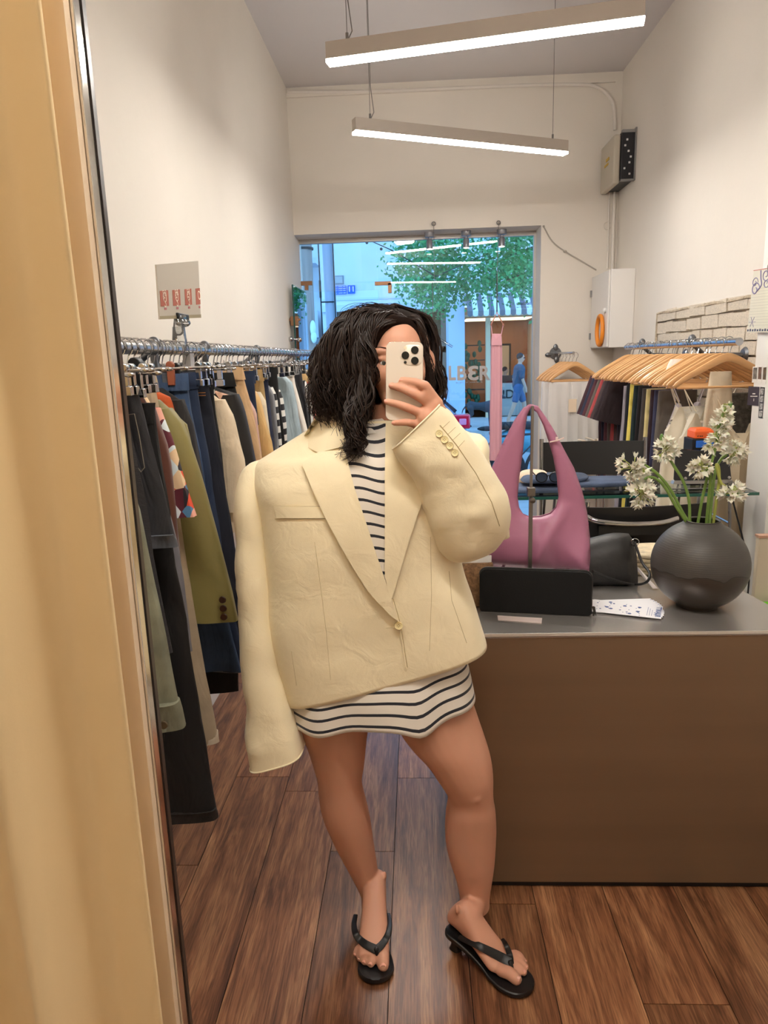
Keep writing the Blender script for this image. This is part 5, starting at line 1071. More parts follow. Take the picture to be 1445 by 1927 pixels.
# flowers
stm = mat('flower_stem', (112, 142, 66), .5, var=(30, .15)); stm2 = mat('flower_stem_yellow', (158, 164, 76), .5); pet = mat('white_petal', (242, 238, 222), .55, sss=.15); calyx = mat('flower_bud_green', (170, 178, 100), .5)
def petal(mb, c, d, n_, L, w):
    d = d.normalized(); s = d.cross(n_)
    if s.length < .01: s = d.orthogonal()
    s.normalize(); u = s.cross(d); o = len(mb.v)
    mb.v += [tuple(c), tuple(c+d*L*.5+s*w+u*L*.05), tuple(c+d*L), tuple(c+d*L*.5-s*w+u*L*.05), tuple(c+d*L*.45-u*L*.08)]
    mb.f += [(o, o+1, o+4), (o+1, o+2, o+4), (o+2, o+3, o+4), (o+3, o, o+4)]
def floret(mp_, mg, c, d, s, rr):
    d = d.normalized(); a = d.orthogonal().normalized(); b = d.cross(a); op = rr.uniform(.35, 1.1)
    for k in range(6):
        t = 2*pi*k/6+rr.uniform(-.1, .1); petal(mp_, c, d+(a*cos(t)+b*sin(t))*op, d, s*rr.uniform(.85, 1.1), s*.25)
    mg.ell(c, s*.14, 6, 4)
flw = [('first', [(1297, 985), (1283, 962), (1262, 922), (1238, 893), (1213, 874)], 2.0, (1193, 880), (32, 26), 26, 'white flower leaning furthest left, its upper cluster beside the black chair back'),
 ('b', [(1293, 985), (1270, 950), (1252, 918), (1236, 902), (1222, 898), (1212, 902)], 1.97, (1207, 928), (25, 27), 26, 'drooping white flower hanging lowest at the left of the vase'),
 ('c', [(1298, 982), (1296, 940), (1285, 905), (1270, 880), (1259, 862)], 2.0, (1252, 846), (20, 20), 22, 'white flower with green tip left of the laptop screen'),
 ('d', [(1313, 985), (1322, 935), (1333, 890), (1343, 855), (1350, 825), (1353, 800), (1366, 765)], 1.98, (1360, 785), (20, 55), 44, 'tallest white flower spike rising above the vase'),
 ('e', [(1329, 985), (1334, 930), (1337, 898), (1334, 886), (1328, 884)], 1.95, (1318, 878), (19, 17), 20, 'white flower cluster in front of the laptop screen'),
 ('f', [(1335, 985), (1340, 930), (1346, 886), (1356, 865), (1368, 856)], 2.02, (1381, 852), (20, 20), 24, 'white flower cluster to the right of the tall spike'),
 ('g', [(1342, 985), (1349, 935), (1353, 905), (1352, 880), (1348, 876), (1356, 908), (1366, 915)], 1.95, (1376, 928), (22, 18), 18, 'white flower hanging down at the right above the glass desk corner')]
rf = random.Random(9)
for _, sp_, y, hc, (wx, wz), n, lab in flw:
    pts = [PY(px, py, y) for px, py in sp_]; pts = [V((p.x, 1.975+(y-1.975)*i/(len(pts)-1)*1.0, p.z)) for i, p in enumerate([PY(px, py, 1.975+(y-1.975)*k/(len(sp_)-1)) for k, (px, py) in enumerate(sp_)])]
    c = PY(*hc, y); base = pts[0]+(pts[0]-pts[1]).normalized()*.09; base.x += (vc.x-base.x)*.0
    t = thing('white_flower', lab, 'flower', pts[0], 'white flowers in the vase')
    q = catmull([base]+pts, 5); MB().tube(q, [.0042]*(len(q)-4)+[.0038, .0034, .003, .0025], 8).build('stem', stm if rf.random() < .6 else stm2, t)
    P1, G1 = MB(), MB(); sc_ = y*cos(.21)/FPX
    n = int(n*1.25)
    for i in range(n):
        u = V((rf.gauss(0, 1), rf.gauss(0, 1), rf.gauss(0, 1))).normalized(); r = rf.uniform(.55, .95)
        off_ = V((u.x*wx*sc_*r, u.y*wx*sc_*r, u.z*wz*sc_*r)); p = c+off_
        if _ == 'd': tt = (i/n); p = PY(1343+tt*28, 840-tt*82, y)+V((u.x*(.026-.018*tt)*1.1, u.y*(.026-.018*tt), u.z*.006)); u = (u+V((0, 0, .3)))
        root = c+off_*.15 if _ != 'd' else PY(1350+(i/n)*12, 840-(i/n)*82, y)
        G1.tube([root, p], .0012, 4, False); floret(P1, G1, p-u*.004, u+V((0, -.3, 0)), rf.uniform(.019, .026) if _ != 'd' or i/n < .8 else .013, rf)
    P1.build('petals', pet, t, ang=60); G1.build('stalks', calyx, t)
    if _ in ('c', 'd'): e = PY(1245, 824, y) if _ == 'c' else PY(1374, 764, y); MB().ell(e, (.006, .006, .012), 10, 6).build('green_tip', mat('tip_green', (92, 132, 60), .5), t)
# stack of torn edge cream paper bags behind the vase
for k in range(5):
    o = PZ(1215, 1052, CZ+.001); m = MB(); z = CZ+.004+.0*k
    c = V((.80, 2.33, CZ+.002+.014*k)); R = []
    for zz, s in ((0, .97), (.004, 1), (.009, 1), (.012, .95)): R.append([c+V((x_*.125*s, y_*.09*s, zz)) for x_, y_ in [(cos(t_)*(1+.05*noise.noise(V((cos(t_)*5, sin(t_)*5, k))))*min(1.0, 1/max(abs(cos(t_)), abs(sin(t_)))), sin(t_)*min(1.0, 1/max(abs(cos(t_)), abs(sin(t_))))*(1+.05*noise.noise(V((cos(t_)*6, 3, k))))) for t_ in [i*2*pi/40 for i in range(40)]]])
    tag(MB().loft(R).build('raffia_mat', mat('cream_raffia', (224, 208, 176), .85, bump=(50, 1, .006), var=(30, .25)), ang=60), 'cream braided raffia mat, %s from the bottom of the stack behind the vase' % ordinal(k) if k < 4 else 'topmost cream braided raffia mat of the stack behind the vase', 'mat', 'stacked raffia mats on the counter')
# ================================================================== GLASS DESK, CHAIRS, LAPTOP
dk = thing('glass_desk', 'tall glass-topped desk on wire trestles behind the counter', 'desk', (.9, 3, 0)); DZ = .94
MB().box((.40, 2.82, DZ-.012), (1.345, 3.13, DZ-.0012)).build('glass_top', glassmat('desk_glass', (.84, .93, .91), .06), dk, smooth=False)
MB().box((.398, 2.816, DZ-.012), (1.347, 2.82, DZ)).box((.396, 2.82, DZ-.012), (.40, 3.13, DZ)).build('green_edge', mat('desk_edge_green', (46, 98, 88), .2), dk, smooth=False)
wire = mat('wire_chrome', (150, 152, 156), .2, 1)
for x in (.62, 1.20):
    m = MB()
    for y in (2.88, 3.09): m.tube([(x-.06, y, DZ-.012), (x-.12, y, 0)], .006, 6).tube([(x+.06, y, DZ-.012), (x+.12, y, 0)], .006, 6).tube([(x-.06, y, DZ-.014), (x+.06, y, DZ-.014)], .006, 6)
    for z in (.8, .55, .25): m.tube([(x-.07-(.8-z)*.05, 2.88, z), (x-.07-(.8-z)*.05, 3.09, z)], .005, 6).tube([(x+.07+(.8-z)*.05, 2.88, z), (x+.07+(.8-z)*.05, 3.09, z)], .005, 6)
    m.tube([(x+.07, 2.88, .8), (x+.1, 3.09, .3)], .004, 6).tube([(x+.07, 3.09, .8), (x+.1, 2.88, .3)], .004, 6); m.build('trestle', wire, dk)
def chair(lab, c, w, zt, hb, rot, seatm=None, lean=.06):
    t = thing('director_chair', lab, 'chair', c); x, y, z0 = c; Rm = Matrix.Translation(V(c)) @ Matrix.Rotation(rot, 4, 'Z'); Q = lambda a, b, c_: Rm @ V((a, b, c_))
    for s in (-1, 1):
        MB().tube([Q(s*w/2, lean, zt+.02), Q(s*w/2, .0, .44), Q(s*w/2, -.02, 0)], .011, 10).build('back_post', chrome, t)
        MB().tube(catmull([Q(s*w/2, .0, .62), Q(s*w/2, -.2, .64), Q(s*w/2, -.42, .63), Q(s*w/2, -.44, .5), Q(s*w/2, -.44, 0)], 5), .011, 10).build('arm_frame', chrome, t)
    MB().tube([Q(-w/2, .0, .44), Q(w/2, .0, .44)], .011).tube([Q(-w/2, -.44, .44), Q(w/2, -.44, .44)], .011).tube([Q(-w/2, -.0, .1), Q(w/2, -.44, .1)], .01).build('cross_tube', chrome, t)
    n_ = 9; R = []
    for i in range(n_): f = i/(n_-1)*2-1; R.append([Q(f*w/2, lean+.012+.03*(1-f*f), zt), Q(f*w/2, lean+.004+.03*(1-f*f), zt), Q(f*w/2, lean*.45+.004+.03*(1-f*f), zt-hb), Q(f*w/2, lean*.45+.012+.03*(1-f*f), zt-hb)])
    MB().loft(R).build('back_sling', lea, t, ang=60)
    MB().loft([[Q(f*w/2, 0, .45-.02*(1-f*f)), Q(f*w/2, -.44, .45-.02*(1-f*f)), Q(f*w/2, -.44, .441-.02*(1-f*f)), Q(f*w/2, 0, .441-.02*(1-f*f))] for f in [-1, -.5, 0, .5, 1]]).build('seat_sling', seatm or lea, t, ang=60)
    return t
chair('nearer black leather sling chair with chrome arms tucked behind the vase', (.83, 2.62, .0), .46, .955, .16, 3.25)
MB().tube(catmull([PY(1105, 972, 2.52), PY(1125, 981, 2.50), PY(1180, 986, 2.495), PY(1240, 984, 2.495), PY(1275, 975, 2.51)], 6), .010, 10).build('front_tube', chrome, bpy.data.objects['director_chair'])
a = PY(1127, 990, 2.51); b = PY(1262, 1006, 2.51); MB().box((a.x, 2.51, b.z), (b.x, 2.52, a.z)).build('lower_sling', lea, bpy.data.objects['director_chair'], smooth=False)
chair('farther black leather sling chair beyond the glass desk', (.90, 3.62, .0), .52, 1.05, .17, -.05)
# coat draped on the near chair
a = PY(1170, 1018, 2.68)
MB().loft(smooth_rings([sring(V((.80, 2.68, z)), V((w, 0, .0)), V((0, .05, 0)), 40, 2.4) for z, w in ((.62, .20), (.70, .22), (.78, .23), (.86, .21), (.875, .16))], 4)).build('draped_coat', mat('taupe_silk', (164, 138, 100), .45, bump=(7, 1, .03)), ang=180)
tag(bpy.data.objects['draped_coat'], 'taupe silky coat draped over the seat behind the pouch', 'coat')
# laptop-like screen on a wire stand
ls = thing('display_screen', 'black glossy screen leaning on a wire stand on the glass desk', 'screen', (1.1, 2.95, DZ))
A = PY(1272, 846, 3.0); B = PY(1372, 852, 3.0); C_ = PY(1377, 903, 2.93); D_ = PY(1268, 905, 2.93)
MB().prism([A, B, C_, D_], (0, .012, .004)).build('panel', mat('screen_black', (10, 11, 16), .08), ls, smooth=False, bevel=.004)
MB().prism([D_+V((0, -.006, 0)), C_+V((0, -.006, 0)), C_+V((.005, -.006, -.013)), D_+V((-.005, -.006, -.013))], (0, .03, 0)).build('silver_base', mat('silver', (190, 188, 186), .3, .8), ls, smooth=False)
w_ = MB(); 
for u in (.1, .5, .95): p = D_.lerp(C_, u); w_.tube([p+V((0, .01, -.01)), V((p.x-.02, 2.90, DZ+.004)), V((p.x+.04, 3.05, DZ+.004)), p+V((0, .06, .02))], .003, 6)
w_.tube([V((D_.x-.03, 2.90, DZ+.004)), V((C_.x+.03, 2.90, DZ+.004))], .003, 6).build('wire_stand', wire, ls)
for u in (.18, .93): MB().lathe(D_.lerp(C_, u)+V((0, -.01, .012)), [(0, 0), (.006, 0), (.006, .003), (0, .004)], 10, (0, -1, 0)).build('knob', mat('silver', (190, 188, 186), .3, .8), ls)
oc = PY(1320, 833, 3.08)
tag(MB().box((oc.x-.05, 3.05, DZ), (oc.x+.05, 3.15, PY(1320, 826, 3.05).z)).build('black_carton', mat('carton_black', (24, 24, 28), .5), smooth=False, bevel=.003), 'black upright carton behind the screen carrying the blue and orange boxes', 'box')
z0 = PY(1320, 826, 3.05).z
tag(MB().box((oc.x-.036, 3.042, PY(1320, 842, 3.05).z), (oc.x+.036, 3.0495, PY(1320, 829, 3.05).z)).build('blue_card_reader', mat('bright_blue', (30, 108, 216), .4), smooth=False, bevel=.002), 'bright blue flat box face just above the black screen', 'box')
ob = thing('orange_tin', 'small orange box with dark print on top of the black carton', 'box', (oc.x, 3.1, z0)); MB().loft([[V((oc.x+x_*s, 3.10+y_*s, z0+zz)) for x_, y_ in ((-.04, -.045), (.04, -.045), (.04, .045), (-.04, .045))] for zz, s in ((.001, 1.0), (.03, .98), (.042, .8))]).build('box', mat('bright_orange', (240, 102, 40), .45), ob, smooth=False, bevel=.003)
strokes(MB(), (oc.x-.03, 3.0535, z0+.012), .022, .007, .001).build('printed_words', dark, ob, smooth=False); strokes(MB(), (oc.x-.02, 3.062, z0+.0375), .04, .007, .001).build('printed_words', dark, ob, smooth=False)
tag(MB().ell((1.285, 2.9, DZ+.012), (.022, .022, .012)).tube([(1.30, 2.9, DZ+.01), (1.32, 2.93, DZ+.02), (1.33, 3.0, DZ+.006)], .006).build('coiled_cable', black), 'small black coiled cable on the right corner of the glass desk', 'cable')
cb_ = MB(); cb_.tube(catmull([(1.30, 2.95, .9), (1.36, 2.88, .6), (1.35, 2.85, .35), (1.42, 2.8, .12), (1.5, 2.78, .02)], 6), .0035, 6); tag(cb_.build('power_cable', black), 'black power cable dangling down beside the white pier', 'cable')
wcb = MB().tube(catmull([(1.42, 2.895, .52), (1.47, 2.88, .53), (1.6, 2.88, .55)], 5), .003, 6).tube(catmull([(1.42, 2.895, .33), (1.5, 2.86, .36), (1.6, 2.87, .38)], 5), .003, 6); tag(wcb.build('white_cable', whitem), 'thin white cables looping out across the pier front near the floor', 'cable')
# folded jeans and sunglasses, other bits on the desk left end
jn = thing('folded_jeans', 'folded blue jeans lying on the glass desk seen through the pink bag handle', 'jeans', (.62, 2.95, DZ))
for k, (x, w) in enumerate(((.52, .14), (.72, .17), (.56, .13))): MB().loft(smooth_rings([sring(V((x+.01*i, 2.96+.01*k, DZ+.003+.018*k+z)), V((w*s, 0, 0)), V((0, .09*s, 0)), 32, 3.5) for i, (z, s) in enumerate(((0, .95), (.004, 1), (.014, 1), (.019, .94)))], 2)).build('folded_layer', mat('washed_denim', (70, 84, 110), .85, bump=(20, .8, .01), var=(12, .25)), jn, ang=180)
gl_ = thing('sunglasses', 'dark round sunglasses with raised temples on the folded jeans', 'sunglasses', (.53, 2.90, DZ+.07)); zg = DZ+.068; gb = mat('glasses_black', (24, 24, 30), .25)
for x in (.505, .56): 
    MB().tube([V((x+.023*cos(t_), 2.885-.004, zg+.020*sin(t_))) for t_ in [i*pi/10 for i in range(21)]], .0025, 6).build('rim', gb, gl_); MB().lathe((x, 2.881, zg), [(0, 0), (.021, 0), (.021, .001), (0, .001)], 20, (0, -1, 0)).build('lens', mat('lens_dark', (60, 72, 92), .1), gl_)
MB().tube([(.527, 2.881, zg+.006), (.537, 2.881, zg+.006)], .002).tube([(.482, 2.882, zg+.008), (.47, 2.95, zg+.02)], .0022).tube([(.583, 2.882, zg+.008), (.615, 2.96, zg+.045)], .0022).build('temple', gb, gl_)
tag(MB().box((.42, 2.99, DZ), (.66, 3.12, DZ+.02)).build('yellow_book', mat('pale_yellow', (226, 214, 150), .6), smooth=False, bevel=.003), 'pale yellow flat booklet behind the sunglasses on the glass desk', 'book')
tag(MB().loft(smooth_rings([sring(V((.50+.0*i, 3.06, DZ+.021+z)), V((.07*s, 0, 0)), V((0, .06*s, 0)), 24, 2) for i, (z, s) in enumerate(((0, 1), (.02, 1), (.045, .7), (.05, .2)))], 3)).build('straw_hat', mat('pale_straw', (222, 200, 176), .8, bump=(150, .6, .002)), ang=180), 'pale cap-like straw item at the far side of the glass desk', 'hat')
# clothes bench colours under the far chair: small shoe table
rt = thing('round_table', 'small round glass side table by the back wall holding white sandals', 'table', (1.33, 5.45, 0)); TZ = .80
MB().lathe((1.33, 5.45, TZ), [(0, 0), (.20, 0), (.202, .005), (.20, .01), (0, .01)], 40).build('glass_top', glassmat('desk_glass', (.84, .93, .91), .06), rt)
MB().tube([V((1.33+.203*cos(t_), 5.45+.203*sin(t_), TZ+.005)) for t_ in [i*2*pi/40 for i in range(41)]], .007, 8).build('rim', chrome, rt)
for k in range(3): MB().tube([(1.33+.14*cos(k*2.09+1), 5.45+.14*sin(k*2.09+1), TZ), (1.33+.16*cos(k*2.09+1), 5.45+.16*sin(k*2.09+1), 0)], .008, 8).build('leg', chrome, rt)
for k, (x, y, r) in enumerate(((1.32, 5.36, .25), (1.40, 5.45, .1))):
    t = thing('white_sandal', ('nearer' if k == 0 else 'farther')+' of the two white strappy flat sandals on the round glass table', 'shoe', (x, y, TZ+.01), 'white sandals on the round table')
    M4 = Matrix.Translation(V((x, y, TZ+.0115))) @ Matrix.Rotation(r, 4, 'Z'); cm_ = mat('ivory_leather', (232, 220, 202), .45)
    MB().prism([M4 @ V(p) for p in [(-.12, -.02, 0), (-.11, -.032, 0), (-.03, -.026, 0), (.06, -.038, 0), (.11, -.03, 0), (.125, 0, 0), (.11, .03, 0), (.06, .036, 0), (-.03, .026, 0), (-.11, .03, 0)]], (0, 0, .010)).build('sole', cm_, t, bevel=.002)
    MB().loft([[M4 @ V((xx+dx, .036*cos(a), .012+.045*sin(a))) for a in [pi*i/10 for i in range(11)]]+[M4 @ V((xx+dx, .033*cos(a), .012+.042*sin(a))) for a in [pi*i/10 for i in range(10, -1, -1)]] for xx, dx in ((.02, 0), (.055, 0), (.075, 0))]).build('toe_band', cm_, t)
    MB().tube(catmull([M4 @ V(p) for p in [(-.02, -.03, .01), (-.09, -.034, .05), (-.125, 0, .055), (-.09, .034, .05), (-.02, .03, .01)]], 5), .004, 8).build('heel_strap', cm_, t)
# papers on the pier side (x = 1.42)
px_ = 1.419
def pquad(q, d=.001, dx=0): return MB().prism([PXx(a, b, px_-dx) for a, b in q], (-d, 0, 0))
pp_ = thing('handwritten_poster', 'ruled paper with purple ink flourishes clipped to the white pier', 'poster', (px_, 3, 1.6))
yA, yB = 2.875, 3.10; x_p = 1.412
q4 = [V((x_p, 3.155, PXx(1395, 515, 1.412).z)), V((x_p, 2.91, PXx(1452, 505, 1.412).z)), V((x_p-.004, 2.91, PXx(1452, 626, 1.412).z)), V((x_p-.004, 3.165, PXx(1391, 627, 1.412).z))]
MB().prism(q4, (-.0012, 0, 0)).build('paper', mat('ruled_paper', (216, 212, 196), .7), pp_, smooth=False)
def onp(u, v): return q4[0].lerp(q4[1], u).lerp(q4[3].lerp(q4[2], u), v)+V((-.0016, 0, 0))
rl_ = MB()
for i in range(14): rl_.tube([onp(.02, .30+.045*i), onp(.98, .30+.045*i)], .0005, 4)
rl_.build('ruled_line', mat('rule_grey', (168, 166, 160), .7), pp_); MB().tube([onp(0, .004), onp(1, .004)], .0014, 4).build('red_top_line', mat('rule_red', (190, 70, 60), .7), pp_)
ink = mat('purple_ink', (128, 122, 164), .6); ik = MB()
def spiral(cu, cv, r, turns, s=1, th=.0022):
    ik.tube([onp(cu+r*(1-t*.75)*cos(s*t*turns*2*pi), cv+r*.8*(1-t*.75)*sin(s*t*turns*2*pi)) for t in [i/26 for i in range(27)]], [th*(1-.3*abs(i/13-1)) for i in range(27)], 5)
spiral(.46, .10, .13, 1.3); spiral(.10, .20, .11, 1.2, -1); spiral(.14, .31, .15, 1.2, -1, .003); spiral(.50, .23, .10, 1.1); ik.tube(catmull([onp(.27, .02), onp(.30, .14), onp(.34, .25), onp(.2, .34)], 5), .003, 5)
for u in (.76, .84, .90, .96): ik.tube([onp(u, .02), onp(u-.03, .28+.1*(u-.7)), onp(u-.08, .50 if u < .8 else .3)], .0022, 5)
ik.tube([onp(.95, .5), onp(.9, .75), onp(.98, .55)], .002, 5)
for k in range(6): ik.tube([onp(.15, .83), onp(.15+.12*cos(k*1.05), .83+.09*sin(k*1.05))], .001, 4)
ik.build('ink_flourish', ink, pp_)
bt = MB()
for i in range(11): bt.box(*[tuple(p) for p in ((onp(.03+.085*i, .965)-V((.0008, .006, .004))), (onp(.03+.085*i, .965)+V((0, .006, .004+.002*(i % 2)))))])
bt.build('bottom_writing', mat('ink_dark', (78, 82, 104), .6), pp_, smooth=False)
MB().tube(catmull([onp(.52, .06), onp(.50, -.03), onp(.56, -.07), onp(.60, -.03), onp(.56, .0)], 5), .0028, 6).build('clip', chrome, pp_)
pho = [((1417, 690), (1426, 690), (1424, 720), (1415, 720)), ((1427, 689), (1434, 689), (1433, 721), (1425, 720)), ((1436, 690), (1443, 689), (1441, 722), (1434, 721))]
for i, (q, cc, lb_) in enumerate(zip(pho, ((120, 116, 112), (112, 84, 74), (92, 80, 66)), ('left instant photo of the row of three on the pier', 'middle instant photo of the row of three on the pier', 'right instant photo of the row of three on the pier'))):
    t = thing('instant_photo', lb_, 'photo', PXx(*q[0], px_), 'instant photos on the pier'); pquad(q).build('border', whitem, t, smooth=False)
    a, b_, c, d = [V(p) for p in [(*p, 0) for p in q]]; ii = lambda u, v: tuple(a.lerp(b_, u).lerp(d.lerp(c, u), v))[:2]
    pquad([ii(.12, .06), ii(.88, .06), ii(.88, .78), ii(.12, .78)], .0008, .0012).build('picture', mat('photo_%d' % cc[0], cc, .3, var=(60, .7)), t, smooth=False)
t = thing('dark_card', 'dark purple card with tiny white print under the instant photos', 'card', PXx(1418, 740, px_)); pquad([(1409, 727), (1429, 728), (1427, 764), (1406, 762)]).build('card', mat('dusk_purple', (62, 56, 70), .5, var=(14, .2)), t, smooth=False)
pquad([(1416, 740), (1421, 740), (1421, 742), (1416, 742)], .0006, .0014).build('print', whitem, t, smooth=False); pquad([(1412, 745), (1425, 745), (1425, 746.5), (1412, 746.5)], .0006, .0014).build('print', whitem, t, smooth=False); pquad([(1418, 750), (1419, 750), (1418.6, 755), (1417.6, 755)], .0006, .0014).build('print', whitem, t, smooth=False)
t = thing('photo_strip', 'narrow black and white photo booth strip beside the dark card', 'photo', PXx(1435, 740, px_)); pquad([(1431, 728), (1439, 729), (1434.5, 787), (1427, 786)]).build('strip', mat('strip_black', (30, 28, 30), .4), t, smooth=False)
for k in range(4): y0 = 731+k*14; pquad([(1431.5-k*.95, y0), (1437.5-k*1.0, y0), (1436.7-k*1.0, y0+11.5), (1430.7-k*.95, y0+11.5)], .0006, .0012).build('frame_picture', mat('strip_grey', (170, 168, 164), .4, var=(120, .8)), t, smooth=False)
# cream board at the right edge, and a panel added for a green glint
cbx = thing('upright_board', 'cream upright board at the far right beyond the counter corner', 'board', (1.25, 2.3, 0))
a = PY(1428, 1012, 2.35); MB().box((a.x, 2.35, 0), (a.x+.35, 2.372, a.z)).build('body', mat('cream_laminate', (214, 202, 180), .5), cbx, smooth=False, bevel=.003)
MB().box((a.x-.002, 2.345, a.z), (a.x+.35, 2.375, a.z+.008)).build('top_edge', mat('cream_laminate_top', (190, 150, 128), .5), cbx, smooth=False)
a = PY(1436, 1136, 2.3); tag(MB().box((a.x, 2.30, 0), (a.x+.2, 2.33, a.z)).build('green_glint', mat('lime_green', (110, 200, 40), .5), smooth=False, bevel=.01), 'lime green upright panel added for a glint beside the counter corner', 'glint panel')  # panel added where only a glint of green shows
# ================================================================== THE WOMAN
skin = mat('skin', (208, 154, 128), .5, bump=(180, .12, .0006), var=(5, .05), sss=.12, spec=.35)
pe = thing('person', 'woman in an oversized cream blazer and striped mini dress photographing herself with a phone', 'person', (-.02, 1.65, 0))
def rowr(L, R, y, k=1.0): a = PY(*L, y); b = PY(*R, y); return (a+b)/2, (b-a).length/2*k
Bd = MB()
def leg(rows, y_of):
    R = []
    for yy, l, r in rows:
        y = y_of(yy); a = PY(l, yy, y); b = PY(r, yy, y); c = (a+b)/2; h = (b-a).length/2
        R.append(sring(c, V((h, 0, 0)), V((0, -h*1.02, 0)), 28, 2.0))
    R = smooth_rings(R, 3); Bd.loft(R)
def interp(tab, v):
    for (a, x), (b, y) in zip(tab, tab[1:]):
        if a <= v <= b: return x+(y-x)*(v-a)/(b-a)
    return tab[0][1] if v < tab[0][0] else tab[-1][1]
yl = lambda v: interp([(1180, 1.655), (1351, 1.655), (1470, 1.64), (1560, 1.66), (1700, 1.685)], v)
leg([(1240, 570, 690), (1300, 562, 694), (1351, 558, 695), (1395, 576, 690), (1443, 591, 685), (1472, 598, 681), (1504, 601, 688), (1539, 609, 696), (1586, 630, 703), (1618, 646, 708), (1650, 663, 713), (1682, 678, 722), (1700, 680, 726), (1716, 681, 727)], yl)
yr_ = lambda v: interp([(1180, 1.66), (1351, 1.65), (1440, 1.625), (1480, 1.62), (1560, 1.64), (1720, 1.63)], v)
leg([(1230, 745, 860), (1270, 736, 872), (1319, 730, 889), (1360, 745, 903), (1395, 769, 915), (1427, 798, 924), (1459, 820, 928), (1491, 840, 928), (1506, 842, 929), (1523, 839, 932), (1555, 837, 934), (1586, 839, 933), (1618, 846, 931), (1650, 857, 927), (1682, 864, 922), (1707, 866, 921)], yr_)
for c, r in (((598, 1463), .0), ):
    pass
# knee caps
def bump(px, py, y, r): Bd.ell(PY(px, py, y), r, 18, 12)
bump(643, 1480, 1.622, (.034, .040, .036)); bump(888, 1484, 1.60, (.038, .046, .040))
# torso, neck, shoulders
Bd.loft(smooth_rings([sring(V((x, y, z)), V((w, 0, 0)), V((0, d, 0)), 32, 2.3) for x, y, z, w, d in ((-.08, 1.655, .66, .15, .10), (-.085, 1.655, .78, .15, .10), (-.095, 1.65, .92, .12, .09), (-.105, 1.65, 1.08, .13, .09), (-.115, 1.65, 1.20, .15, .085), (-.12, 1.66, 1.27, .12, .065), (-.09, 1.66, 1.32, .052, .052), (-.062, 1.65, 1.40, .047, .050))], 4))
# far (left in picture) arm hanging inside its sleeve, hand hidden
Bd.chain([V((-.27, 1.70, 1.23)), V((-.37, 1.68, .97)), V((-.395, 1.65, .74))], [.05, .040, .028]); Bd.chain([V((-.395, 1.65, .74)), V((-.395, 1.64, .68))], [.028, .03])
for i in range(4): Bd.chain([V((-.415+.014*i, 1.635, .67)), V((-.416+.014*i, 1.63, .63)), V((-.415+.014*i, 1.635, .595+.006*abs(i-1.5)))], [.0085, .008, .007], 8)
Bd.chain([V((-.37, 1.63, .70)), V((-.36, 1.62, .66))], [.010, .009], 8)
# raised arm
wr_ = PY(815, 800, 1.515); eb = PY(905, 985, 1.53); sh_ = V((.05, 1.69, 1.235))
Bd.chain([sh_, eb, wr_.lerp(eb, .08)], [.052, .040, .029])
# hand: palm, four fingers over the phone back, thumb behind
P3 = lambda px, py, y: PY(px, py, y)
yh = 1.475
Bd.chain([P3(823, 800, 1.505), P3(806, 786, 1.487)], [.029, .026]); Bd.chain([P3(814, 768, 1.486), P3(792, 803, 1.488)], [.019, .017]); Bd.chain([P3(824, 776, 1.49), P3(808, 804, 1.49)], [.020, .019]); Bd.chain([P3(820, 760, 1.484), P3(798, 790, 1.484)], [.016, .015])
fingers = [([(823, 757), (800, 725), (776, 718), (757, 716)], [.0105, .0100, .0090, .0080]),
 ([(815, 763), (779, 741), (757, 731), (737, 726)], [.0105, .0100, .0088, .0080]),
 ([(800, 780), (766, 767), (747, 760), (728, 756)], [.0102, .0096, .0085, .0075]),
 ([(791, 801), (769, 795), (755, 795), (742, 796)], [.0092, .0086, .0076, .0068])]
tips = []
for pts, rs in fingers:
    ys = [yh+.010, yh-.002, yh+.001, yh+.005]; q = [P3(a, b, y) for (a, b), y in zip(pts, ys)]; Bd.chain(q, rs, 12); tips.append((q[-2], q[-1], rs[-1]))
Bd.chain([P3(814, 757, 1.484), P3(800, 741, 1.476)], [.013, .0105]); Bd.chain([P3(800, 806, 1.50), P3(786, 792, 1.515), P3(776, 776, 1.520)], [.014, .0115, .0095], 12)
# head
hx, hy, hz = -.036, 1.635, 1.49
Hd = lambda a, b, c: V((hx+a, hy+b, hz+c))
Bd.ell(Hd(0, .015, .030), (.070, .086, .076), 28, 18)
Bd.ell(Hd(0, -.030, -.015), (.060, .055, .080), 24, 16)
Bd.ell(Hd(-.004, -.038, -.072), (.038, .040, .036), 20, 14)          # chin / jaw
Bd.ell(Hd(0, -.005, -.060), (.050, .055, .045), 20, 14)
for s in (-1, 1):
    Bd.ell(Hd(s*.033, -.060, -.022), (.026, .020, .026), 16, 10)     # cheeks
    Bd.ell(Hd(s*.072, .02, -.005), (.010, .020, .030), 12, 8)        # ears
    Bd.ell(Hd(s*.030, -.070, .026), (.026, .012, .010), 12, 8)       # brow ridge
    Bd.ell(Hd(s*.030, -.070, .0098), (.0170, .0098, .0075), 12, 8)     # upper lid
    Bd.ell(Hd(s*.030, -.070, -.0085), (.015, .009, .005), 12, 8)    # lower lid
Bd.chain([Hd(0, -.080, .018), Hd(0, -.096, -.022)], [.009, .012]); Bd.ell(Hd(0, -.098, -.026), (.015, .012, .010))
Bd.ell(Hd(0, -.086, -.050), (.021, .009, .005), 14, 8); Bd.ell(Hd(0, -.085, -.058), (.018, .010, .006), 14, 8)
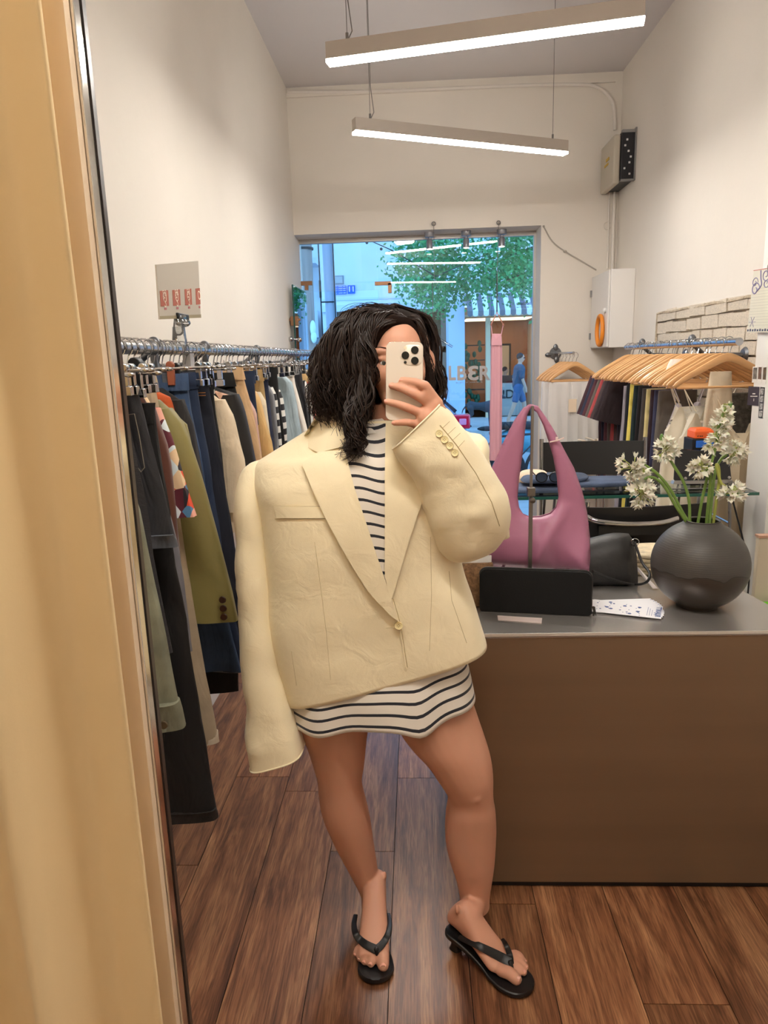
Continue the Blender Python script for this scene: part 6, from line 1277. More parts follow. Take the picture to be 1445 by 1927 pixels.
# feet
def foot(heel, ball, ankle, toes, side):
    f = (ball-heel); f.z = 0; L = f.length; f.normalize(); sd = V((f.y, -f.x, 0)); R = []
    for u, w, h in ((-.20, .010, .028), (-.16, .021, .040), (-.04, .028, .062), (.12, .030, .085), (.30, .031, .092), (.46, .032, .078), (.64, .035, .060), (.82, .038, .045), (.98, .040, .033), (1.08, .036, .026)):
        c = heel+f*L*u; zs = heel.z+(ball.z-heel.z)*max(0, min(1, (u-.0)/1.0)); R.append(sring(V((c.x, c.y, zs+h/2)), sd*w, V((0, 0, h/2)), 24, 2.3))
    Bd.loft(smooth_rings(R, 3)); Bd.chain([ankle+V((0, 0, .02)), V((ankle.x*.5+(heel+f*L*.15).x*.5, (heel+f*L*.2).y, heel.z+.045))], [.031, .030])
    for s_ in (-1, 1): Bd.ell(heel+f*L*.14+sd*s_*.027+V((0, 0, .070+.004*s_)), (.006, .012, .012), 12, 8)
    for b, t, r in toes:
        Bd.chain([(ball*.40+b*.60)+V((0, 0, .002)), b], [.014, r*1.02], 12); m = b.lerp(t, .55)+V((0, 0, r*.35)); Bd.chain([b, m, t], [r*.98, r, r*.95], 12)
hl = PZ(703, 1726, .062); hl = V((hl.x, 1.70, .060)); bl_ = PZ(703, 1795, .030); al = PY(704, 1700, 1.675)
tl_ = []
for (bx, by), (tx_, ty), r in (((721, 1795), (721, 1816), .0160), ((702, 1798), (698, 1813), .0108), ((690, 1795), (686, 1809), .0100), ((681, 1791), (677, 1803), .0094), ((674, 1785), (670, 1794), .0090)):
    tl_.append((PZ(bx, by, .030), PZ(tx_, ty, .024), r))
foot(hl, V((bl_.x, bl_.y, .020)), al, tl_, -1)
hr_ = V(PZ(862, 1737, .066)); hr_.z = .062; ar = PY(893, 1700, 1.635); br_ = PZ(938, 1808, .032)
tr2 = []
for (bx, by), (tx_, ty), r in (((944, 1826), (971, 1842), .0155), ((964, 1814), (985, 1829), .0105), ((969, 1806), (988, 1819), .0096), ((971, 1799), (986, 1809), .0088), ((969, 1793), (981, 1801), .0082)):
    tr2.append((PZ(bx, by, .030), PZ(tx_, ty, .024), r))
foot(hr_, V((br_.x, br_.y, .020)), ar, tr2, 1)
body = remeshed(Bd, 'body', skin, pe, .0034, 7)
bodybvh = make_bvh(Bd)
def nail(m, a, b, r, out):
    d = (b-a).normalized(); s = d.cross(out).normalized(); n = s.cross(d).normalized(); n = n if n.dot(out) > 0 else -n; c = b+n*r*.86+d*r*.1
    m.loft([[c+d*(r*.55*u)+s*(r*.55*v*(1-.25*max(0, u)**2))-n*(r*.28*v*v)+n*w for v, w in ((-1, 0), (-.5, .0004), (0, .0005), (.5, .0004), (1, 0), (0, -.001))] for u in (-1, -.4, .4, 1)])
nm = MB()
for a, b, r in tips: nail(nm, a, b, r, V((-.15, -1, .15)))
for b, t, r in tl_+tr2: nail(nm, b, t, r, V((0, -.35, 1)))
nm.build('nails', mat('nail', (226, 164, 142), .25), body)
# eyes, brows, lips
for s in (-1, 1):
    e = Hd(s*.030, -.066, .001); eo = MB().ell(e, .0115, 18, 12).build('eye', mat('eye_white', (222, 212, 206), .2), body)
    MB().lathe(e, [(0, .0119), (.0022, .0119), (.0022, .0121), (.0055, .0112), (.0056, .0108), (0, .0108)], 20, (0, -1, 0)).build('iris', mat('iris_grey', (84, 82, 74), .15), eo)
    MB().lathe(e, [(0, .0122), (.0023, .0122), (.0023, .0118), (0, .0118)], 14, (0, -1, 0)).build('pupil', black, eo)
brow = MB()
for s in (-1, 1):
    for k in range(60):
        u = k/59; p = Hd(s*(.012+.040*u), -.0835+.022*u*u, .026+.008*sin(u*2.4)); brow.tube([p, p+V((s*.006, .0005, .003*(1-u*1.6)))], [.0013, .0005], 4)
brow.build('eyebrow', mat('brow_hair', (58, 36, 28), .7), body)
lips = MB(); lips.loft(smooth_rings([sring(Hd(x, -.0935+abs(x)*.25, -.053), V((0, .0035*s, 0)), V((0, 0, .0075*s)), 12, 2) for x, s in ((-.023, .2), (-.015, .7), (-.005, 1), (.0, .95), (.005, 1), (.015, .7), (.023, .2))], 3)); lips.build('lips', mat('lips', (176, 88, 84), .4), body)
# ------------------------------------------------------------------ hair
hairm = mat('dark_brown_hair', (36, 23, 18), .42, spec=.4); hair_b = MB()
hair_b.ell(Hd(-.010, .036, .040), (.079, .088, .082), 26, 16)
hair_b.chain([PY(768, 603, 1.60), PY(735, 603, 1.59), PY(706, 618, 1.585), PY(688, 650, 1.585), PY(676, 700, 1.60)], [.010, .014, .018, .020, .03], 14); hair_b.chain([PY(771, 603, 1.60), PY(788, 622, 1.60), PY(797, 650, 1.60), PY(800, 690, 1.61)], [.009, .011, .012, .012], 14)
hair_b.chain([PY(655, 680, 1.66), PY(640, 745, 1.655), PY(655, 790, 1.64)], [.060, .062, .035], 18)
hair_b.chain([PY(780, 650, 1.67), PY(795, 700, 1.665)], [.035, .018], 16); hair_b.chain([V((-.09, 1.74, 1.5)), V((-.10, 1.75, 1.38))], [.07, .05], 16); hair_b.chain([V((.0, 1.73, 1.5)), V((.0, 1.74, 1.38))], [.06, .04], 16)
hair = remeshed(hair_b, 'hair', mat('under_hair', (30, 20, 16), .9, spec=.1), pe, .008, 4)
rh = random.Random(21)
def lock(mb, ctrl, r0, waves, amp, n=26, ph=None, sides=5):
    q = catmull(ctrl, max(3, n//(len(ctrl)-1))); ph = rh.uniform(0, 6.28) if ph is None else ph; out = []; L = len(q)
    for i, p in enumerate(q):
        f = i/(L-1); t = (q[min(i+1, L-1)]-q[max(i-1, 0)]).normalized(); a = t.cross(V((0, 1, 0))); a = a.normalized() if a.length > .1 else V((1, 0, 0)); b = t.cross(a); am = amp*min(1, f*2.2)
        out.append(p+a*sin(f*waves*6.28+ph)*am+b*cos(f*waves*6.28+ph)*am*.8)
    mb.tube(out, [r0*(.7+.5*sin(pi*min(1, i/L*1.2)))*(1-.75*max(0, i/L-.6)/.4) for i in range(len(out))], sides, True)
lk = MB()
def clump(ctrl, r, waves, amp, spread, m=5, n=24):
    ph = rh.uniform(0, 6.28)
    for i in range(m):
        o = V((rh.gauss(0, 1), rh.gauss(0, 1), rh.gauss(0, 1)))*spread; o2 = V((rh.gauss(0, 1), rh.gauss(0, 1), rh.gauss(0, 1)))*spread*1.6
        L = len(ctrl); c = [V(p)+o.lerp(o2, j/(L-1))*min(1, .25+j/(L-1)) for j, p in enumerate(ctrl)]
        lock(lk, c, r*rh.uniform(.7, 1.2), waves*rh.uniform(.96, 1.04), amp*rh.uniform(.85, 1.15), n, ph+rh.gauss(0, .25), 4)
for k in range(430):
    s = rh.random(); d = rh.uniform(-1, 1)      # s: 0 outer silhouette .. 1 face edge ; d: depth
    yy = 1.585+.12*(1-s)*(.5+.5*d)+.03*d
    root = PY(769-18*(1-s)*rh.random(), 600+5*rh.random(), 1.60+.10*(.5+.5*d)*(1-s)+.0)
    c1 = (640+62*s+rh.gauss(0, 4), 606+10*s+rh.gauss(0, 3)); c2 = (600+92*s+rh.gauss(0, 6), 680-2*s+rh.gauss(0, 6)); c3 = (594+92*s+rh.gauss(0, 7), 745+12*s+rh.gauss(0, 8)); e = (612+68*s+rh.gauss(0, 10), 800+30*s*rh.uniform(.2, 1.35)+rh.gauss(0, 10)-14*(1-s))
    ctrl = [root, PY(c1[0]+45*(1-s*.2), 585+9*s+rh.gauss(0, 2), (1.60+yy)/2+.01), PY(*c1, yy), PY(*c2, yy-.015), PY(*c3, yy-.017), PY(*e, yy-.005)]
    clump(ctrl, .0014, rh.uniform(2.6, 4.4), rh.uniform(.006, .014), .0019)
for k in range(90):      # face-side curl wave that swings out over the cheek
    y = rh.uniform(1.545, 1.585); j = rh.gauss(0, 4)
    ctrl = [PY(766, 604, 1.60), PY(722+j, 607+rh.gauss(0, 2), 1.575), PY(694+j, 628, y+.01), PY(683+j, 668, y), PY(697+j, 705, y), PY(688+j, 745, y), PY(676+j*2, 790, y)]
    clump(ctrl, .0013, rh.uniform(2.2, 3.6), rh.uniform(.004, .009), .0015, 4)
for k in range(62):      # long front tail of curls falling on the lapel
    y = rh.uniform(1.50, 1.56)
    ctrl = [PY(700-30*rh.random(), 650, y+.05), PY(676+rh.gauss(0, 8), 735, y+.02), PY(666+rh.gauss(0, 9), 790, y), PY(671+rh.gauss(0, 8), 830, y), PY(662+rh.gauss(0, 13), 852+rh.gauss(0, 12), y)]
    clump(ctrl, .0013, rh.uniform(2.2, 3.6), rh.uniform(.006, .012), .0014, 4)
for k in range(260):     # right side and crown right of the parting
    d = rh.random(); y = 1.585+.12*d; root = PY(770-16*d, 601-14*d+rh.gauss(0, 1), 1.60+.10*d)
    ctrl = [root, PY(786+4*rh.random(), 607-10*d+rh.gauss(0, 2), y), PY(797+rh.gauss(0, 2), 645, y+.005), PY(803+rh.gauss(0, 3), 690, y+.01), PY(807+rh.gauss(0, 5), 722+rh.gauss(0, 9), y+.01)]
    clump(ctrl, .0011, rh.uniform(1.8, 3), rh.uniform(.002, .005), .0022, 4)
for k in range(150):     # back of the head for other viewpoints
    a = rh.uniform(.0, pi); root = Hd(-.005, .03, .128); R_ = V((cos(a)*.098, sin(a)*.118, 0)); w = Hd(-.008, .035, 0)
    ctrl = [root, w+R_*.8+V((0, 0, .095)), w+R_*1.0+V((0, 0, .0)), w+R_*1.05+V((0, .01, -.07)), w+R_*.95+V((0, .01, -.13+rh.gauss(0, .01)))]
    clump(ctrl, .0016, rh.uniform(2, 3), rh.uniform(.004, .009), .004, 5, 18)
lk.build('curls', hairm, hair, ang=180)
fl_ = MB()
for k in range(150):
    if k % 3 == 0: ctrl = [PY(755, 598, 1.62), PY(715+rh.gauss(0, 12), 574+rh.gauss(0, 3), 1.64), PY(665+rh.gauss(0, 10), 588+rh.gauss(0, 4), 1.64), PY(618+rh.gauss(0, 8), 645+rh.gauss(0, 10), 1.64)]
    elif k % 3 == 1: ctrl = [PY(640, 610+rh.random()*60, 1.63), PY(598+rh.gauss(0, 8), 670+rh.random()*50, 1.62), PY(590+rh.gauss(0, 8), 740+rh.random()*60, 1.62)]
    else: ctrl = [PY(796, 650+rh.random()*30, 1.62), PY(810+rh.gauss(0, 3), 700+rh.gauss(0, 8), 1.62), PY(809+rh.gauss(0, 5), 742+rh.gauss(0, 8), 1.62)]
    lock(fl_, ctrl, .0005, rh.uniform(.5, 2.5), rh.uniform(.001, .004), 16, sides=3)
fl_.build('stray_hairs', hairm, hair, ang=180)
# ------------------------------------------------------------------ dress
def stripedm():
    M = mat('striped_jersey', (228, 220, 208), .8, sheen=.2); t = M.node_tree; b = t.nodes['Principled BSDF']; N = t.nodes.new; L = t.links.new
    a = N('ShaderNodeAttribute'); a.attribute_name = 'stripe'; f = N('ShaderNodeMath'); f.operation = 'FRACT'; L(a.outputs['Fac'], f.inputs[0]); g = N('ShaderNodeMath'); g.operation = 'LESS_THAN'; g.inputs[1].default_value = .25; L(f.outputs[0], g.inputs[0])
    mx = N('ShaderNodeMix'); mx.data_type = 'RGBA'; mx.inputs[6].default_value = lin((228, 220, 208)); mx.inputs[7].default_value = lin((28, 30, 40)); L(g.outputs[0], mx.inputs[0]); L(mx.outputs[2], b.inputs['Base Color']); return M
strm = stripedm()
def set_stripe(o, fn):
    at = o.data.attributes.new('stripe', 'FLOAT', 'POINT'); at.data.foreach_set('value', [fn(v.co) for v in o.data.vertices])
n_ = 96
rows = [((590, 1140), (850, 1100)), ((566, 1210), (866, 1170)), ((552, 1262), (874, 1222)), ((546, 1304), (884, 1262)), ((547, 1344), (894, 1309))]
R = smooth_rings([ringpx(l, r, 1.645, d, n_, 2.5) for (l, r), d in zip(rows, (.100, .104, .112, .126, .134))], 8); K = len(R); st_v = []
for i, q in enumerate(R):
    f = i/(K-1); out = []
    for j, p in enumerate(q):
        t = 2*pi*j/n_; fr = max(0, sin(t)); u = cos(t)     # u -1 left .. 1 right, front when sin>0
        wv_ = -.026*math.exp(-((u-.38)/.22)**2)*f*f*fr+.010*math.exp(-((u-.72)/.2)**2)*f*fr-.006*math.exp(-((u+.6)/.3)**2)*f*fr+.014*math.exp(-((u-.05)/.25)**2)*f*f*fr*.3
        pl = .012*f*fr*sin(u*9+.6)+.02*f*fr*math.exp(-((u-.36)/.14)**2)
        out.append(p+V((0, -pl, wv_))); st_v.append((i, j))
    R[i] = out
dm = MB().loft(R, False, False); dz0 = K
dress = dm.build('dress', strm, pe, ang=180); at = dress.data.attributes.new('stripe', 'FLOAT', 'POINT')
at.data.foreach_set('value', [((K-1-i)/(K-1))*9.2*1.0+.62 for i, j in st_v]); md = dress.modifiers.new('t', 'SOLIDIFY'); md.thickness = .003; md.offset = -1
# ------------------------------------------------------------------ blazer
linen = mat('cream_linen_blend', (246, 232, 196), .78, bump=(420, .28, .0012), var=(9, .03), sheen=.2, stretch=(1, 1, 1.6)); seamm = mat('blazer_seam', (196, 176, 132), .85); lining = mat('blazer_lining', (226, 206, 164), .6)
add_fold(linen, 17, .35, .010)
bz_ = [((546, 1306), (914, 1204)), ((536, 1270), (902, 1165)), ((522, 1225), (890, 1125)), ((510, 1170), (876, 1085)), ((505, 1100), (868, 1050)), ((500, 1020), (866, 1005)), ((492, 960), (872, 960)), ((482, 915), (888, 910)), ((478, 885), (902, 868)), ((486, 868), (906, 838)), ((505, 855), (896, 822)), ((540, 833), (872, 808)), ((580, 808), (838, 795)), ((612, 790), (800, 785))]
deps = [.122, .124, .126, .130, .134, .138, .138, .134, .126, .115, .100, .085, .072, .066]
R = [ringpx(l, r, 1.645, d, 84, 3.8-.2*i if i < 4 else (2.9 if i < 8 else 2.5)) for i, ((l, r), d) in enumerate(zip(bz_, deps))]
R = [[V((p.x, p.y if p.y < 1.645 else 1.645+(p.y-1.645)*.75, p.z)) for p in q] for q in R]
R = smooth_rings(R, 6)
tm = MB().loft(R, False, False); K = len(R)
for k, v in enumerate(tm.v):
    i, j = divmod(k, 84); z = v[2]; nn_ = noise.noise(V((v[0]*7, v[1]*3, z*5)))*.006+noise.noise(V((v[0]*16+3, 0, z*9)))*.003
    amp = 1 if i > 1 else .4
    tm.v[k] = (v[0], v[1]-nn_*amp*(1 if v[1] < 1.64 else .3), v[2])
bvh = make_bvh(tm)
bl = tm.build('blazer', linen, pe, ang=180); md = bl.modifiers.new('t', 'SOLIDIFY'); md.thickness = .004; md.offset = -1
def sleeve(rows, y_of, ry_of, name, inner=True, n=56, p=2.2, seed=0, amp=.010, capend=False):
    R = smooth_rings([ringpx(l, r, y_of(i), ry_of(i), n, p if i < len(rows)-3 else p+.5*(i-len(rows)+4)) for i, (l, r) in enumerate(rows)], 6)
    C_ = [sum(q, V())/len(q) for q in R]
    for i, q in enumerate(R):
        f = i/(len(R)-1); a = amp*min(1, f*4)*min(1, (1-f)*10+.1)
        for j, p_ in enumerate(q):
            d = (p_-C_[i]).normalized(); q[j] = p_+d*(noise.noise(V((p_.x*9+seed, p_.y*6, p_.z*11)))*a+noise.noise(V((p_.x*25+seed, p_.y*9, p_.z*30)))*a*.35)
    m = MB().loft(R, True, capend)
    return m, R
# hanging sleeve (left in the picture)
rowsL = [((470, 872), (500, 864)), ((456, 884), (508, 876)), ((449, 905), (506, 905)), ((447, 955), (508, 980)), ((447, 1050), (514, 1058)), ((450, 1150), (518, 1150)), ((457, 1240), (530, 1232)), ((465, 1330), (549, 1312)), ((470, 1390), (563, 1368)), ((475, 1432), (571, 1406))]
mL, RL = sleeve(rowsL, lambda i: [1.645, 1.645, 1.64, 1.63, 1.62, 1.61, 1.60, 1.59, 1.585, 1.58][i], lambda i: [.03, .05, .062, .068, .068, .064, .062, .064, .066, .066][i], 'sleeve', seed=2)
def cuff_open(m, R, depth=5):
    a = R[-1]; c = sum(a, V())/len(a); rr_x = [[c+(p-c)*.955 for p in a]]
    for k in range(1, depth): q = R[-1-k*2]; c2 = sum(q, V())/len(q); rr_x.append([c2+(p-c2)*.93 for p in q])
    m.loft([a]+rr_x, False, True); return m
cuff_open(mL, RL); bvL = make_bvh(mL); sL = mL.build('sleeve', linen, bl, ang=180)
# raised sleeve: upper arm then forearm
rowsU = [((852, 815), (905, 818)), ((856, 832), (916, 830)), ((858, 860), (920, 866)), ((850, 905), (934, 905)), ((846, 950), (950, 945)), ((842, 990), (960, 975)), ((852, 1020), (958, 1005))]
mU, RU = sleeve(rowsU, lambda i: [1.645, 1.645, 1.64, 1.63, 1.61, 1.595, 1.59][i], lambda i: [.035, .055, .066, .068, .068, .066, .05][i], 'upper', seed=6, capend=True)
mU.build('sleeve_upper', linen, bl, ang=180)
rowsF = [((868, 1056), (935, 1030)), ((846, 1052), (952, 1006)), ((828, 1028), (962, 978)), ((810, 990), (956, 938)), ((796, 955), (936, 900)), ((780, 920), (908, 858)), ((764, 886), (880, 818)), ((750, 862), (852, 785)), ((739, 843), (828, 758))]
mF, RF = sleeve(rowsF, lambda i: [1.565, 1.56, 1.55, 1.535, 1.525, 1.515, 1.508, 1.505, 1.505][i], lambda i: [.035, .055, .064, .066, .062, .058, .054, .052, .052][i], 'fore', seed=11)
cuff_open(mF, RF, 6); bvF = make_bvh(mF); sF = mF.build('sleeve', linen, bl, ang=180)
# cuff edge
MB().tube(RF[-1]+[RF[-1][0]], .0022, 6).build('cuff_edge', linen, sF, ang=180); MB().tube(RL[-1]+[RL[-1][0]], .0022, 6).build('cuff_edge', linen, sL, ang=180)
def surf(bv, px, py, off):
    d = ray(px, py).normalized(); h = bv.ray_cast(CAM, d)
    return (h[0]-d*off) if h[0] is not None else PY(px, py, 1.55)
def seam(pts, bv, par, off=.0004, r=.0009, name='seam', m_=None):
    q = []
    for a, b in zip(pts, pts[1:]):
        k = max(2, int(math.hypot(b[0]-a[0], b[1]-a[1])/6))
        q += [surf(bv, a[0]+(b[0]-a[0])*i/k, a[1]+(b[1]-a[1])*i/k, off) for i in range(k)]
    q.append(surf(bv, *pts[-1], off)); MB().tube(q, r, 5).build(name, m_ or seamm, par)
seam([(828, 800), (858, 836), (895, 890), (925, 945), (940, 990)], bvF, sF); 
# sleeve buttons
btm = mat('cream_button', (240, 224, 170), .25, coat=.6)
def button(c, nrm, r, par, name='button'):
    b = MB().lathe(c, [(0, 0), (r*.95, 0), (r, .0012), (r*.92, .0028), (r*.74, .0022), (r*.62, .0018), (0, .0018)], 24, nrm).build(name, btm, par)
    d = V(nrm).normalized(); a = d.orthogonal().normalized(); e = d.cross(a); hm = MB()
    for s in ((1, 1), (1, -1), (-1, 1), (-1, -1)): hm.lathe(V(c)+d*.0016+(a*s[0]+e*s[1])*r*.2, [(0, 0), (r*.09, 0), (r*.09, .0005), (0, .0006)], 8, nrm)
    hm.build('hole', mat('button_hole', (110, 92, 60), .6), b)
for px, py in ((826.5, 816), (836.5, 827), (846.5, 838.5), (856, 852)): button(surf(bvF, px, py, .001), (-.15, -1, .12), .0078, sF)
for (a, b) in (((832, 806), (846, 793)), ((843, 817), (857, 804)), ((852, 828), (866, 815)), ((862, 842), (874, 829))): seam([a, b], bvF, sF, .0003, .0006, 'buttonhole')
# striped bodice seen in the V between the lapels
V_poly = [(648, 800), (675, 792), (700, 789), (724, 787), (740, 788), (742, 830), (742, 900), (740, 1000), (734, 1100), (716, 1082), (700, 1040), (684, 985), (664, 925), (645, 865)]
mb = drape(V_poly, bvh, .004, .002, 7); vd = mb.build('bodice', strm, dress, ang=180)
def vs(co):
    s = (co.x-(-.06))*9; return (co.z*1.0+.004*sin(co.x*60+co.z*9)+.006*sin(co.x*23+co.z*17))/.0272+.2
set_stripe(vd, vs)
# collar band of the dress at the neck
MB().loft(smooth_rings([ringpx((648, 812), (742, 806), 1.645, .085, 40, 2.1), ringpx((655, 797), (735, 792), 1.645, .070, 40, 2.1), ringpx((662, 788), (728, 784), 1.645, .062, 40, 2.1)], 4), False, False).build('neck_band', strm, dress, ang=180)
nb2 = [o for o in dress.children if o.name.startswith('neck_band')][0]; set_stripe(nb2, lambda co: .30+co.z*0+.5)
# front panel edge (left front over right), then lapels and collar
rl2 = [(726, 784), (744, 790), (765, 800), (800, 812), (815, 880), (808, 905), (800, 930), (785, 968), (768, 1020), (752, 1075), (736, 1128), (724, 1085), (724, 1000), (724, 900)]
roll = lambda x, y: .0
drape(rl2, bvh, .009, .004, 8).build('lapel', linen, bl, ang=50)
ll2 = [(569, 874), (600, 852), (640, 838), (652, 857), (660, 890), (668, 920), (678, 950), (688, 980), (704, 1030), (722, 1083), (736, 1126), (750, 1168), (738, 1160), (714, 1136), (691, 1109), (666, 1070), (640, 1025), (614, 977), (590, 925)]
drape(ll2, bvh, .011, .005, 8).build('lapel', linen, bl, ang=50)
cl2 = [(565, 836), (575, 815), (590, 790), (603, 768), (625, 752), (645, 775), (655, 800), (650, 838), (640, 842), (600, 852)]
# collar wraps up round the neck: build on an enlarged neck surface
ck = MB().loft(smooth_rings([ringpx((548, 880), (800, 870), 1.645, .125, 60, 2.2), ringpx((565, 835), (790, 835), 1.65, .112, 60, 2.2), ringpx((590, 795), (775, 800), 1.655, .10, 60, 2.2), ringpx((606, 765), (765, 775), 1.66, .09, 60, 2.2), ringpx((622, 745), (755, 758), 1.665, .08, 60, 2.2)], 5), False, False)
drape(cl2, make_bvh(ck), .004, .005, 8).build('collar', linen, bl, ang=50)
bk2 = MB(); R = smooth_rings([ringpx((600, 795), (790, 800), 1.66, .085, 48, 2.2), ringpx((606, 775), (780, 785), 1.665, .082, 48, 2.2), ringpx((614, 760), (770, 775), 1.67, .078, 48, 2.2)], 4); bk2.loft(R, False, False)
bk2.v = [(x, y if y > 1.68 else y+.03, z) for x, y, z in bk2.v]; 
# welt pocket, darts, button
drape([(516, 953), (560, 953), (604, 954), (614, 975), (565, 975), (521, 975)], bvh, .004, .003, 8).build('welt_pocket', linen, bl, ang=50)
seam([(517, 976), (565, 976.5), (614, 976)], bvh, bl, .0006, .0007); seam([(516, 952), (603, 953)], bvh, bl, .0035, .0006)
seam([(592, 1020), (604, 1110), (614, 1190), (622, 1280)], bvh, bl, .0002, .0005); seam([(548, 1225), (558, 1290)], bvh, bl, .0002, .0005) ; seam([(845, 1075), (850, 1130), (878, 1210)], bvh, bl, .0002, .0006); seam([(810, 1010), (812, 1120), (808, 1225)], bvh, bl, .0002, .0005)
seam([(570, 873), (600, 851), (625, 840)], bvh, bl, .011, .0007)
seam([(737, 1127), (744, 1150), (750, 1172), (755, 1200), (760, 1232), (764, 1258)], bvh, bl, .002, .0022, 'front_edge', linen); seam([(739.5, 1127), (746.5, 1150), (752.5, 1172), (757.5, 1200), (762.5, 1232), (766.5, 1256)], bvh, bl, .0003, .0011, 'edge_shadow_line', mat('edge_shadow_tone', (186, 166, 124), .9))  # darker tube paints the shade beside the overlapping front edge
button(surf(bvh, 750, 1177, .006), (-.05, -1, .0), .0098, bl); seam([(726, 1182), (745, 1180)], bvh, bl, .0055, .0008, 'buttonhole')
# white earring
# ------------------------------------------------------------------ sandals
rub = mat('black_rubber', (20, 20, 21), .42, bump=(60, .15, .001))
def sandal(heel, toe, label, wmax=.043, thong=None, sidepts=None, hw=.027):
    t = MB(); d = (toe-heel); d.z = 0; L = d.length; f = d.normalized(); s = V((f.y, -f.x, 0)); R = []
    prof = [(0, .3, .060), (.02, .75, .060), (.08, 1, .059), (.2, 1.0, .054), (.35, .92, .040), (.5, .98, .024), (.62, 1.28, .017), (.78, 1.45, .0155), (.9, 1.25, .016), (.97, .8, .0175), (1.0, .35, .018)]
    for u, w, z in prof:
        c = heel+f*L*u; th = .012 if u < .5 else .011
        R.append([V((c.x, c.y, 0))+s*(hw*w*a)+V((0, 0, z+b*th)) for a, b in ((-1, 0), (-.92, .16), (-.82, 0), (-.4, -.04), (0, -.05), (.4, -.04), (.82, 0), (.92, .16), (1, 0), (1.02, -.6), (.95, -1), (0, -1), (-.95, -1), (-1.02, -.6))])
    R = smooth_rings(R, 4)
    for q in R:
        for i, p in enumerate(q):
            if p.z < .001: q[i] = V((p.x, p.y, .001))
    sole = MB().loft(R).build('sandal', rub, pe, ang=45); sole['label'] = label
    hb_ = MB(); c = heel+f*L*.09; rings = []
    for z, w in ((.052, 1), (.042, .82), (.025, .52), (.010, .50), (.0005, .60)): rings.append(sring(V((c.x, c.y, z))+f*(.006*(z/.05)), s*(.024*w), f*(.026*w), 20, 2.8))
    hb_.loft(smooth_rings(rings, 3)).build('heel', rub, sole)
    return sole, f, s, L
hL = PZ(703, 1722, .06); tL = PZ(707, 1846, .015)
sl_, f, s, L = sandal(V((hL.x+.003, hL.y+.03, 0)), V((tL.x, tL.y, 0)), 'black heeled thong sandal on the foot at the left, toe towards the mirror', hw=.031)
def strap(par, ptsL, rs):
    q = catmull(ptsL, 8); n = len(q); R = []
    for i, p in enumerate(q):
        t = (q[min(i+1, n-1)]-q[max(i-1, 0)]).normalized(); f_ = i/(n-1); w = rs[0]+(rs[1]-rs[0])*f_
        up = V((0, -.55, .83)); up = (up-t*up.dot(t)).normalized(); sd = t.cross(up)
        R.append(sring(p, sd*w, up*.0028, 14, 2.6))
    MB().loft(R).build('thong_strap', rub, par)
Pz = PZ
def sf(px, py, zf, off=.004):
    d = ray(px, py).normalized(); h = bodybvh.ray_cast(CAM, d); q = PZ(px, py, zf)
    return h[0]-d*off if h[0] is not None and h[0].z < .17 and (h[0]-q).length < .12 else q
kn = sf(708, 1787, .056, .006)
strap(sl_, [Pz(669, 1722, .060), Pz(666, 1740, .062), Pz(669, 1757, .066), sf(677, 1768, .07), sf(690, 1778, .07), kn], (.006, .0105)); strap(sl_, [Pz(730, 1720, .060), Pz(733, 1738, .064), Pz(731, 1755, .068), sf(725, 1768, .07), sf(717, 1779, .07), kn], (.006, .010))
MB().chain([kn, Pz(711, 1800, .034), Pz(711, 1804, .017)], [.0066, .0052, .004], 12).build('toe_post', rub, sl_)
hR = PZ(850, 1742, .06); tR = PZ(999, 1862, .015)
sr_, f, s, L = sandal(V((hR.x-.008, hR.y+.004, 0)), V((tR.x+.002, tR.y, 0)), 'black heeled thong sandal on the foot at the right, turned outwards to show its heel', hw=.031)
kn = sf(960, 1812, .052, .006)
strap(sr_, [Pz(864, 1764, .058), sf(884, 1772, .062), sf(905, 1782, .062), sf(925, 1792, .06), sf(944, 1802, .06), kn], (.007, .0125)); strap(sr_, [Pz(946, 1768, .050), sf(953, 1780, .06), sf(959, 1797, .06), kn], (.005, .009))
MB().chain([kn, Pz(963, 1824, .032), Pz(962, 1828, .017)], [.0066, .0052, .004], 12).build('toe_post', rub, sr_)
# ------------------------------------------------------------------ phone
ph_ = thing('smartphone', 'pale silver smartphone with a three-lens camera held in front of her face', 'phone', PY(760, 718, 1.49))
q = [PY(725, 643, 1.502), PY(795, 643, 1.502), PY(796.5, 792, 1.482), PY(727, 791, 1.482)]
ux = (q[1]-q[0]).normalized(); uy = (q[0]-q[3]); uy = (uy-ux*uy.dot(ux)).normalized(); uz = ux.cross(uy)     # uz towards the camera
uz = uz if uz.y < 0 else -uz
cc = sum(q, V())/4; wq = (q[1]-q[0]).length/2; hq = (q[0]-q[3]).length/2
def rr_ring(w, h, r, z, k=6): 
    out = []
    for cx_, cy_, a0 in ((w-r, h-r, 0), (-(w-r), h-r, 90), (-(w-r), -(h-r), 180), (w-r, -(h-r), 270)): out += [cc+ux*(cx_+r*cos(radians(a0+90*i/k)))+uy*(cy_+r*sin(radians(a0+90*i/k)))+uz*z for i in range(k+1)]
    return out
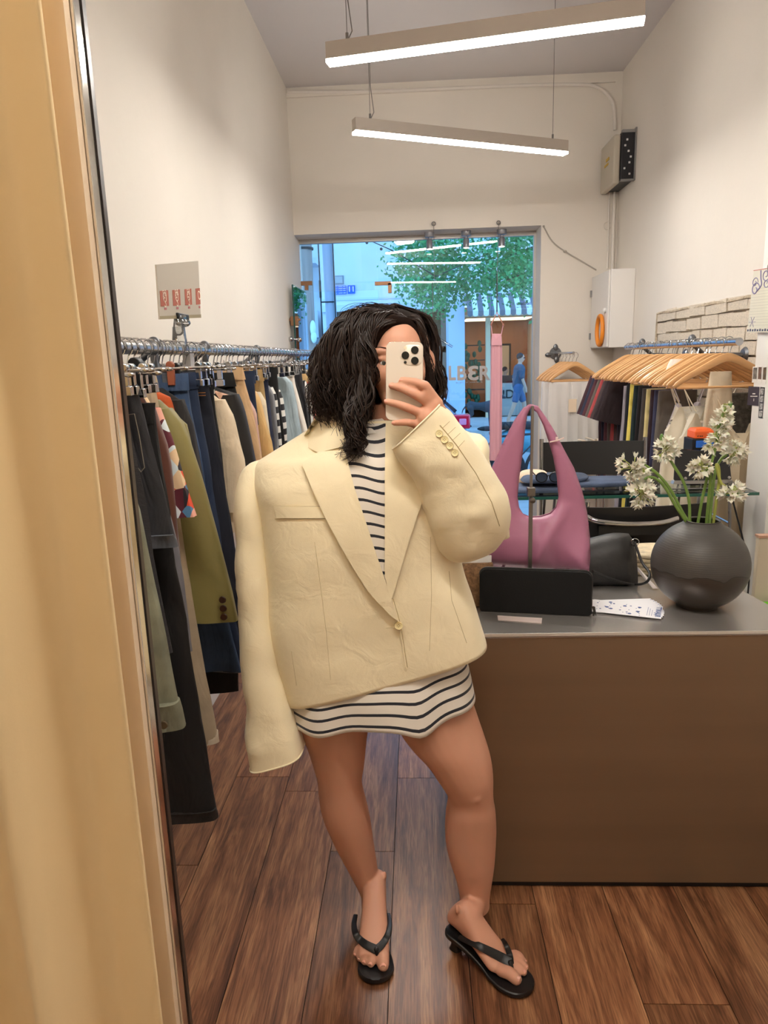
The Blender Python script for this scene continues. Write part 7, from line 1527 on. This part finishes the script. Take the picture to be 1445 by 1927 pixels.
pm_ = mat('phone_back', (222, 210, 194), .32, .15); fr_ = mat('phone_frame', (214, 206, 196), .18, .9)
MB().loft([rr_ring(wq-.0006, hq-.0006, .0115, 0), rr_ring(wq-.001, hq-.001, .011, .0003)]).build('back_glass', pm_, ph_, smooth=False)
MB().loft([rr_ring(wq, hq, .012, -.0078), rr_ring(wq, hq, .012, -.0006), rr_ring(wq-.0008, hq-.0008, .0115, 0)]).build('frame', fr_, ph_, ang=50)
oldc = cc; cw = wq; cc = oldc+ux*(wq-.0215)+uy*(hq-.0215)
# position of the camera island: photo shows (764..796, 648..694)
isl = PY(776.5, 668, 1.497); cc = oldc+ux*((isl-oldc).dot(ux))+uy*((isl-oldc).dot(uy))
ib = MB().loft([rr_ring(.0178, .0205, .0085, 0), rr_ring(.0178, .0205, .0085, .0010), rr_ring(.0168, .0195, .008, .0016)]).build('camera_island', pm_, ph_, ang=40)
def onph(px, py): 
    d = ray(px, py); t_ = (oldc-CAM).dot(uz)/d.dot(uz); return CAM+d*t_
for lx_, ly_ in ((780.5, 659), (762.8, 669), (780.5, 679)):
    c = onph(lx_, ly_)+uz*.0016; l = MB().lathe(c, [(0, 0), (.0079, 0), (.0079, .0016), (.0072, .0018), (.0068, .0012), (0, .0012)], 28, uz).build('camera_lens', mat('lens_ring', (60, 58, 50), .25, .7), ib)
    MB().lathe(c, [(0, .0012), (.0068, .0012), (.0068, .0015), (0, .0016)], 24, uz).build('lens_glass', mat('lens_black', (16, 18, 14), .05), l)
MB().lathe(onph(762.5, 654.5)+uz*.0016, [(0, 0), (.0032, 0), (.0032, .0004), (0, .0005)], 18, uz).build('flash', mat('flash_cream', (240, 222, 190), .2), ib)
MB().lathe(onph(762.5, 682)+uz*.0016, [(0, 0), (.0030, 0), (.0030, .0004), (0, .0005)], 18, uz).build('sensor', mat('lens_black', (16, 18, 14), .05), ib)
e_ = PY(672, 757, 1.55); MB().ell(e_, .0035).build('earring', mat('silver', (190, 188, 186), .3, .8), pe)
bt_ = surf(bvF, 783, 812, 0)
